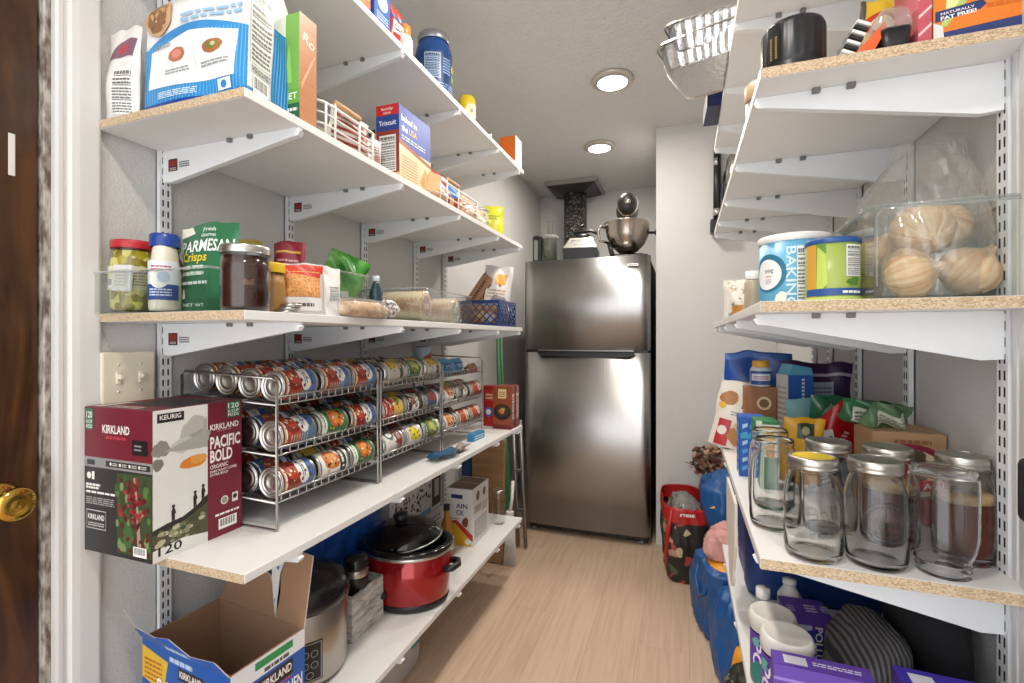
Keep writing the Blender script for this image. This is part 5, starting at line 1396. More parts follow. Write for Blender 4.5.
p = cyl_print(0.0312, 0.055, 0.025, -0.5, 2.6); p.rect(0, 0, 1, 1, '#d8cfae', 14, 1).lines(0.15, 0.2, 0.85, 0.8, 4, '#7a5a2c', 3); p.build(t, 'label')
JG = glass('bottle_glass', '#f4f8f5', 0.0, 1.45)
round_jar('glass_jar', 'empty clear glass jar at the end of the lowest shelf', 'jar', (-0.852, 2.185, S5), 0.033, 0.165, TIN, None, 0.8, 0.014, neck=0.8)

# things stood on the floor past the shelf ends
CB = ramp_mat('oak_chevron_board', [(0.1, '#84603f'), (0.4, '#94704a'), (0.6, '#a07c56'), (0.9, '#ac8a62')], 'noise', 4, 0.5, (1, 1, 9), 0.1, 4, 0.3, rot=(0, 0.45, 0))
o = MB().rbox(-0.095, 0.095, -0.012, 0.012, 0, 0.66, 0.006, 2).build('cutting_board', CB, None, (-1.005, 2.40, 0.0012), (-0.05, 0, 0)); tag(o, 'striped wooden cutting board stood on end past the shelves', 'cutting board')
t = thing('ironing_board_bag', 'dark blue padded sleeve against the wall beside the cutting board', 'sleeve', (-1.145, 2.44, 0.002), (-0.03, 0, 0))
mb = MB(); rings(mb, [(0, 0.028, 0.02, 0, 0), (0.05, 0.032, 0.024, 0, 0), (0.55, 0.032, 0.024, 0, 0), (0.66, 0.026, 0.018, 0, 0)], 24, 3, 0.003, 15, 3); mb.build('sleeve_body', mat('navy_nylon', '#234a78', 0.6, bump=0.3, bscale=60), t)
t = thing('camp_chair', 'folded green camp chair standing between shelves and fridge', 'folding chair', (-0.935, 2.49, 0.0), 0)
GRN = mat('green_canvas', '#2c6a38', 0.6, var=0.15, scale=20, bump=0.4, bscale=80)
for dx, dy in ((-0.02, 0), (0.0, -0.02), (0.018, 0.01)):
    MB().tube([(dx, dy, 0.01), (dx * 0.4 - 0.035, dy, 1.22)], 0.0085, 8).build('pole', GRN, t)
mb = MB(); rings(mb, [(0.02, 0.020, 0.030, 0.02, 0), (0.2, 0.024, 0.035, 0.012, 0), (0.5, 0.026, 0.035, 0.0, 0), (0.72, 0.018, 0.03, -0.012, 0)], 24, 2, 0.006, 25, 4); mb.build('folded_seat', GRN, t)
t = thing('step_ladder', 'folded grey metal step ladder leaning beside the fridge', 'ladder', (-0.985, 2.62, 0.0), 0)
GM = mat('grey_aluminium', '#8f8c88', 0.35, 0.8)
for dx in (0.0, 0.045):
    MB().tube([(0.085 + dx, 0.0, 0.012), (0.02 + dx, 0.09, 0.72)], 0.011, 10).build('rail', GM, t)
for k in range(3):
    a = 0.2 + k * 0.22
    MB().rbox(0.0, 0.05, -0.01, 0.02, -0.008, 0.008, 0.003, 1).build('tread', GM, t, (0.085 - 0.09 * a, 0.125 * a, 0.012 + a))
t = thing('dustpan_brush', 'white-handled brush stood beside the cutting board foot', 'brush', (-0.872, 2.40, 0.0), 0.2)
mb = MB(); mb.rbox(-0.02, 0.02, -0.012, 0.012, 0.24, 0.29, 0.004, 1); mb.tube([(0, 0, 0.28), (0.012, 0, 0.36), (0.016, 0, 0.45)], 0.009, 8); mb.build('handle', WHITEP, t)
mb = MB()
for i in range(9):
    for j in range(3):
        mb.tube([(-0.018 + i * 0.0045, -0.008 + j * 0.008, 0.242), (-0.03 + i * 0.0075, -0.014 + j * 0.014, 0.0)], 0.0022, 4)
mb.build('bristles', WHITEP, t)['kind'] = 'stuff'
t = thing('storage_tote', 'grey translucent tote with a teal label on the floor under the shelf', 'tote', (-1.045, 1.40, 0.0006), 0)
TT = clear('frosted_tote', '#b9bcbc', 0.3, 1.4, haze=0.45)
mb = MB()
rings(mb, [(0.0, 0.112, 0.195, 0, 0), (0.012, 0.118, 0.20, 0, 0), (0.21, 0.124, 0.207, 0, 0), (0.215, 0.128, 0.211, 0, 0), (0.222, 0.128, 0.211, 0, 0)], 48, 7, 0, 1, 0, None, (True, False)); mb.build('tote_body', TT, t)
mb = MB(); rings(mb, [(0.2225, 0.130, 0.213, 0, 0), (0.236, 0.130, 0.213, 0, 0), (0.24, 0.122, 0.205, 0, 0)], 48, 7); mb.build('lid', mat('grey_tote_lid', '#a2a3a2', 0.5), t)
MB().rbox(0.124, 0.127, 0.10, 0.155, 0.09, 0.16, 0.001, 1).build('teal_label', pm('#2f8c8c'), t)

# ------------------------------------------------------------------ on top of the refrigerator, and the flue above it
FT = FH
t = thing('stand_mixer', 'black stand mixer with a polished steel bowl on top of the refrigerator', 'mixer', (-0.335, 3.085, FT + 0.001), 0.12)
MIXB = mat('mixer_black', '#191817', 0.38, var=0.05)
MB().rbox(-0.10, 0.10, -0.10, 0.20, 0, 0.035, 0.02, 3).build('base', MIXB, t)
mb = MB(); rings(mb, [(0.03, 0.055, 0.045, 0, 0.15), (0.15, 0.048, 0.04, 0, 0.15), (0.28, 0.052, 0.05, 0, 0.14), (0.30, 0.05, 0.05, 0, 0.13)], 28, 2.5); mb.build('pedestal', MIXB, t)
hd = MB()
pr = [(0, -0.135), (0.030, -0.133), (0.050, -0.120), (0.060, -0.09), (0.066, -0.02), (0.070, 0.08), (0.064, 0.17), (0.045, 0.205), (0, 0.215)]
hd.lathe([(r, z) for r, z in pr], 36, sy=1.12)
head = hd.build('motor_head', MIXB, t, (0, 0.0, 0.34), (-PI / 2, 0, 0))
MB().lathe([(0.0605, -0.082), (0.0625, -0.080), (0.0655, -0.062), (0.0635, -0.060)], 36, sy=1.12).build('chrome_band', mat('band_chrome', '#d2cfca', 0.15, 1.0), head)
MB().lathe([(0, -0.146), (0.016, -0.145), (0.018, -0.134), (0, -0.13)], 24).build('hub_cap', mat('hub_chrome', '#cfccc8', 0.15, 1.0), head)
MB().tube([(0, -0.06, 0.29), (0, -0.06, 0.16)], 0.012, 12).build('beater_shaft', SST, t)
BOWL = mat('polished_steel', '#b9b0a5', 0.22, 1.0, var=0.03)
MB().lathe([(0, 0.045), (0.05, 0.045), (0.06, 0.05), (0.10, 0.09), (0.128, 0.15), (0.138, 0.222), (0.142, 0.226), (0.140, 0.228), (0.134, 0.222), (0.124, 0.15), (0.096, 0.094), (0.05, 0.053), (0, 0.053)], 48, c=(0, -0.06, 0)).build('mixing_bowl', BOWL, t)
MB().tube([(-0.128, -0.08, 0.20), (-0.165, -0.095, 0.205), (-0.178, -0.10, 0.17), (-0.165, -0.095, 0.12), (-0.112, -0.075, 0.105)], 0.008, 10).build('bowl_handle', BOWL, t)
MB().lathe([(0, 0), (0.008, 0), (0.008, 0.03), (0.016, 0.034), (0.016, 0.055), (0, 0.057)], 16).build('lock_knob', BLACKP, t, (0.13, -0.07, 0.16), (0, PI / 2, 0))
MB().tube([(-0.11, -0.1, 0.10), (-0.09, -0.12, 0.02)], 0.014, 8).build('bowl_bracket', BLACKP, t)

t = thing('blender_base', 'blender base with a silver control panel on top of the refrigerator', 'blender', (-0.615, 3.03, FT + 0.001), 0.08)
mb = MB()
mb.add([(-0.10, -0.09, 0), (0.10, -0.09, 0), (0.10, 0.10, 0), (-0.10, 0.10, 0), (-0.105, -0.105, 0.075), (0.105, -0.105, 0.075), (0.105, 0.10, 0.075), (-0.105, 0.10, 0.075), (-0.07, -0.02, 0.155), (0.07, -0.02, 0.155), (0.075, 0.09, 0.155), (-0.075, 0.09, 0.155)],
       [(0, 3, 2, 1), (0, 1, 5, 4), (1, 2, 6, 5), (2, 3, 7, 6), (3, 0, 4, 7), (4, 5, 9, 8), (5, 6, 10, 9), (6, 7, 11, 10), (7, 4, 8, 11), (8, 9, 10, 11)])
mb.build('motor_base', BLACKP, t)
pn = MB(); pn.add([(-0.102, -0.106, 0.078), (0.102, -0.106, 0.078), (0.07, -0.023, 0.154), (-0.07, -0.023, 0.154), (-0.102, -0.100, 0.074), (0.102, -0.100, 0.074), (0.07, -0.018, 0.150), (-0.07, -0.018, 0.150)], [(0, 1, 2, 3), (7, 6, 5, 4), (0, 4, 5, 1), (1, 5, 6, 2), (2, 6, 7, 3), (3, 7, 4, 0)])
pn.build('control_panel', mat('silver_panel', '#bdb9b2', 0.3, 0.7), t)
pp = Print(0.2, 0.112, lambda u, v, l: ((-0.102 + 0.204 * u) * (1 - 0.31 * v), -0.106 + 0.083 * v - l, 0.078 + 0.076 * v + l)); pp.rect(0.14, 0.45, 0.86, 0.8, '#3c3a38').lines(0.18, 0.5, 0.82, 0.75, 2, '#b9b5af', 3).lines(0.300, 0.200, 0.700, 0.340, 1, '#4a4846', 16, 0.8); pp.build(t, 'panel_print')
MB().lathe([(0, 0.153), (0.055, 0.153), (0.06, 0.165), (0.05, 0.18), (0, 0.18)], 28, c=(0, 0.035, 0)).build('jar_seat', BLACKP, t)
mb = MB(); mb.tube([(-0.05, 0.0, 0.19), (0.06, 0.01, 0.20), (0.11, 0.0, 0.175)], 0.010, 8); mb.tube([(0.0, 0.02, 0.185), (-0.02, 0.03, 0.235), (0.01, 0.03, 0.245)], 0.007, 8); mb.build('blade_holder', BLACKP, t)
t = thing('food_processor', 'juicer with a clear chute and pale green bowl on top of the refrigerator', 'food processor', (-0.845, 3.03, FT + 0.001), 0.1)
MB().rbox(-0.085, 0.085, -0.06, 0.08, 0, 0.022, 0.01, 2).build('base', BLACKP, t)
MB().lathe([(0.038, 0.02), (0.045, 0.024), (0.050, 0.15), (0.052, 0.165), (0.047, 0.165), (0.042, 0.03)], 32, c=(0.022, 0, 0)).build('bowl', clear('green_tint_plastic', '#aeb89c', 0.05, 1.5, haze=0.08), t)
MB().lathe([(0.052, 0.160), (0.056, 0.163), (0.056, 0.178), (0.045, 0.186), (0.026, 0.19), (0.026, 0.186)], 32, c=(0.022, 0, 0)).build('bowl_lid', clear('clear_lid_plastic', '#cfcdc6', 0.08, 1.6, haze=0.18), t)
mb = MB(); rings(mb, [(0.186, 0.022, 0.02, 0.022, 0), (0.27, 0.026, 0.022, 0.022, 0), (0.275, 0.029, 0.025, 0.022, 0)], 24, 4, 0, 1, 0, None, (False, False)); mb.build('feed_chute', clear('chute_plastic', '#c9c7c0', 0.06, 1.7, haze=0.05), t)
MB().rbox(-0.052, -0.030, -0.04, 0.03, 0.02, 0.165, 0.006, 2).build('handle', BLACKP, t)
mb = MB(); mb.lathe([(0, 0.165), (0.032, 0.166), (0.034, 0.178), (0.028, 0.186), (0, 0.188)], 24, c=(-0.06, 0, 0)); mb.tube([(-0.088, 0, 0.17), (-0.088, 0, 0.02)], 0.004, 6); mb.build('side_cup', BLACKP, t)

t = thing('flue_pipe', 'black speckled flue pipe with a square plate at the ceiling', 'flue pipe', (-0.83, 3.84, 0), 0)
MB().lathe([(0.088, 1.2), (0.092, 1.2), (0.092, CZ - 0.03), (0.088, CZ - 0.03)], 36).build('pipe', ramp_mat('speckled_black_metal', [(0.0, '#161616'), (0.54, '#242423'), (0.64, '#8a8783')], 'noise', 70, 0.35, detail=2), t)
mb = MB(); mb.rbox(-0.205, 0.205, -0.20, 0.20, CZ - 0.034, CZ - 0.0005, 0.003, 1); mb.build('ceiling_plate', mat('grey_plate', '#9b9894', 0.4, 0.3), t)
mb = MB(); mb.add([(-0.19, -0.185, CZ - 0.0345), (0.19, -0.185, CZ - 0.0345), (0.19, 0.185, CZ - 0.0345), (-0.19, 0.185, CZ - 0.0345), (-0.1, -0.1, CZ - 0.075), (0.1, -0.1, CZ - 0.075), (0.1, 0.1, CZ - 0.075), (-0.1, 0.1, CZ - 0.075)], [(3, 2, 1, 0), (0, 1, 5, 4), (1, 2, 6, 5), (2, 3, 7, 6), (3, 0, 4, 7), (4, 5, 6, 7)]); mb.build('support_box', mat('dark_support', '#2b2a29', 0.5), t)
o = t

# hand vacuum hanging on the alcove wall
t = thing('stick_vacuum', 'black and silver stick vacuum hung on the wall beyond the shelves', 'vacuum', (0.172, 2.925, 1.79), 0)
MB().tube([(0.0, -0.02, 0.07), (0.003, -0.02, 0.49)], 0.019, 12).build('tube', BLACKP, t)
for z in (0.10, 0.38):
    MB().tube([(0.0, -0.02, z), (0.0, -0.02, z + 0.04)], 0.0195, 12).build('collar', mat('vac_silver', '#b9b6b1', 0.3, 0.7), t)
MB().rbox(-0.035, 0.06, -0.075, 0.0, 0.0, 0.075, 0.008, 2).build('floor_head', BLACKP, t)
mb = MB(); rings(mb, [(0.15, 0.02, 0.03, 0.09, -0.045), (0.2, 0.045, 0.04, 0.09, -0.045), (0.32, 0.055, 0.045, 0.095, -0.045), (0.40, 0.05, 0.04, 0.10, -0.045), (0.44, 0.03, 0.03, 0.10, -0.045)], 28); mb.build('motor_body', mat('vac_body', '#a9a6a1', 0.2, 0.8), t)
MB().tube([(0.045, -0.03, 0.34), (0.03, -0.03, 0.28), (0.03, -0.03, 0.2), (0.055, -0.03, 0.13)], 0.006, 8).build('hose', BLACKP, t)
MB().rbox(0.105, 0.155, -0.085, -0.02, 0.16, 0.38, 0.01, 2).build('dust_cup', mat('vac_cup', '#5d4d44', 0.2), t)

# ------------------------------------------------------------------ highest shelf opposite the cans: foil pans
FOIL = mat('aluminium_foil', '#c9c7c4', 0.22, 1.0, var=0.05, scale=30, bump=0.5, bscale=55)
def foil_pan(label, loc, rot, L_=0.33, W_=0.25, h=0.075):
    t = thing('foil_pan', label, 'foil pan', loc, rot, 'foil pans')
    mb = MB()
    n = 96
    def ring(a, b, z, rib):
        pts = []
        for i in range(n):
            an = 2 * PI * i / n
            ca, sa = math.cos(an), math.sin(an)
            k = (abs(ca) ** 9 + abs(sa) ** 9) ** (-1 / 9)
            q = 1 + (rib if i % 2 else -rib)
            pts.append((a * k * ca * q, b * k * sa * q, z))
        return pts
    st = [(0.36, 0.5, 0.003, 0), (0.86, 0.83, 0.003, 0), (0.885, 0.86, 0.0, 0), (0.90, 0.875, 0.004, 0.004), (0.95, 0.935, h * 0.5, 0.008), (0.99, 0.985, h * 0.95, 0.006), (1.0, 1.0, h, 0.0), (1.05, 1.065, h, 0.0), (1.055, 1.07, h - 0.004, 0)]
    vs, fs = [], []
    for a, b, z, rb in st:
        vs += ring(a * L_ / 2, b * W_ / 2, z, rb)
    for j in range(len(st) - 1):
        for i in range(n):
            k = (i + 1) % n
            fs.append((j * n + i, j * n + k, (j + 1) * n + k, (j + 1) * n + i))
    fs.append(tuple(range(n)))
    mb.add(vs, fs, None, False)
    o = mb.build('pan_body', FOIL, t)
    sm = o.modifiers.new('thickness', 'SOLIDIFY'); sm.thickness = 0.0006
    return t
foil_pan('ribbed foil baking pan hanging over the edge of the highest shelf', (0.118, 1.545, A1 + 0.001), (0, 0.0, -0.30))
foil_pan('foil baking pan nested on top of the ribbed foil pan', (0.135, 1.535, A1 + 0.045), (0.12, 0.05, -0.22))
t = carton('card_box', 'dark navy box lying on the highest shelf beyond the foil pans', 'box', (0.19, 0.16, 0.055), (0.165, 1.84, A1), 0.05, '#2a2f4c')
side(t, '-y').rect(0.05, 0.15, 0.95, 0.85, '#26366e').build(t)

# ------------------------------------------------------------------ shelf with the black canister
t = thing('canister', 'black ribbed canister with gold vertical lettering', 'canister', (0.181, 0.965, A2), 0)
MB().lathe([(0, 0), (0.046, 0), (0.0490, 0.003), (0.0490, 0.026), (0.0478, 0.029), (0.0490, 0.033), (0.0500, 0.036), (0.0500, 0.095), (0.047, 0.103), (0.041, 0.106), (0, 0.106)], 120, fn=lambda a, z: 1 - (0.018 if (0.035 < z < 0.10 and math.cos(20 * a) > 0.3) else 0)).build('canister_body', mat('black_satin', '#1a1b1e', 0.35, var=0.05), t)
p = cyl_print(0.0502, 0.055, 0.038, -2.25, 0.7, 0.3); GOLD = mat('gold_ink', '#c9a552', 0.3, 0.6)
p.rect(0.02, -0.05, 0.62, 1.08, '#1a1b1e', 6, 1).lines(0.150, 0.020, 0.260, 0.720, 9, GOLD, 17, 0.6); p.lines(0.410, 0.020, 0.520, 0.720, 9, GOLD, 18, 0.6); p.build(t, 'gold_lettering')
t = bottle('tea_tin', 'tan and steel tin standing behind the black canister', 'tin', (0.172, 1.19, A2), [(0, 0), (0.040, 0), (0.042, 0.003), (0.042, 0.082), (0.040, 0.084), (0, 0.084)], SST, [(0.0425, 0.082), (0.044, 0.084), (0.044, 0.118), (0.041, 0.121), (0, 0.121)], mat('tan_cap', '#b79a78', 0.5))
t = thing('cleaning_brush', 'orange-backed brush with black and white bristles beside the canister', 'brush', (0.252, 0.915, A2), (0, 0.45, 0.1))
MB().prism([(-0.006, 0.0), (0.018, 0.0), (0.020, 0.055), (0.012, 0.062)], -0.025, 0.025, axis='y').build('back', pm('#d9622b'), t)
for k in range(7):
    MB().rbox(-0.024, -0.003, -0.024, 0.024, 0.003 + k * 0.008, 0.008 + k * 0.008, 0.001, 1).build('bristle_row', BLACKP if k % 2 else WHITEP, t)
t = thing('food_tray', 'black food tray under a clear domed lid beside the orange box', 'tray', (0.3065, 0.938, A2), 0)
mb = MB(); rings(mb, [(0, 0.019, 0.045, 0, 0), (0.004, 0.020, 0.048, 0, 0), (0.036, 0.0225, 0.052, 0, 0), (0.037, 0.020, 0.048, 0, 0), (0.006, 0.018, 0.044, 0, 0)], 40, 5); mb.build('tray_base', BLACKP, t)
mb = MB(); rings(mb, [(0.034, 0.0235, 0.055, 0, 0), (0.042, 0.0235, 0.055, 0, 0), (0.062, 0.021, 0.05, 0, 0), (0.074, 0.016, 0.038, 0, 0)], 40, 5, 0.002, 60); mb.build('clear_lid', clear('clamshell', '#eceae6', 0.06, 1.5, haze=0.12, bump=0.3, bscale=40), t)
t, p = soft('spice_packet', 'yellow and red packet leaning behind the clear-lidded tray', 'packet', 0.075, 0.165, 0.02, pm('#e0b62c', 0.4), (0.318, 1.03, A2), (0.0, 0.12, 0.05), 71)
p.disc(0.5, 0.72, 0.14, '#c23a26', 1.3).disc(0.5, 0.72, 0.09, '#e8d8b8', 1.3).rect(0, 0, 0.12, 1, '#4a4a48', 2, 6).lines(0.35, 0.58, 0.65, 0.66, 2, '#c23a26', 3); p.build(t)
t, p = soft('candy_packet', 'white packet with colourful print between the tray and pink packet', 'packet', 0.05, 0.18, 0.02, pm('#dcd6ce', 0.35), (0.382, 1.035, A2), (-0.05, 0.08, 0.0), 72)
p.poly([(0.1, 0.3), (0.9, 0.7), (0.9, 0.8), (0.1, 0.45)], '#c87a4a').poly([(0.1, 0.6), (0.8, 0.9), (0.7, 0.95), (0.1, 0.7)], '#7fa05a'); p.build(t)
t = carton('candy_packet', 'pink and white striped packet standing against the orange box', 'packet', (0.016, 0.09, 0.15), (0.342, 0.936, A2), 0, '#c8606a')
f = side(t, '-y'); f.rect(0, 0, 1, 1, '#b9505c')
for k in range(5):
    f.poly([(0, 0.1 + 0.18 * k), (1, 0.2 + 0.18 * k), (1, 0.23 + 0.18 * k), (0, 0.13 + 0.18 * k)], '#e4c0c0')
f.build(t)
t = carton('pasta_box', 'orange box with a green plant and a FAT FREE banner', 'box', (0.112, 0.09, 0.16), (0.4085, 0.937, A2), 0, '#dd7a24')
f = side(t, '-y'); f.rect(0, 0, 1, 0.10, '#28386c').poly([(0.1, 0.10), (0.9, 0.14), (1, 0.18), (1, 0.08), (0.1, 0.05)], '#28386c').poly([(0.08, 0.16), (0.14, 0.15), (0.42, 0.42), (0.75, 0.85), (0.45, 0.75), (0.2, 0.5)], '#a9c46a').poly([(0.12, 0.18), (0.3, 0.40), (0.4, 0.72), (0.5, 1.0), (0.3, 0.9), (0.15, 0.5)], '#d9dc9a').poly([(0.02, 0.20), (0.50, 0.26), (0.56, 0.30), (0.52, 0.345), (0.02, 0.30)], '#243468').text('NATURALLY', 0.08, 0.262, 0.022, INK, 0.36, rot=0.1).text('FAT FREE!', 0.08, 0.215, 0.032, INK, 0.38, 0.03, rot=0.1).lines(0.560, 0.260, 0.960, 0.310, 1, '#c86418', 19, 0.8).poly([(0.0, 0.0), (0.12, 0.0), (0.1, 0.16), (0.0, 0.2)], '#d8d4cc').disc(0.85, 0.8, 0.12, '#4a3a34', 1, wob=0.1); f.build(t, 'printed_front')
f = side(t, '-x'); f.rect(0, 0, 1, 1, '#dcd4c8').poly([(0, 0), (1, 0), (1, 0.35), (0, 0.1)], '#dd7a24'); f.build(t, 'printed_side')

# ------------------------------------------------------------------ shelf with onions and canisters
t = thing('powder_canister', 'wide light blue canister with a white lid and round logo', 'canister', (0.203, 1.075, A3), 0)
MB().lathe([(0, 0), (0.060, 0), (0.0615, 0.002), (0.0615, 0.126), (0, 0.126)], 44).build('canister_body', pm('#5fa5c6', 0.4), t)
MB().lathe([(0.0615, 0.123), (0.0635, 0.124), (0.0635, 0.134), (0.061, 0.137), (0, 0.136)], 44).build('lid', WHITEP, t)
p = cyl_print(0.0615, 0.122, 0.001, -1.75, 2.6)
p.disc(0.20, 0.52, 0.30, '#2a6f8e', 1.0, 28, 3).disc(0.19, 0.50, 0.24, '#e9eae8', 1.0, 28, 3).text('ening', 0.155, 0.53, 0.07, '#4a5a62', 0.12).rect(0.175, 0.46, 0.25, 0.475, '#c24a3a').lines(0.17, 0.36, 0.25, 0.44, 3, '#99aaaa', 3)
p.text('BAKING', 0.425, 0.9, 0.13, '#c9e2ea', 0.72, 0.015, rot=-PI / 2).facts(0.53, 0.06, 0.70, 0.9, 4).disc(0.37, 0.12, 0.09, '#dfe6d8', 1, wob=0.1); p.build(t, 'label')
t = thing('powder_canister', 'green canister with a blue lid beside the onion bin', 'canister', (0.241, 0.966, A3), 0)
MB().lathe([(0, 0), (0.039, 0), (0.0402, 0.002), (0.0402, 0.1), (0, 0.1)], 40).build('canister_body', pm('#9aab55', 0.35), t)
MB().lathe([(0.0402, 0.098), (0.0415, 0.0985), (0.0415, 0.106), (0.039, 0.108), (0.036, 0.105), (0, 0.105)], 40).build('lid', pm('#24508c', 0.35), t)
p = cyl_print(0.0402, 0.098, 0.001, -1.6, 2.7)
p.rect(0.0, 0, 0.2, 1, '#c9953c', 4).rect(0.2, 0.0, 0.34, 1, '#5c8a34', 4).poly([(0.2, 0.1), (0.36, 0.3), (0.34, 0.8), (0.22, 0.95)], '#b4c75a').rect(0, 0.1, 1, 0.22, '#24508c', 18).lines(0.550, 0.135, 0.870, 0.185, 1, INK, 20, 0.8).facts(0.60, 0.42, 0.86, 0.95, 5).disc(0.7, 0.33, 0.06, '#4a7a2c', 2, wob=0.2).rect(0, 0.0, 1, 0.08, '#b9cc6a', 18); p.build(t, 'label')
FLOR = ramp_mat('floral_paper', [(0.36, '#7d7466'), (0.44, '#ddd8cc'), (0.62, '#e2ddd2'), (0.68, '#9a8b62')], 'noise', 38, 0.55, detail=3)
t, p = soft('tea_pouch', 'cream floral paper pouch with an orange patch at the shelf end', 'pouch', 0.09, 0.105, 0.06, FLOR, (0.163, 1.50, A3), (0, 0, -0.1), 81, 1.6)
p.rect(0.12, 0.05, 0.45, 0.3, '#c48a3c', 4, 2).disc(0.68, 0.22, 0.1, '#4a3a34', 1, wob=0.1); p.build(t)
t, p = soft('sugar_bag', 'rumpled white paper bag behind the floral pouch', 'bag', 0.10, 0.13, 0.06, pm('#d9d5cc', 0.6), (0.17, 1.70, A3), (0, 0, 0.1), 82, 2.4)
p.lines(0.2, 0.2, 0.7, 0.4, 3, '#a8a298', 3); p.build(t)
t = bottle('spice_jar', 'small clear jar with a white cap between pouch and blue canister', 'jar', (0.160, 1.30, A3), [(0, 0), (0.019, 0), (0.021, 0.004), (0.021, 0.075), (0.016, 0.083), (0, 0.083)], mat('spice_mix', '#a89c88', 0.4, var=0.3, scale=80), [(0.018, 0.082), (0.0185, 0.084), (0.0185, 0.102), (0, 0.103)], WHITEP)
t, p = soft('rice_bag', 'clear plastic bag of rice standing behind the blue canister', 'bag', 0.15, 0.165, 0.07, pm('#cfcac2', 0.3), (0.30, 1.26, A3), (0, 0, 0.1), 83, 2.0)
p.rect(0.55, 0.62, 0.95, 0.92, '#2e2c2b', 5, 3).lines(0.6, 0.68, 0.9, 0.86, 3, '#cfcac2', 3); p.build(t)

ob = thing('onion_bin', 'clear plastic bin holding the bag of onions', 'storage bin', (0.372, 1.045, A3 + 0.0006), 0)
hx, hy, h, tt = 0.094, 0.15, 0.145, 0.0025
mb = MB(); mb.box(-hx, hx, -hy, hy, 0, tt); mb.box(-hx, hx, -hy, -hy + tt, tt, h); mb.box(-hx, hx, hy - tt, hy, tt, h); mb.box(-hx, -hx + tt, -hy + tt, hy - tt, tt, h); mb.box(hx - tt, hx, -hy + tt, hy - tt, tt, h)
mb.build('bin_body', PLASTIC, ob)
rm = clear('acrylic_rim', '#dfe3e2', 0.05, 1.6, haze=0.12)
MB().tube([(-hx, -hy, h), (hx, -hy, h), (hx, hy, h), (-hx, hy, h)], 0.003, 6, True).build('rim', rm, ob)
MB().tube([(-hx + 0.004, -hy - 0.002, 0.02), (-hx + 0.004, -hy - 0.002, h - 0.014), (-hx + 0.014, -hy - 0.002, h - 0.005), (hx - 0.004, -hy - 0.002, h - 0.005)], 0.0015, 6).build('front_ridge', rm, ob)
SKIN = bpy.data.materials.new('onion_skin'); SKIN.use_nodes = True
nt = SKIN.node_tree; b = nt.nodes['Principled BSDF']; b.inputs['Roughness'].default_value = 0.33
tc = nt.nodes.new('ShaderNodeTexCoord'); sp = nt.nodes.new('ShaderNodeSeparateXYZ'); at = nt.nodes.new('ShaderNodeMath'); at.operation = 'ARCTAN2'
nt.links.new(tc.outputs['Object'], sp.inputs[0]); nt.links.new(sp.outputs[0], at.inputs[1]); nt.links.new(sp.outputs[1], at.inputs[0])
n1 = nt.nodes.new('ShaderNodeTexNoise'); n1.noise_dimensions = '2D'; n1.inputs['Scale'].default_value = 3.2; n1.inputs['Detail'].default_value = 5
cmb = nt.nodes.new('ShaderNodeCombineXYZ'); ms = nt.nodes.new('ShaderNodeMath'); ms.operation = 'MULTIPLY'; ms.inputs[1].default_value = 3.0
nt.links.new(sp.outputs[2], ms.inputs[0]); nt.links.new(at.outputs[0], cmb.inputs[0]); nt.links.new(ms.outputs[0], cmb.inputs[1]); nt.links.new(cmb.outputs[0], n1.inputs['Vector'])
rp = nt.nodes.new('ShaderNodeValToRGB')
for (q, c_), e in zip([(0.3, '#b9743c'), (0.46, '#d3a06a'), (0.58, '#e4c79c'), (0.75, '#eddcbc')], [rp.color_ramp.elements[0], rp.color_ramp.elements[1], rp.color_ramp.elements.new(0.5), rp.color_ramp.elements.new(0.6)]):
    pass
els = rp.color_ramp.elements
for e, (q, c_) in zip(els, [(0.2, '#c4875a'), (0.40, '#dcae84'), (0.58, '#ebcba6'), (0.85, '#f3e2cb')]):
    e.position = q; e.color = lin(c_) + (1,)
nt.links.new(n1.outputs['Fac'], rp.inputs[0]); nt.links.new(rp.outputs[0], b.inputs['Base Color'])
def onion(label, loc, r, rot, sq=0.92):
    t = thing('onion', label, 'onion', loc, rot, 'onions in the clear bin')
    prof = [(0, -0.86 * sq), (0.18, -0.85 * sq), (0.55, -0.72 * sq), (0.86, -0.42 * sq), (1, 0), (0.93, 0.36 * sq), (0.68, 0.68 * sq), (0.36, 0.87 * sq), (0.2, 0.97 * sq), (0.13, 1.12 * sq), (0.10, 1.22 * sq), (0, 1.22 * sq)]
    # finer profile
    fine = []
    for (a, z0), (c, z1) in zip(prof, prof[1:]):
        for k in range(3):
            f_ = k / 3; fine.append((a + (c - a) * f_, z0 + (z1 - z0) * f_))
    fine.append(prof[-1])
    MB().lathe([(a * r, z * r) for a, z in fine], 36, fn=lambda a, z: 1 + 0.02 * math.sin(3 * a + loc[0] * 50) + 0.012 * math.cos(7 * a)).build('bulb', SKIN, t)
    mb = MB()
    Rr = rnd(int(r * 1e5) + int(loc[0] * 1000))
    for k in range(16):
        a = Rr.uniform(0, 6.28); q = Rr.uniform(0.03, 0.15)
        mb.tube([(q * r * math.cos(a), q * r * math.sin(a), -0.83 * sq * r), (1.6 * q * r * math.cos(a), 1.6 * q * r * math.sin(a), -0.92 * sq * r)], 0.0006, 4)
    mb.build('root_tuft', mat('onion_root', '#8a6a44', 0.9), t)['kind'] = 'stuff'
onion('onion lying at the front of the clear bin floor', (0.340, 0.946, A3 + 0.043), 0.043, (1.3, 0.2, 1.2))
onion('onion at the bottom of the bin beside the wall', (0.4235, 0.960, A3 + 0.045), 0.0425, (0.5, 0.5, 0.4))
onion('large onion on top, front of the bag', (0.368, 0.976, A3 + 0.118), 0.0455, (2.2, 0.4, 0.4))
onion('onion leaning behind the large front onion', (0.330, 1.057, A3 + 0.088), 0.041, (0.3, -0.3, 2.0))
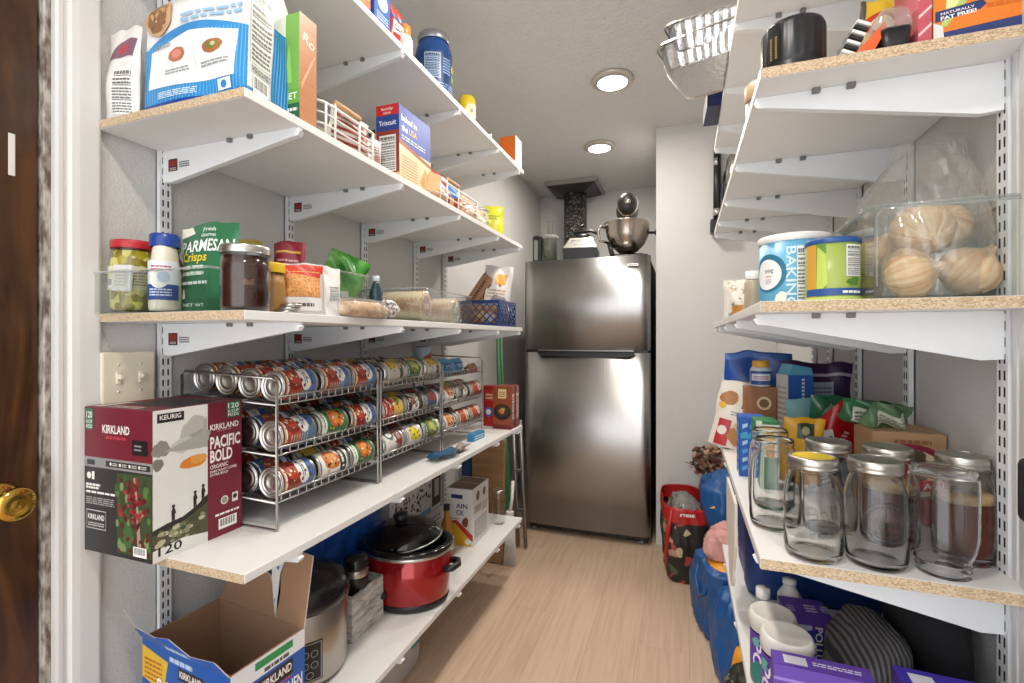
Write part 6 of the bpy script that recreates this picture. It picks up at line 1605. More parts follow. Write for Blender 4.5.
onion('topmost onion of the pile by the wall', (0.424, 1.045, A3 + 0.132), 0.044, (1.0, -0.8, 0.2))
onion('smaller pinkish onion at the back of the clear bin', (0.330, 1.125, A3 + 0.042), 0.037, (0.4, 0.5, 1.0))
mb = MB(); rings(mb, [(0.004, 0.082, 0.10, 0, 0), (0.03, 0.088, 0.118, 0, 0), (0.09, 0.089, 0.12, 0, 0), (0.15, 0.086, 0.105, 0.0, 0.0), (0.20, 0.07, 0.08, 0.012, 0.01), (0.245, 0.05, 0.05, 0.03, 0.01), (0.285, 0.045, 0.02, 0.035, 0.01)], 40, 2.8, 0.006, 28, 3, None, (True, False), levels=50, fold=0.004)
o = mb.build('produce_bag', FILM, None, (0.372, 1.03, A3 + 0.004)); tag(o, 'crinkled clear plastic bag wrapped around the onions', 'bag')

# ------------------------------------------------------------------ shelf with mason jars
GLS = glass('mason_glass', '#ffffff', 0.0, 1.33)
def mason_profile(r, h):
    out = [(0, 0.004), (r * 0.70, 0.0015), (r * 0.88, 0.0), (r * 0.97, 0.006), (r, 0.018), (r * 1.01, h * 0.35), (r, h * 0.60), (r * 0.975, h * 0.68), (r * 0.925, h * 0.755), (r * 0.855, h * 0.815), (r * 0.80, h * 0.85), (r * 0.79, h * 0.875), (r * 0.83, h * 0.882), (r * 0.83, h * 0.89), (r * 0.78, h * 0.90), (r * 0.78, h * 0.935), (r * 0.80, h * 0.94), (r * 0.80, h * 0.95), (r * 0.78, h * 0.955), (r * 0.78, h)]
    w = 0.0024
    inn = [(max(0, a - w), z) for a, z in out[::-1] if z > 0.03] + [(r - w, 0.016), (r * 0.9 - w, 0.008), (r * 0.6, 0.006), (0, 0.0075)]
    return out + inn
def mason(label, x, y, lid=None, fill=None, upside=False, r=0.0455, h=0.166, rz=0.0, emb='Ball'):
    t = thing('mason_jar', label, 'mason jar', (x, y, A4 + (h + 0.0005 if upside else 0.0005)), (PI if upside else 0, 0, rz), 'mason jars on the shelf')
    def sq(a, z):
        k = (abs(math.cos(a)) ** 3 + abs(math.sin(a)) ** 3) ** (-1 / 3)
        s_ = max(0.0, min(1.0, (h * 0.80 - z) / (h * 0.12))) * max(0.0, min(1.0, z / 0.012))
        return 1 + (k * 0.93 - 1) * 0.30 * s_
    MB().lathe(mason_profile(r, h), 56, fn=sq).build('glass', GLS, t)
    if fill:
        MB().lathe([(0, 0.009), (r * 0.80, 0.009), (r * 0.885, 0.018), (r * 0.885, h * 0.58), (0, h * 0.58)], 40, fn=sq).build('contents', fill, t)
        MB().lathe([(0, h * 0.582), (r * 0.885, h * 0.582), (r * 0.885, h * 0.66), (r * 0.7, h * 0.68), (0, h * 0.675)], 40, fn=sq).build('foam', mat('pale_foam', '#d2b07c', 0.6, var=0.2, scale=90, bump=0.4, bscale=150), t)
    if lid:
        lr = r * 0.845
        MB().lathe([(lr, h * 0.91), (lr * 1.02, h * 0.915), (lr * 1.02, h * 0.935), (lr * 0.995, h * 0.94), (lr * 1.02, h * 0.946), (lr * 1.02, h * 0.985), (lr * 0.99, h + 0.003), (lr * 0.86, h + 0.004), (lr * 0.85, h + 0.0025)], 40).build('screw_band', TIN, t)
        MB().lathe([(lr * 0.86, h + 0.0025), (lr * 0.80, h + 0.0032), (lr * 0.74, h + 0.0022), (0, h + 0.0022)], 40).build('lid_disc', lid, t)
    if emb:
        def mp(u, v, l):
            a = -PI / 2 - 0.12 + (u - 0.5) * 1.5
            rr = r * sq(a, h * 0.4) + 0.0002 + l
            z = h * 0.25 + v * h * 0.42
            return (rr * math.cos(a), rr * math.sin(a), z)
        p = Print(r * 1.5, h * 0.42, mp)
        EM = clear('embossed_lettering', '#c9ceca', 0.05, 1.6)
        if emb == 'Ball':
            p.text('Ball', 0.12, 0.42, 0.34, EM, 0.72, 0.01, rot=0.12).rect(0.12, 0.30, 0.85, 0.335, EM, 8).text('MASON', 0.18, 0.06, 0.14, EM, 0.6, 0.004)
        else:
            n = 36
            l = p._l()
            for r0, r1 in ((0.44, 0.475), (0.36, 0.38)):
                vs = [mp(0.5 + rr * math.cos(2 * PI * i / n) * 1.0, 0.5 + rr * math.sin(2 * PI * i / n) * 1.05, l) for rr in (r0, r1) for i in range(n)]
                p.mb.add(vs, [(i, (i + 1) % n, n + (i + 1) % n, n + i) for i in range(n)], EM)
            p.lines(0.260, 0.420, 0.740, 0.580, 1, EM, 21, 0.8).lines(0.3, 0.26, 0.7, 0.34, 1, EM, 3, 0.8)
        p.build(t, 'embossing')
    return t
YL = pm('#d8bb2c', 0.4)
TEA = mat('brewed_tea', '#6a2c16', 0.5, var=0.2, scale=20, spec=0.1)
mason('mason jar with a yellow disc in its lid, at the shelf corner', 0.201, 0.917, r=0.0425, h=0.160, lid=YL, rz=0.3, emb='Ball')
mason('mason jar with a round embossed seal and silver lid, in the front row', 0.288, 0.919, r=0.0425, h=0.162, lid=TIN, rz=0.2, emb='KERR')
mason('mason jar turned upside down on its mouth, in the front row', 0.374, 0.917, upside=True, r=0.0420, h=0.160, rz=0.35, emb='Ball')
mason('open mason jar standing behind the yellow-lidded jar', 0.163, 1.036, r=0.0425, rz=0.6, emb=None)
mason('open mason jar standing third in line behind the yellow-lidded jar', 0.172, 1.14, r=0.0425, rz=0.1, emb=None)
mason('mason jar with a plain silver lid behind the gap of the front jars', 0.251, 1.036, r=0.0425, lid=TIN, rz=0.5, emb=None)
mason('mason jar of brown tea with a foamy top, in the second row', 0.335, 1.012, r=0.042, lid=TIN, fill=TEA, rz=0.2, emb=None)
mason('tall jar of dark brown tea with a silver lid against the wall', 0.4285, 0.986, lid=TIN, fill=TEA, r=0.041, h=0.165, rz=0.2, emb=None)

t = carton('snack_carton', 'tan and red carton with a round emblem reading AN behind the tea jars', 'box', (0.118, 0.11, 0.176), (0.4085, 1.185, A4), 0.0, '#b08a66')
f = side(t, '-y'); f.rect(0, 0, 1, 0.36, '#a8282c').disc(0.52, 0.58, 0.30, '#8c1f3a', 1.25, 28).disc(0.52, 0.58, 0.24, '#e0d0b4', 1.25, 28).disc(0.5, 0.70, 0.11, '#5c4a34', 1.6, wob=0.1).rect(0.42, 0.45, 1, 0.64, '#c02a2c').text('AN', 0.66, 0.49, 0.11, INK, 0.26, 0.02).text('B', 0.03, 0.72, 0.16, '#b02a2c', 0.1, 0.02).lines(0.3, 0.88, 0.8, 0.93, 1, '#8a5a3a', 3, 0.8); f.build(t, 'printed_front')
SN = 'snack bags behind the mason jars'
t, p = soft('chip_bag', 'large royal blue bag standing behind the other snack bags', 'bag', 0.21, 0.31, 0.07, pm('#1f4da0', 0.28), (0.245, 1.90, A4), (0, 0, -0.12), 91, 1.8)
p.lines(0.300, 0.550, 0.700, 0.680, 1, '#a84a54', 22, 0.8).disc(0.45, 0.45, 0.07, '#c8d4e8', 1.2).rect(0.0, 0.92, 1, 0.98, '#3a6cc0', 8); p.build(t)
t, p = soft('nut_bag', 'white bag printed with almonds and crackers leaning at the shelf end', 'bag', 0.155, 0.215, 0.05, pm('#e0d9cc', 0.32), (0.150, 1.705, A4 + 0.002), (0.0, 0.2, -0.1), 92, 1.2)
p.disc(0.22, 0.74, 0.10, '#a8713c', 1.3, wob=0.05).disc(0.12, 0.62, 0.05, '#e2b53c', 1).lines(0.480, 0.720, 0.780, 0.790, 1, '#3a3a34', 23, 0.8).lines(0.480, 0.620, 0.780, 0.690, 1, '#3a3a34', 24, 0.8).lines(0.3, 0.5, 0.85, 0.58, 2, '#8aa0a8', 3).rect(0.1, 0.02, 0.35, 0.42, '#b8262c', 4, 4).disc(0.2, 0.25, 0.07, '#e2ddd0').disc(0.6, 0.22, 0.16, '#b57a3e', 1.3, wob=0.1).disc(0.75, 0.32, 0.08, '#8a5428', 1.2, wob=0.1).disc(0.5, 0.36, 0.06, '#d9b878', 1.2, wob=0.1); p.build(t)
t = carton('snack_box', 'bright blue narrow box with rows of light blue squares', 'box', (0.062, 0.065, 0.155), (0.166, 1.405, A4), 0.0, '#2358b0')
for s_ in ('-y', '-x'):
    f = side(t, s_)
    for i in range(3):
        for j in range(6):
            f.poly([(0.12 + i * 0.28, 0.1 + j * 0.14), (0.32 + i * 0.28, 0.14 + j * 0.14), (0.32 + i * 0.28, 0.2 + j * 0.14), (0.12 + i * 0.28, 0.17 + j * 0.14)], '#a9cfe8' if (i + j) % 2 else '#5aa0d4')
    f.rect(0.05, 0.64, 0.95, 0.72, '#3fa0c8').rect(0.6, 0.02, 0.95, 0.1, '#d8e0e8'); f.build(t)
t = carton('cereal_bar_box', 'green and white box showing yellow crackers beside the blue narrow box', 'box', (0.05, 0.07, 0.165), (0.183, 1.29, A4), 0.03, '#2f7d48')
f = side(t, '-y'); f.rect(0, 0.5, 1, 0.95, '#dfe0d4').disc(0.5, 0.68, 0.12, '#d9b04a', 1, wob=0.15).disc(0.6, 0.56, 0.08, '#c8923a', 1, wob=0.1).rect(0, 0, 0.25, 1, '#cfdccb'); f.build(t)
t, p = soft('cheese_pouch', 'yellow pouch with a small green badge hanging over the open jars', 'pouch', 0.082, 0.15, 0.04, pm('#dba41f', 0.35), (0.254, 1.275, A4 + 0.025), (0.05, 0.05, 0.0), 93, 1.4)
p.rect(0.06, 0.02, 0.94, 0.95, '#dba41f', 6, 6).rect(0.3, 0.70, 0.75, 0.92, '#3c4a34', 4, 3).disc(0.52, 0.81, 0.06, '#b9b48c', 1).lines(0.2, 0.25, 0.8, 0.5, 3, '#f0d890', 3); p.build(t, 'print')
t = carton('rice_cake_box', 'brown printed packet with a round badge supporting the small white bottle', 'packet', (0.085, 0.06, 0.215), (0.212, 1.60, A4), 0.0, '#8f5f3c')
side(t, '-y').disc(0.6, 0.78, 0.09, '#d8c49a').disc(0.6, 0.78, 0.06, '#7a5a3a').lines(0.1, 0.5, 0.9, 0.62, 3, '#c49a6a', 3).build(t)
t = bottle('supplement_bottle', 'small blue and white bottle with a yellow cap on top of the packets', 'bottle', (0.215, 1.60, A4 + 0.2155), [(0, 0), (0.027, 0), (0.0285, 0.003), (0.0285, 0.05), (0.022, 0.058), (0, 0.058)], pm('#cdd2da', 0.3), [(0.022, 0.057), (0.023, 0.058), (0.023, 0.074), (0.021, 0.076), (0, 0.076)], pm('#d8a23c'))
p = cyl_print(0.0286, 0.04, 0.006, -1.6, 2.6); p.rect(0, 0, 1, 1, '#2c4f8c', 14).rect(0.1, 0.3, 0.9, 0.8, '#cfd6e4', 12).lines(0.2, 0.4, 0.8, 0.7, 2, '#a84a4a', 3); p.build(t, 'label')
t = carton('milk_carton', 'tall blue and white carton with a yellow-green badge', 'carton', (0.07, 0.065, 0.255), (0.297, 1.56, A4), 0.3, '#2a5aa8')
f = side(t, '-y'); f.lines(0.530, 0.620, 0.640, 0.980, 9, '#dfe6f0', 25, 0.6).disc(0.35, 0.42, 0.06, '#c8d06a', 1.2).poly([(0.1, 0.02), (0.9, 0.25), (0.9, 0.3), (0.1, 0.08)], '#d9dee6').poly([(0.3, 0.0), (0.95, 0.16), (0.95, 0.2), (0.2, 0.02)], '#d9dee6'); f.build(t, 'printed_front')
side(t, '-x').rect(0, 0, 1, 1, '#d2cfc6').lines(0.1, 0.2, 0.9, 0.9, 12, '#a8a49a', 3).build(t, 'printed_side')
MB().prism([(-0.035, 0.255), (0.035, 0.255), (0.03, 0.275), (-0.02, 0.285)], -0.03, 0.03, axis='y').build('gable_top', pm('#5aa5c4'), t)
t, p = soft('trail_mix_pouch', 'large dark purple pouch with a pale nutrition panel, by the wall', 'pouch', 0.185, 0.29, 0.045, pm('#35204a', 0.3), (0.372, 1.665, A4), (0.03, 0, 0.1), 94, 1.2)
p.rect(0.0, 0.86, 1, 0.89, '#b9b4c4', 8).facts(0.10, 0.35, 0.36, 0.8, 4, '#5a5a6a', '#a9b0c4').rect(0.38, 0.35, 0.74, 0.8, '#a9b0c4', 6, 4).lines(0.40, 0.38, 0.72, 0.77, 9, '#6a6f84', 3).lines(0.840, 0.360, 0.950, 0.552, 9, '#d8d2e0', 26, 0.6); p.build(t)
t, p = soft('snack_bag', 'pale teal snack bag in front of the purple pouch', 'bag', 0.11, 0.20, 0.05, pm('#7fb0b4', 0.28), (0.325, 1.475, A4), (0.03, -0.1, 0.2), 95, 1.6)
p.poly([(0.1, 0.3), (0.9, 0.5), (0.9, 0.7), (0.1, 0.6)], '#a9cdd0'); p.build(t)
t, p = soft('wrap_pack', 'green plastic-wrapped roll above the red foil bag', 'packet', 0.105, 0.215, 0.045, pm('#2f6b4c', 0.2), (0.340, 1.42, A4), (0.05, 0.05, 0.2), 96, 2.4)
p.disc(0.5, 0.8, 0.10, '#7fae8c', 1.4, wob=0.1).disc(0.45, 0.78, 0.05, '#2a3a34', 1.5, wob=0.2); p.build(t)
t, p = soft('snack_bag', 'black and white striped packet left of the red foil bag', 'packet', 0.095, 0.145, 0.04, pm('#d3d1cd', 0.3), (0.312, 1.30, A4), (0.05, -0.25, 0.1), 97, 1.2)
t['label'] = 'white packet with black diagonal stripes beside the red foil bag'
p.poly([(0.05, 0.5), (0.6, 0.95), (0.75, 0.95), (0.1, 0.4)], '#2a292a').lines(0.15, 0.15, 0.85, 0.4, 5, '#55534f', 3).rect(0.8, 0.05, 0.95, 0.9, '#4a3a5c', 2, 4); p.build(t)
t, p = soft('coffee_bag', 'glossy red foil bag tilted over the mason jars', 'bag', 0.125, 0.15, 0.055, pm('#b01820', 0.18), (0.352, 1.245, A4 + 0.085), (0.55, 0.55, 0.25), 98, 2.0)
t.location = (0.315, 1.36, A4 + 0.085)
p.lines(0.410, 0.120, 0.520, 0.570, 9, '#e8c8c4', 27, 0.6); p.build(t)
t, p = soft('seasoning_packet', 'light teal packet with printed back standing by the green packets', 'packet', 0.085, 0.20, 0.03, pm('#9fbfc0', 0.35), (0.405, 1.40, A4), (0.05, 0.08, 0.2), 99)
p.facts(0.15, 0.45, 0.85, 0.9, 3, '#5a7072', '#b4cccc'); p.build(t)
for k, (x, y, z, r_, c_) in enumerate([(0.412, 1.335, 0.175, 0.5, '#356b42'), (0.432, 1.30, 0.166, 0.9, '#5c7a58')]):
    t, p = soft('dressing_packet', ['green packet lying on top of the tan and red carton', 'silver and green crinkled packet on top of the tan and red carton'][k], 'packet', 0.09, 0.055, 0.035, pm(c_, 0.25), (x - 0.05, y - 0.10 - 0.012 * k, A4 + 0.178), (0.5, 0.15, r_ - 0.5), 100 + k, 2.2)
    p.rect(0.2, 0.2, 0.8, 0.7, '#cfd4c4', 5, 3).lines(0.25, 0.3, 0.75, 0.6, 3, '#5a6a54', k); p.build(t)

# ------------------------------------------------------------------ low shelf under the jars
PUR, PUR2 = '#4b2a86', '#5a3a9c'
def tub(label, x, y, h, rz):
    t = thing('powder_tub', label, 'tub', (x, y, A5), rz, 'purple tubs with white lids')
    MB().lathe([(0, 0), (0.036, 0), (0.039, 0.004), (0.039, h - 0.03), (0, h - 0.03)], 36).build('tub_body', pm('#241c30', 0.3), t)
    MB().lathe([(0.040, h - 0.032), (0.0415, h - 0.03), (0.0425, h - 0.010), (0.040, h - 0.003), (0.037, h), (0.034, h - 0.002), (0, h - 0.002)], 40).build('lid', mat('milky_lid', '#d3d0c9', 0.45), t)
    p = cyl_print(0.0392, h - 0.040, 0.004, -1.7, 3.0)
    p.rect(0.0, 0.35, 0.38, 1.0, '#5a35a0', 10, 1).disc(0.75, 0.55, 0.32, '#5a35a0', 1.0, 24, 3).text('PO', 0.14, 0.86, 0.2, '#e4dcf0', 0.5, 0.02, rot=-PI / 2).disc(0.22, 0.24, 0.2, '#2f7a72', 1.0, wob=0.15).lines(0.720, 0.500, 0.820, 0.700, 1, '#e4dcf0', 28, 0.8).disc(0.2, 0.84, 0.08, '#5fae9c', 1.2, wob=0.2); p.build(t, 'label')
tub('dark purple tub with a milky white lid, beside the clear bottle', 0.162, 1.052, 0.137, 0.1)
tub('dark purple tub with a milky white lid, behind the flat purple box', 0.169, 0.952, 0.155, -0.2)
def purple(label, dims, loc, rot, k, tilt=(0, 0)):
    t = carton('diaper_box' if False else 'supplement_box', label, 'box', dims, loc, rot, PUR, tilt=tilt)
    f = side(t, '-y')
    if k == 0:
        f.rect(0, 0, 1, 1, PUR2).rect(0, 0.05, 0.45, 1, '#b9bcd0').disc(0.52, 0.4, 0.5, '#33389c', 0.9).text('POLLU', 0.52, 0.98, 0.16, INK, 0.8, 0.02, rot=-PI / 2).text('MO', 0.30, 0.7, 0.16, INK, 0.4, 0.02, rot=-PI / 2).disc(0.82, 0.62, 0.14, '#7fb0c0', 0.7, wob=0.2)
    else:
        f.rect(0, 0.5, 1, 1, PUR2).rect(0, 0.84, 1, 0.87, '#8f78c4').rect(0.42, 0.2, 0.82, 0.7, '#8fa3b8').disc(0.62, 0.45, 0.14, '#5a6f9c', 1.4)
    f.build(t)
    f = side(t, '+z'); f.rect(0, 0, 1, 1, PUR2 if k != 2 else '#3a2c98')
    f.lines(0.5, 0.5, 0.75, 0.8, 3, '#d8d0e8', 3).lines(0.1, 0.45, 0.25, 0.7, 3, '#b9aed4', 5).text('POLLU', 0.86, 0.78, 0.13, '#e0d8ee', 0.3, 0.02, rot=-PI / 2) if k == 0 else f.rect(0.12, 0.2, 0.36, 0.8, '#c8c8d4').lines(0.42, 0.4, 0.9, 0.7, 2, '#d8d0e8', 7)
    f.build(t, 'printed_top')
    return t
purple('purple box with big white lettering standing behind the two tubs', (0.088, 0.11, 0.082), (0.248, 1.185, A5), 0.05, 0)
purple('bright purple flat box in front of the milky-lidded tubs', (0.135, 0.036, 0.155), (0.202, 0.873, A5), -0.03, 1)
purple('violet-blue box with a white label under the dark folded cloth', (0.125, 0.06, 0.162), (0.365, 0.868, A5), -0.05, 2)
for k, (x, y) in enumerate([(0.165, 1.19), (0.232, 1.275)]):
    t = bottle('clear_bottle', ['clear bottle with a white cap beside the purple tub', 'white-capped bottle peeking out behind the lettered purple box'][k], 'bottle', (x, y, A5), [(0, 0), (0.023, 0), (0.025, 0.004), (0.025, 0.07), (0.013, 0.09), (0.012, 0.098), (0, 0.098)], clear('pet_plastic', '#d8dad6', 0.06, 1.5, haze=0.2) if k == 0 else WHITEP, [(0.014, 0.096), (0.0145, 0.098), (0.0145, 0.116 - 0.01 * k), (0, 0.117 - 0.01 * k)], WHITEP)
o = MB(); rings(o, [(0, 0.02, 0.02, 0, 0), (0.03, 0.03, 0.026, 0, 0), (0.07, 0.026, 0.022, 0, 0), (0.09, 0.01, 0.01, 0, 0)], 24, 2, 0.006, 40, 5)
o = o.build('cloth_pouch', mat('red_fabric', '#a01c24', 0.7, var=0.2), None, (0.325, 1.185, A5)); tag(o, 'small dark red cloth pouch between purple box and grey blanket', 'pouch')
NAVY = mat('navy_bag_fabric', '#15397c', 0.5, var=0.1, scale=20, bump=0.3, bscale=60)
mb = MB(); rings(mb, [(0, 0.15, 0.12, 0, 0), (0.02, 0.155, 0.125, 0, 0), (0.2, 0.156, 0.128, 0, 0), (0.27, 0.15, 0.12, 0, 0), (0.284, 0.13, 0.10, 0, 0)], 48, 8, 0.006, 14, 6)
o = mb.build('cooler_bag', NAVY, None, (0.309, 1.50, A5)); tag(o, 'big navy blue fabric bag filling the back of the low shelf', 'bag')
GREYK = ramp_mat('grey_ribbed_knit', [(0.3, '#3b3a3d'), (0.6, '#6c6a6c')], 'wave', 40, 0.9, (1, 0.25, 0.6), 0.8, 1, 0.6)
t = thing('blanket', 'folded grey ribbed blanket beside the black cloth', 'blanket', (0.308, 1.03, A5), 0.1)
mb = MB(); rings(mb, [(0, 0.052, 0.09, 0, 0), (0.03, 0.056, 0.095, 0, 0), (0.10, 0.052, 0.09, 0.004, 0.01), (0.14, 0.036, 0.085, 0.022, 0.01), (0.152, 0.014, 0.06, 0.03, 0.01)], 40, 2.8, 0.006, 22, 4); mb.build('folded_cloth', GREYK, t)
t = thing('jacket', 'black folded fleece jacket stuffed under the jar shelf', 'jacket', (0.412, 1.06, A5), 0)
BF = mat('black_fleece', '#121317', 0.95, var=0.2, bump=0.6, bscale=120)
mb = MB(); rings(mb, [(0, 0.03, 0.11, 0.01, 0.03), (0.05, 0.034, 0.12, 0.006, 0.03), (0.15, 0.040, 0.125, 0.0, 0.03), (0.19, 0.052, 0.125, -0.01, 0.03), (0.235, 0.05, 0.12, -0.008, 0.03), (0.25, 0.03, 0.10, 0.0, 0.03)], 40, 3, 0.007, 18, 5); mb.build('folded_jacket', BF, t)
t = thing('paper_liner', 'cream card flap hanging from the jar shelf edge above the blue bags', 'card', (0.1085, 1.30, A4 - TH), 0)
mb = MB(); pts = [(-0.10, 0.0), (0.12, 0.0), (0.12, -0.12)] + [(0.06 * math.cos(a) + 0.0, -0.17 + 0.06 * math.sin(a) - 0.0) for a in [-(i * PI / 8) for i in range(9)]] + [(-0.10, -0.1)]
mb.prism(pts, 0.0, 0.006, axis='x'); mb.build('card_sheet', mat('cream_card', '#d9cfc2', 0.7), t)

# ------------------------------------------------------------------ bags on the floor by the alcove wall
BAGB = mat('blue_reusable_bag', '#17528f', 0.42, var=0.15, scale=10, bump=0.5, bscale=30)
BAGO = pm('#e39a24', 0.45)
BLKFLOR = ramp_mat('black_floral', [(0.72, '#26231f'), (0.78, '#4a5038'), (0.86, '#c9bb98'), (0.94, '#a8453a')], 'voronoi', 30, 0.5)
REDB = mat('red_bag_trim', '#b0201e', 0.4)
t = thing('tote_bag', 'red-trimmed black floral tote bag full of clear packaging on the floor', 'bag', (0.0, 2.70, 0), 0.10)
mb = MB(); rings(mb, [(0, 0.09, 0.19, 0, 0), (0.03, 0.10, 0.20, 0, 0), (0.20, 0.112, 0.21, 0, 0), (0.33, 0.108, 0.205, 0, 0)], 40, 4, 0.016, 9, 7, None, (True, False), levels=30, fold=0.006); mb.build('bag_panel', BLKFLOR, t)
mb = MB(); rings(mb, [(0.30, 0.1105, 0.2075, 0, 0), (0.365, 0.110, 0.205, 0, 0), (0.372, 0.106, 0.20, 0, 0), (0.30, 0.103, 0.2, 0, 0)], 40, 4, 0.016, 9, 7, None, (False, False), levels=20, fold=0.006); mb.build('red_rim', REDB, t)
p = Print(0.1, 0.05, lambda u, v, l: (-0.05 + u * 0.1, -0.212 - l * 3, 0.325 + v * 0.04)); p.lines(0.100, 0.300, 0.800, 0.750, 1, '#e8dcd4', 29, 0.8); p.build(t, 'lettering')
MB().tube([(-0.075, -0.19, 0.36), (-0.095, -0.20, 0.25), (-0.098, -0.16, 0.12), (-0.09, -0.1, 0.05)], 0.012, 8).build('strap', REDB, t)
t = thing('food_container', 'clear crinkled packaging lying in the red-trimmed tote', 'packaging', (0.0, 2.70, 0.26), (0.15, 0.1, 0.10))
mb = MB(); rings(mb, [(-0.06, 0.05, 0.12, 0, 0), (0.0, 0.07, 0.15, 0, 0), (0.07, 0.065, 0.14, 0, 0), (0.10, 0.03, 0.08, 0, 0)], 30, 3, 0.018, 14, 8, levels=30, fold=0.012); mb.build('film_body', mat('grey_film', '#8d8c88', 0.15, var=0.35, scale=12, bump=0.6, bscale=30), t)
t = thing('shopping_bag', 'blue reusable bag with an orange diamond, stuffed behind the tote', 'bag', (0.278, 2.54, 0), 0)
mb = MB(); rings(mb, [(0, 0.13, 0.19, 0.02, 0), (0.1, 0.14, 0.2, 0.01, 0), (0.3, 0.145, 0.2, -0.02, 0), (0.42, 0.16, 0.19, -0.04, 0), (0.50, 0.15, 0.16, -0.05, 0), (0.545, 0.10, 0.10, -0.05, 0), (0.56, 0.04, 0.04, -0.04, 0)], 40, 3.2, 0.03, 7, 9, levels=46, fold=0.012); mb.build('bag_body', BAGB, t)
p = Print(0.1, 0.06, lambda u, v, l: (-0.17 + u * 0.10, -0.172 + v * 0.03 - l * 4, 0.42 + v * 0.05)); p.poly([(0.0, 0.2), (0.5, 0.75), (1.0, 0.8), (0.55, 0.3)], BAGO); p.build(t, 'orange_mark')
t = thing('dried_bouquet', 'bunch of dried brown flowers standing against the alcove wall', 'dried flowers', (0.125, 2.80, 0.515), 0)
DRY = [mat('dried_petal_%d' % i, c, 0.9, var=0.2) for i, c in enumerate(('#7a5a44', '#94705a', '#5c4636', '#b08c78', '#6c3c34'))]
R = rnd(3)
MB().tube([(0, 0, -0.1), (0.0, 0, 0.04)], 0.008, 6).build('stem', DRY[2], t)
for k in range(130):
    a, q, z = R.uniform(0, 6.28), 0.088 * R.uniform(0, 1) ** 0.5, R.uniform(-0.03, 0.10)
    mb = MB(); s_ = R.uniform(0.010, 0.019)
    mb.lathe([(0, -s_ * 0.5), (s_ * 0.6, -s_ * 0.3), (s_, 0.2 * s_), (s_ * 0.5, s_ * 0.5), (0, s_ * 0.2)], 7, fn=lambda a_, z_: 1 + 0.35 * math.sin(3 * a_))
    mb.tube([(0, 0, -s_ * 0.4), (-q * 0.5 * math.cos(a), -q * 0.5 * math.sin(a), -z - 0.01)], 0.0012, 4)
    mb.build('flower_head', DRY[k % 5], t, (q * math.cos(a), q * math.sin(a) * 0.8, z), (R.uniform(-1, 1), R.uniform(-1, 1), a))
PINK = mat('pink_cloth', '#cf9a96', 0.85, var=0.12, bump=0.4, bscale=50)
mb = MB(); rings(mb, [(0, 0.055, 0.10, 0, 0), (0.02, 0.06, 0.11, 0, 0), (0.07, 0.052, 0.10, 0.01, 0), (0.10, 0.04, 0.08, 0.02, 0.0), (0.115, 0.02, 0.04, 0.02, 0)], 30, 4, 0.016, 10, 11, levels=36, fold=0.014)
o = mb.build('cloth', PINK, None, (0.150, 2.20, 0.312)); tag(o, 'crumpled pink cloth lying on the blue bag below the shelf', 'cloth')
t = thing('shopping_bag', 'blue reusable bag with yellow edge slumped on the floor under the shelf', 'bag', (0.165, 2.16, 0), 0.25)
mb = MB(); rings(mb, [(0, 0.085, 0.15, 0, 0), (0.03, 0.10, 0.17, 0, 0), (0.15, 0.105, 0.175, 0, 0), (0.24, 0.10, 0.165, -0.005, 0), (0.285, 0.09, 0.15, -0.01, 0), (0.30, 0.06, 0.1, -0.01, 0)], 44, 4, 0.022, 8, 12, levels=40, fold=0.010); mb.build('bag_body', BAGB, t)
mb = MB(); rings(mb, [(0.278, 0.085, 0.13, -0.008, 0), (0.303, 0.07, 0.12, -0.01, 0), (0.308, 0.03, 0.06, -0.01, 0)], 40, 3, 0.015, 14, 12); mb.build('yellow_edge', BAGO, t)
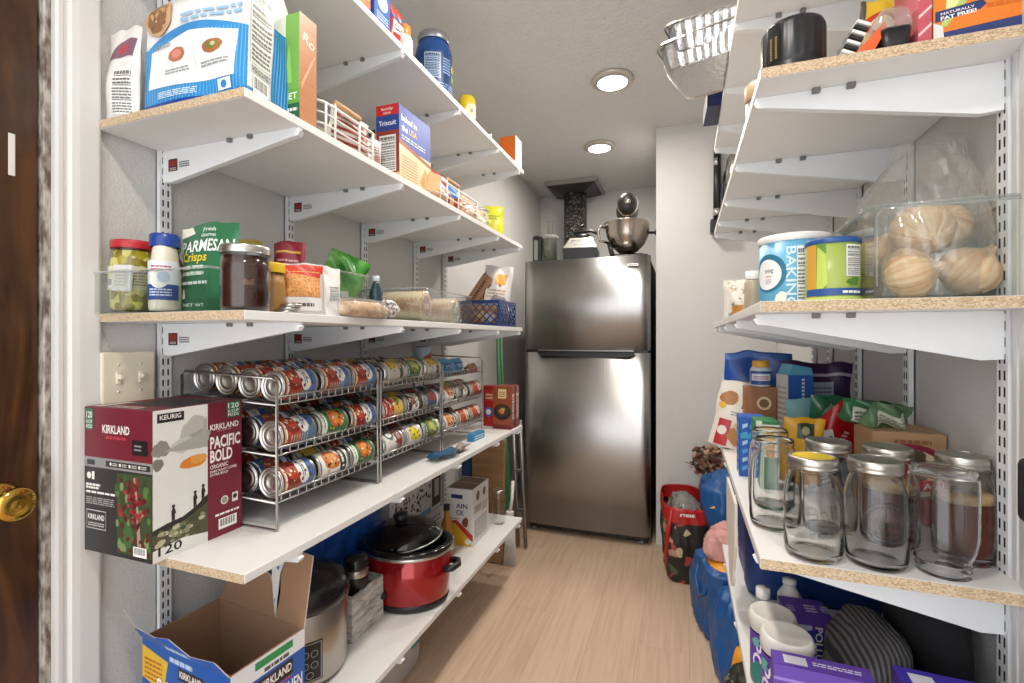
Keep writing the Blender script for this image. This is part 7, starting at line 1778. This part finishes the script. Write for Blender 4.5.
MB().tube([(-0.09, -0.10, 0.27), (-0.115, -0.09, 0.20), (-0.118, -0.03, 0.16), (-0.112, 0.04, 0.20), (-0.09, 0.06, 0.27)], 0.008, 8).build('strap', BAGB, t)
t = thing('shopping_bag', 'folded blue and orange bag lying under the low shelf end', 'bag', (0.205, 1.86, 0), 0.3)
mb = MB(); rings(mb, [(0, 0.085, 0.09, 0, 0), (0.04, 0.09, 0.10, 0, 0), (0.17, 0.085, 0.095, 0, 0.02), (0.27, 0.06, 0.08, 0, 0.03), (0.30, 0.02, 0.04, 0, 0.03)], 40, 3.4, 0.022, 9, 13, levels=40, fold=0.012); mb.build('bag_body', BAGB, t)
mb = MB(); rings(mb, [(0.06, 0.03, 0.03, -0.05, -0.085), (0.1, 0.04, 0.03, -0.045, -0.08), (0.17, 0.03, 0.03, -0.03, -0.06)], 24, 2, 0.008, 20, 3); mb.build('orange_panel', BAGO, t)
t = thing('tote_bag', 'small red and black floral bag on the floor beneath the low shelf', 'bag', (0.215, 1.655, 0), 0.1)
mb = MB(); rings(mb, [(0, 0.075, 0.08, 0, 0), (0.05, 0.085, 0.09, 0, 0), (0.12, 0.08, 0.085, 0, 0), (0.16, 0.05, 0.06, 0, 0)], 30, 2.6, 0.018, 14, 14, levels=24, fold=0.01); mb.build('bag_panel', BLKFLOR, t)
mb = MB(); rings(mb, [(0.03, 0.03, 0.03, -0.055, -0.06), (0.08, 0.038, 0.035, -0.05, -0.055), (0.12, 0.03, 0.03, -0.04, -0.05)], 24, 2, 0.01, 25, 5); mb.build('red_trim', REDB, t)

# folded step stool against the white casing
t = thing('step_stool', 'black folded step stool leaning by the white casing', 'stool', (0.40, 0.735, 0.0), 0)
SB = mat('black_rubber', '#131314', 0.6)
MB().rbox(-0.016, 0.012, -0.10, 0.034, 0.985, 1.065, 0.010, 3).build('grip', SB, t)
MB().tube([(0, -0.08, 0.0), (0, -0.085, 1.02)], 0.011, 10).build('leg', SB, t)
MB().tube([(0.03, 0.0, 0.0), (0.012, -0.05, 0.7)], 0.011, 10).build('leg', SB, t)
MB().rbox(-0.03, 0.02, -0.12, 0.01, 0.58, 0.66, 0.012, 3).build('step', SB, t)
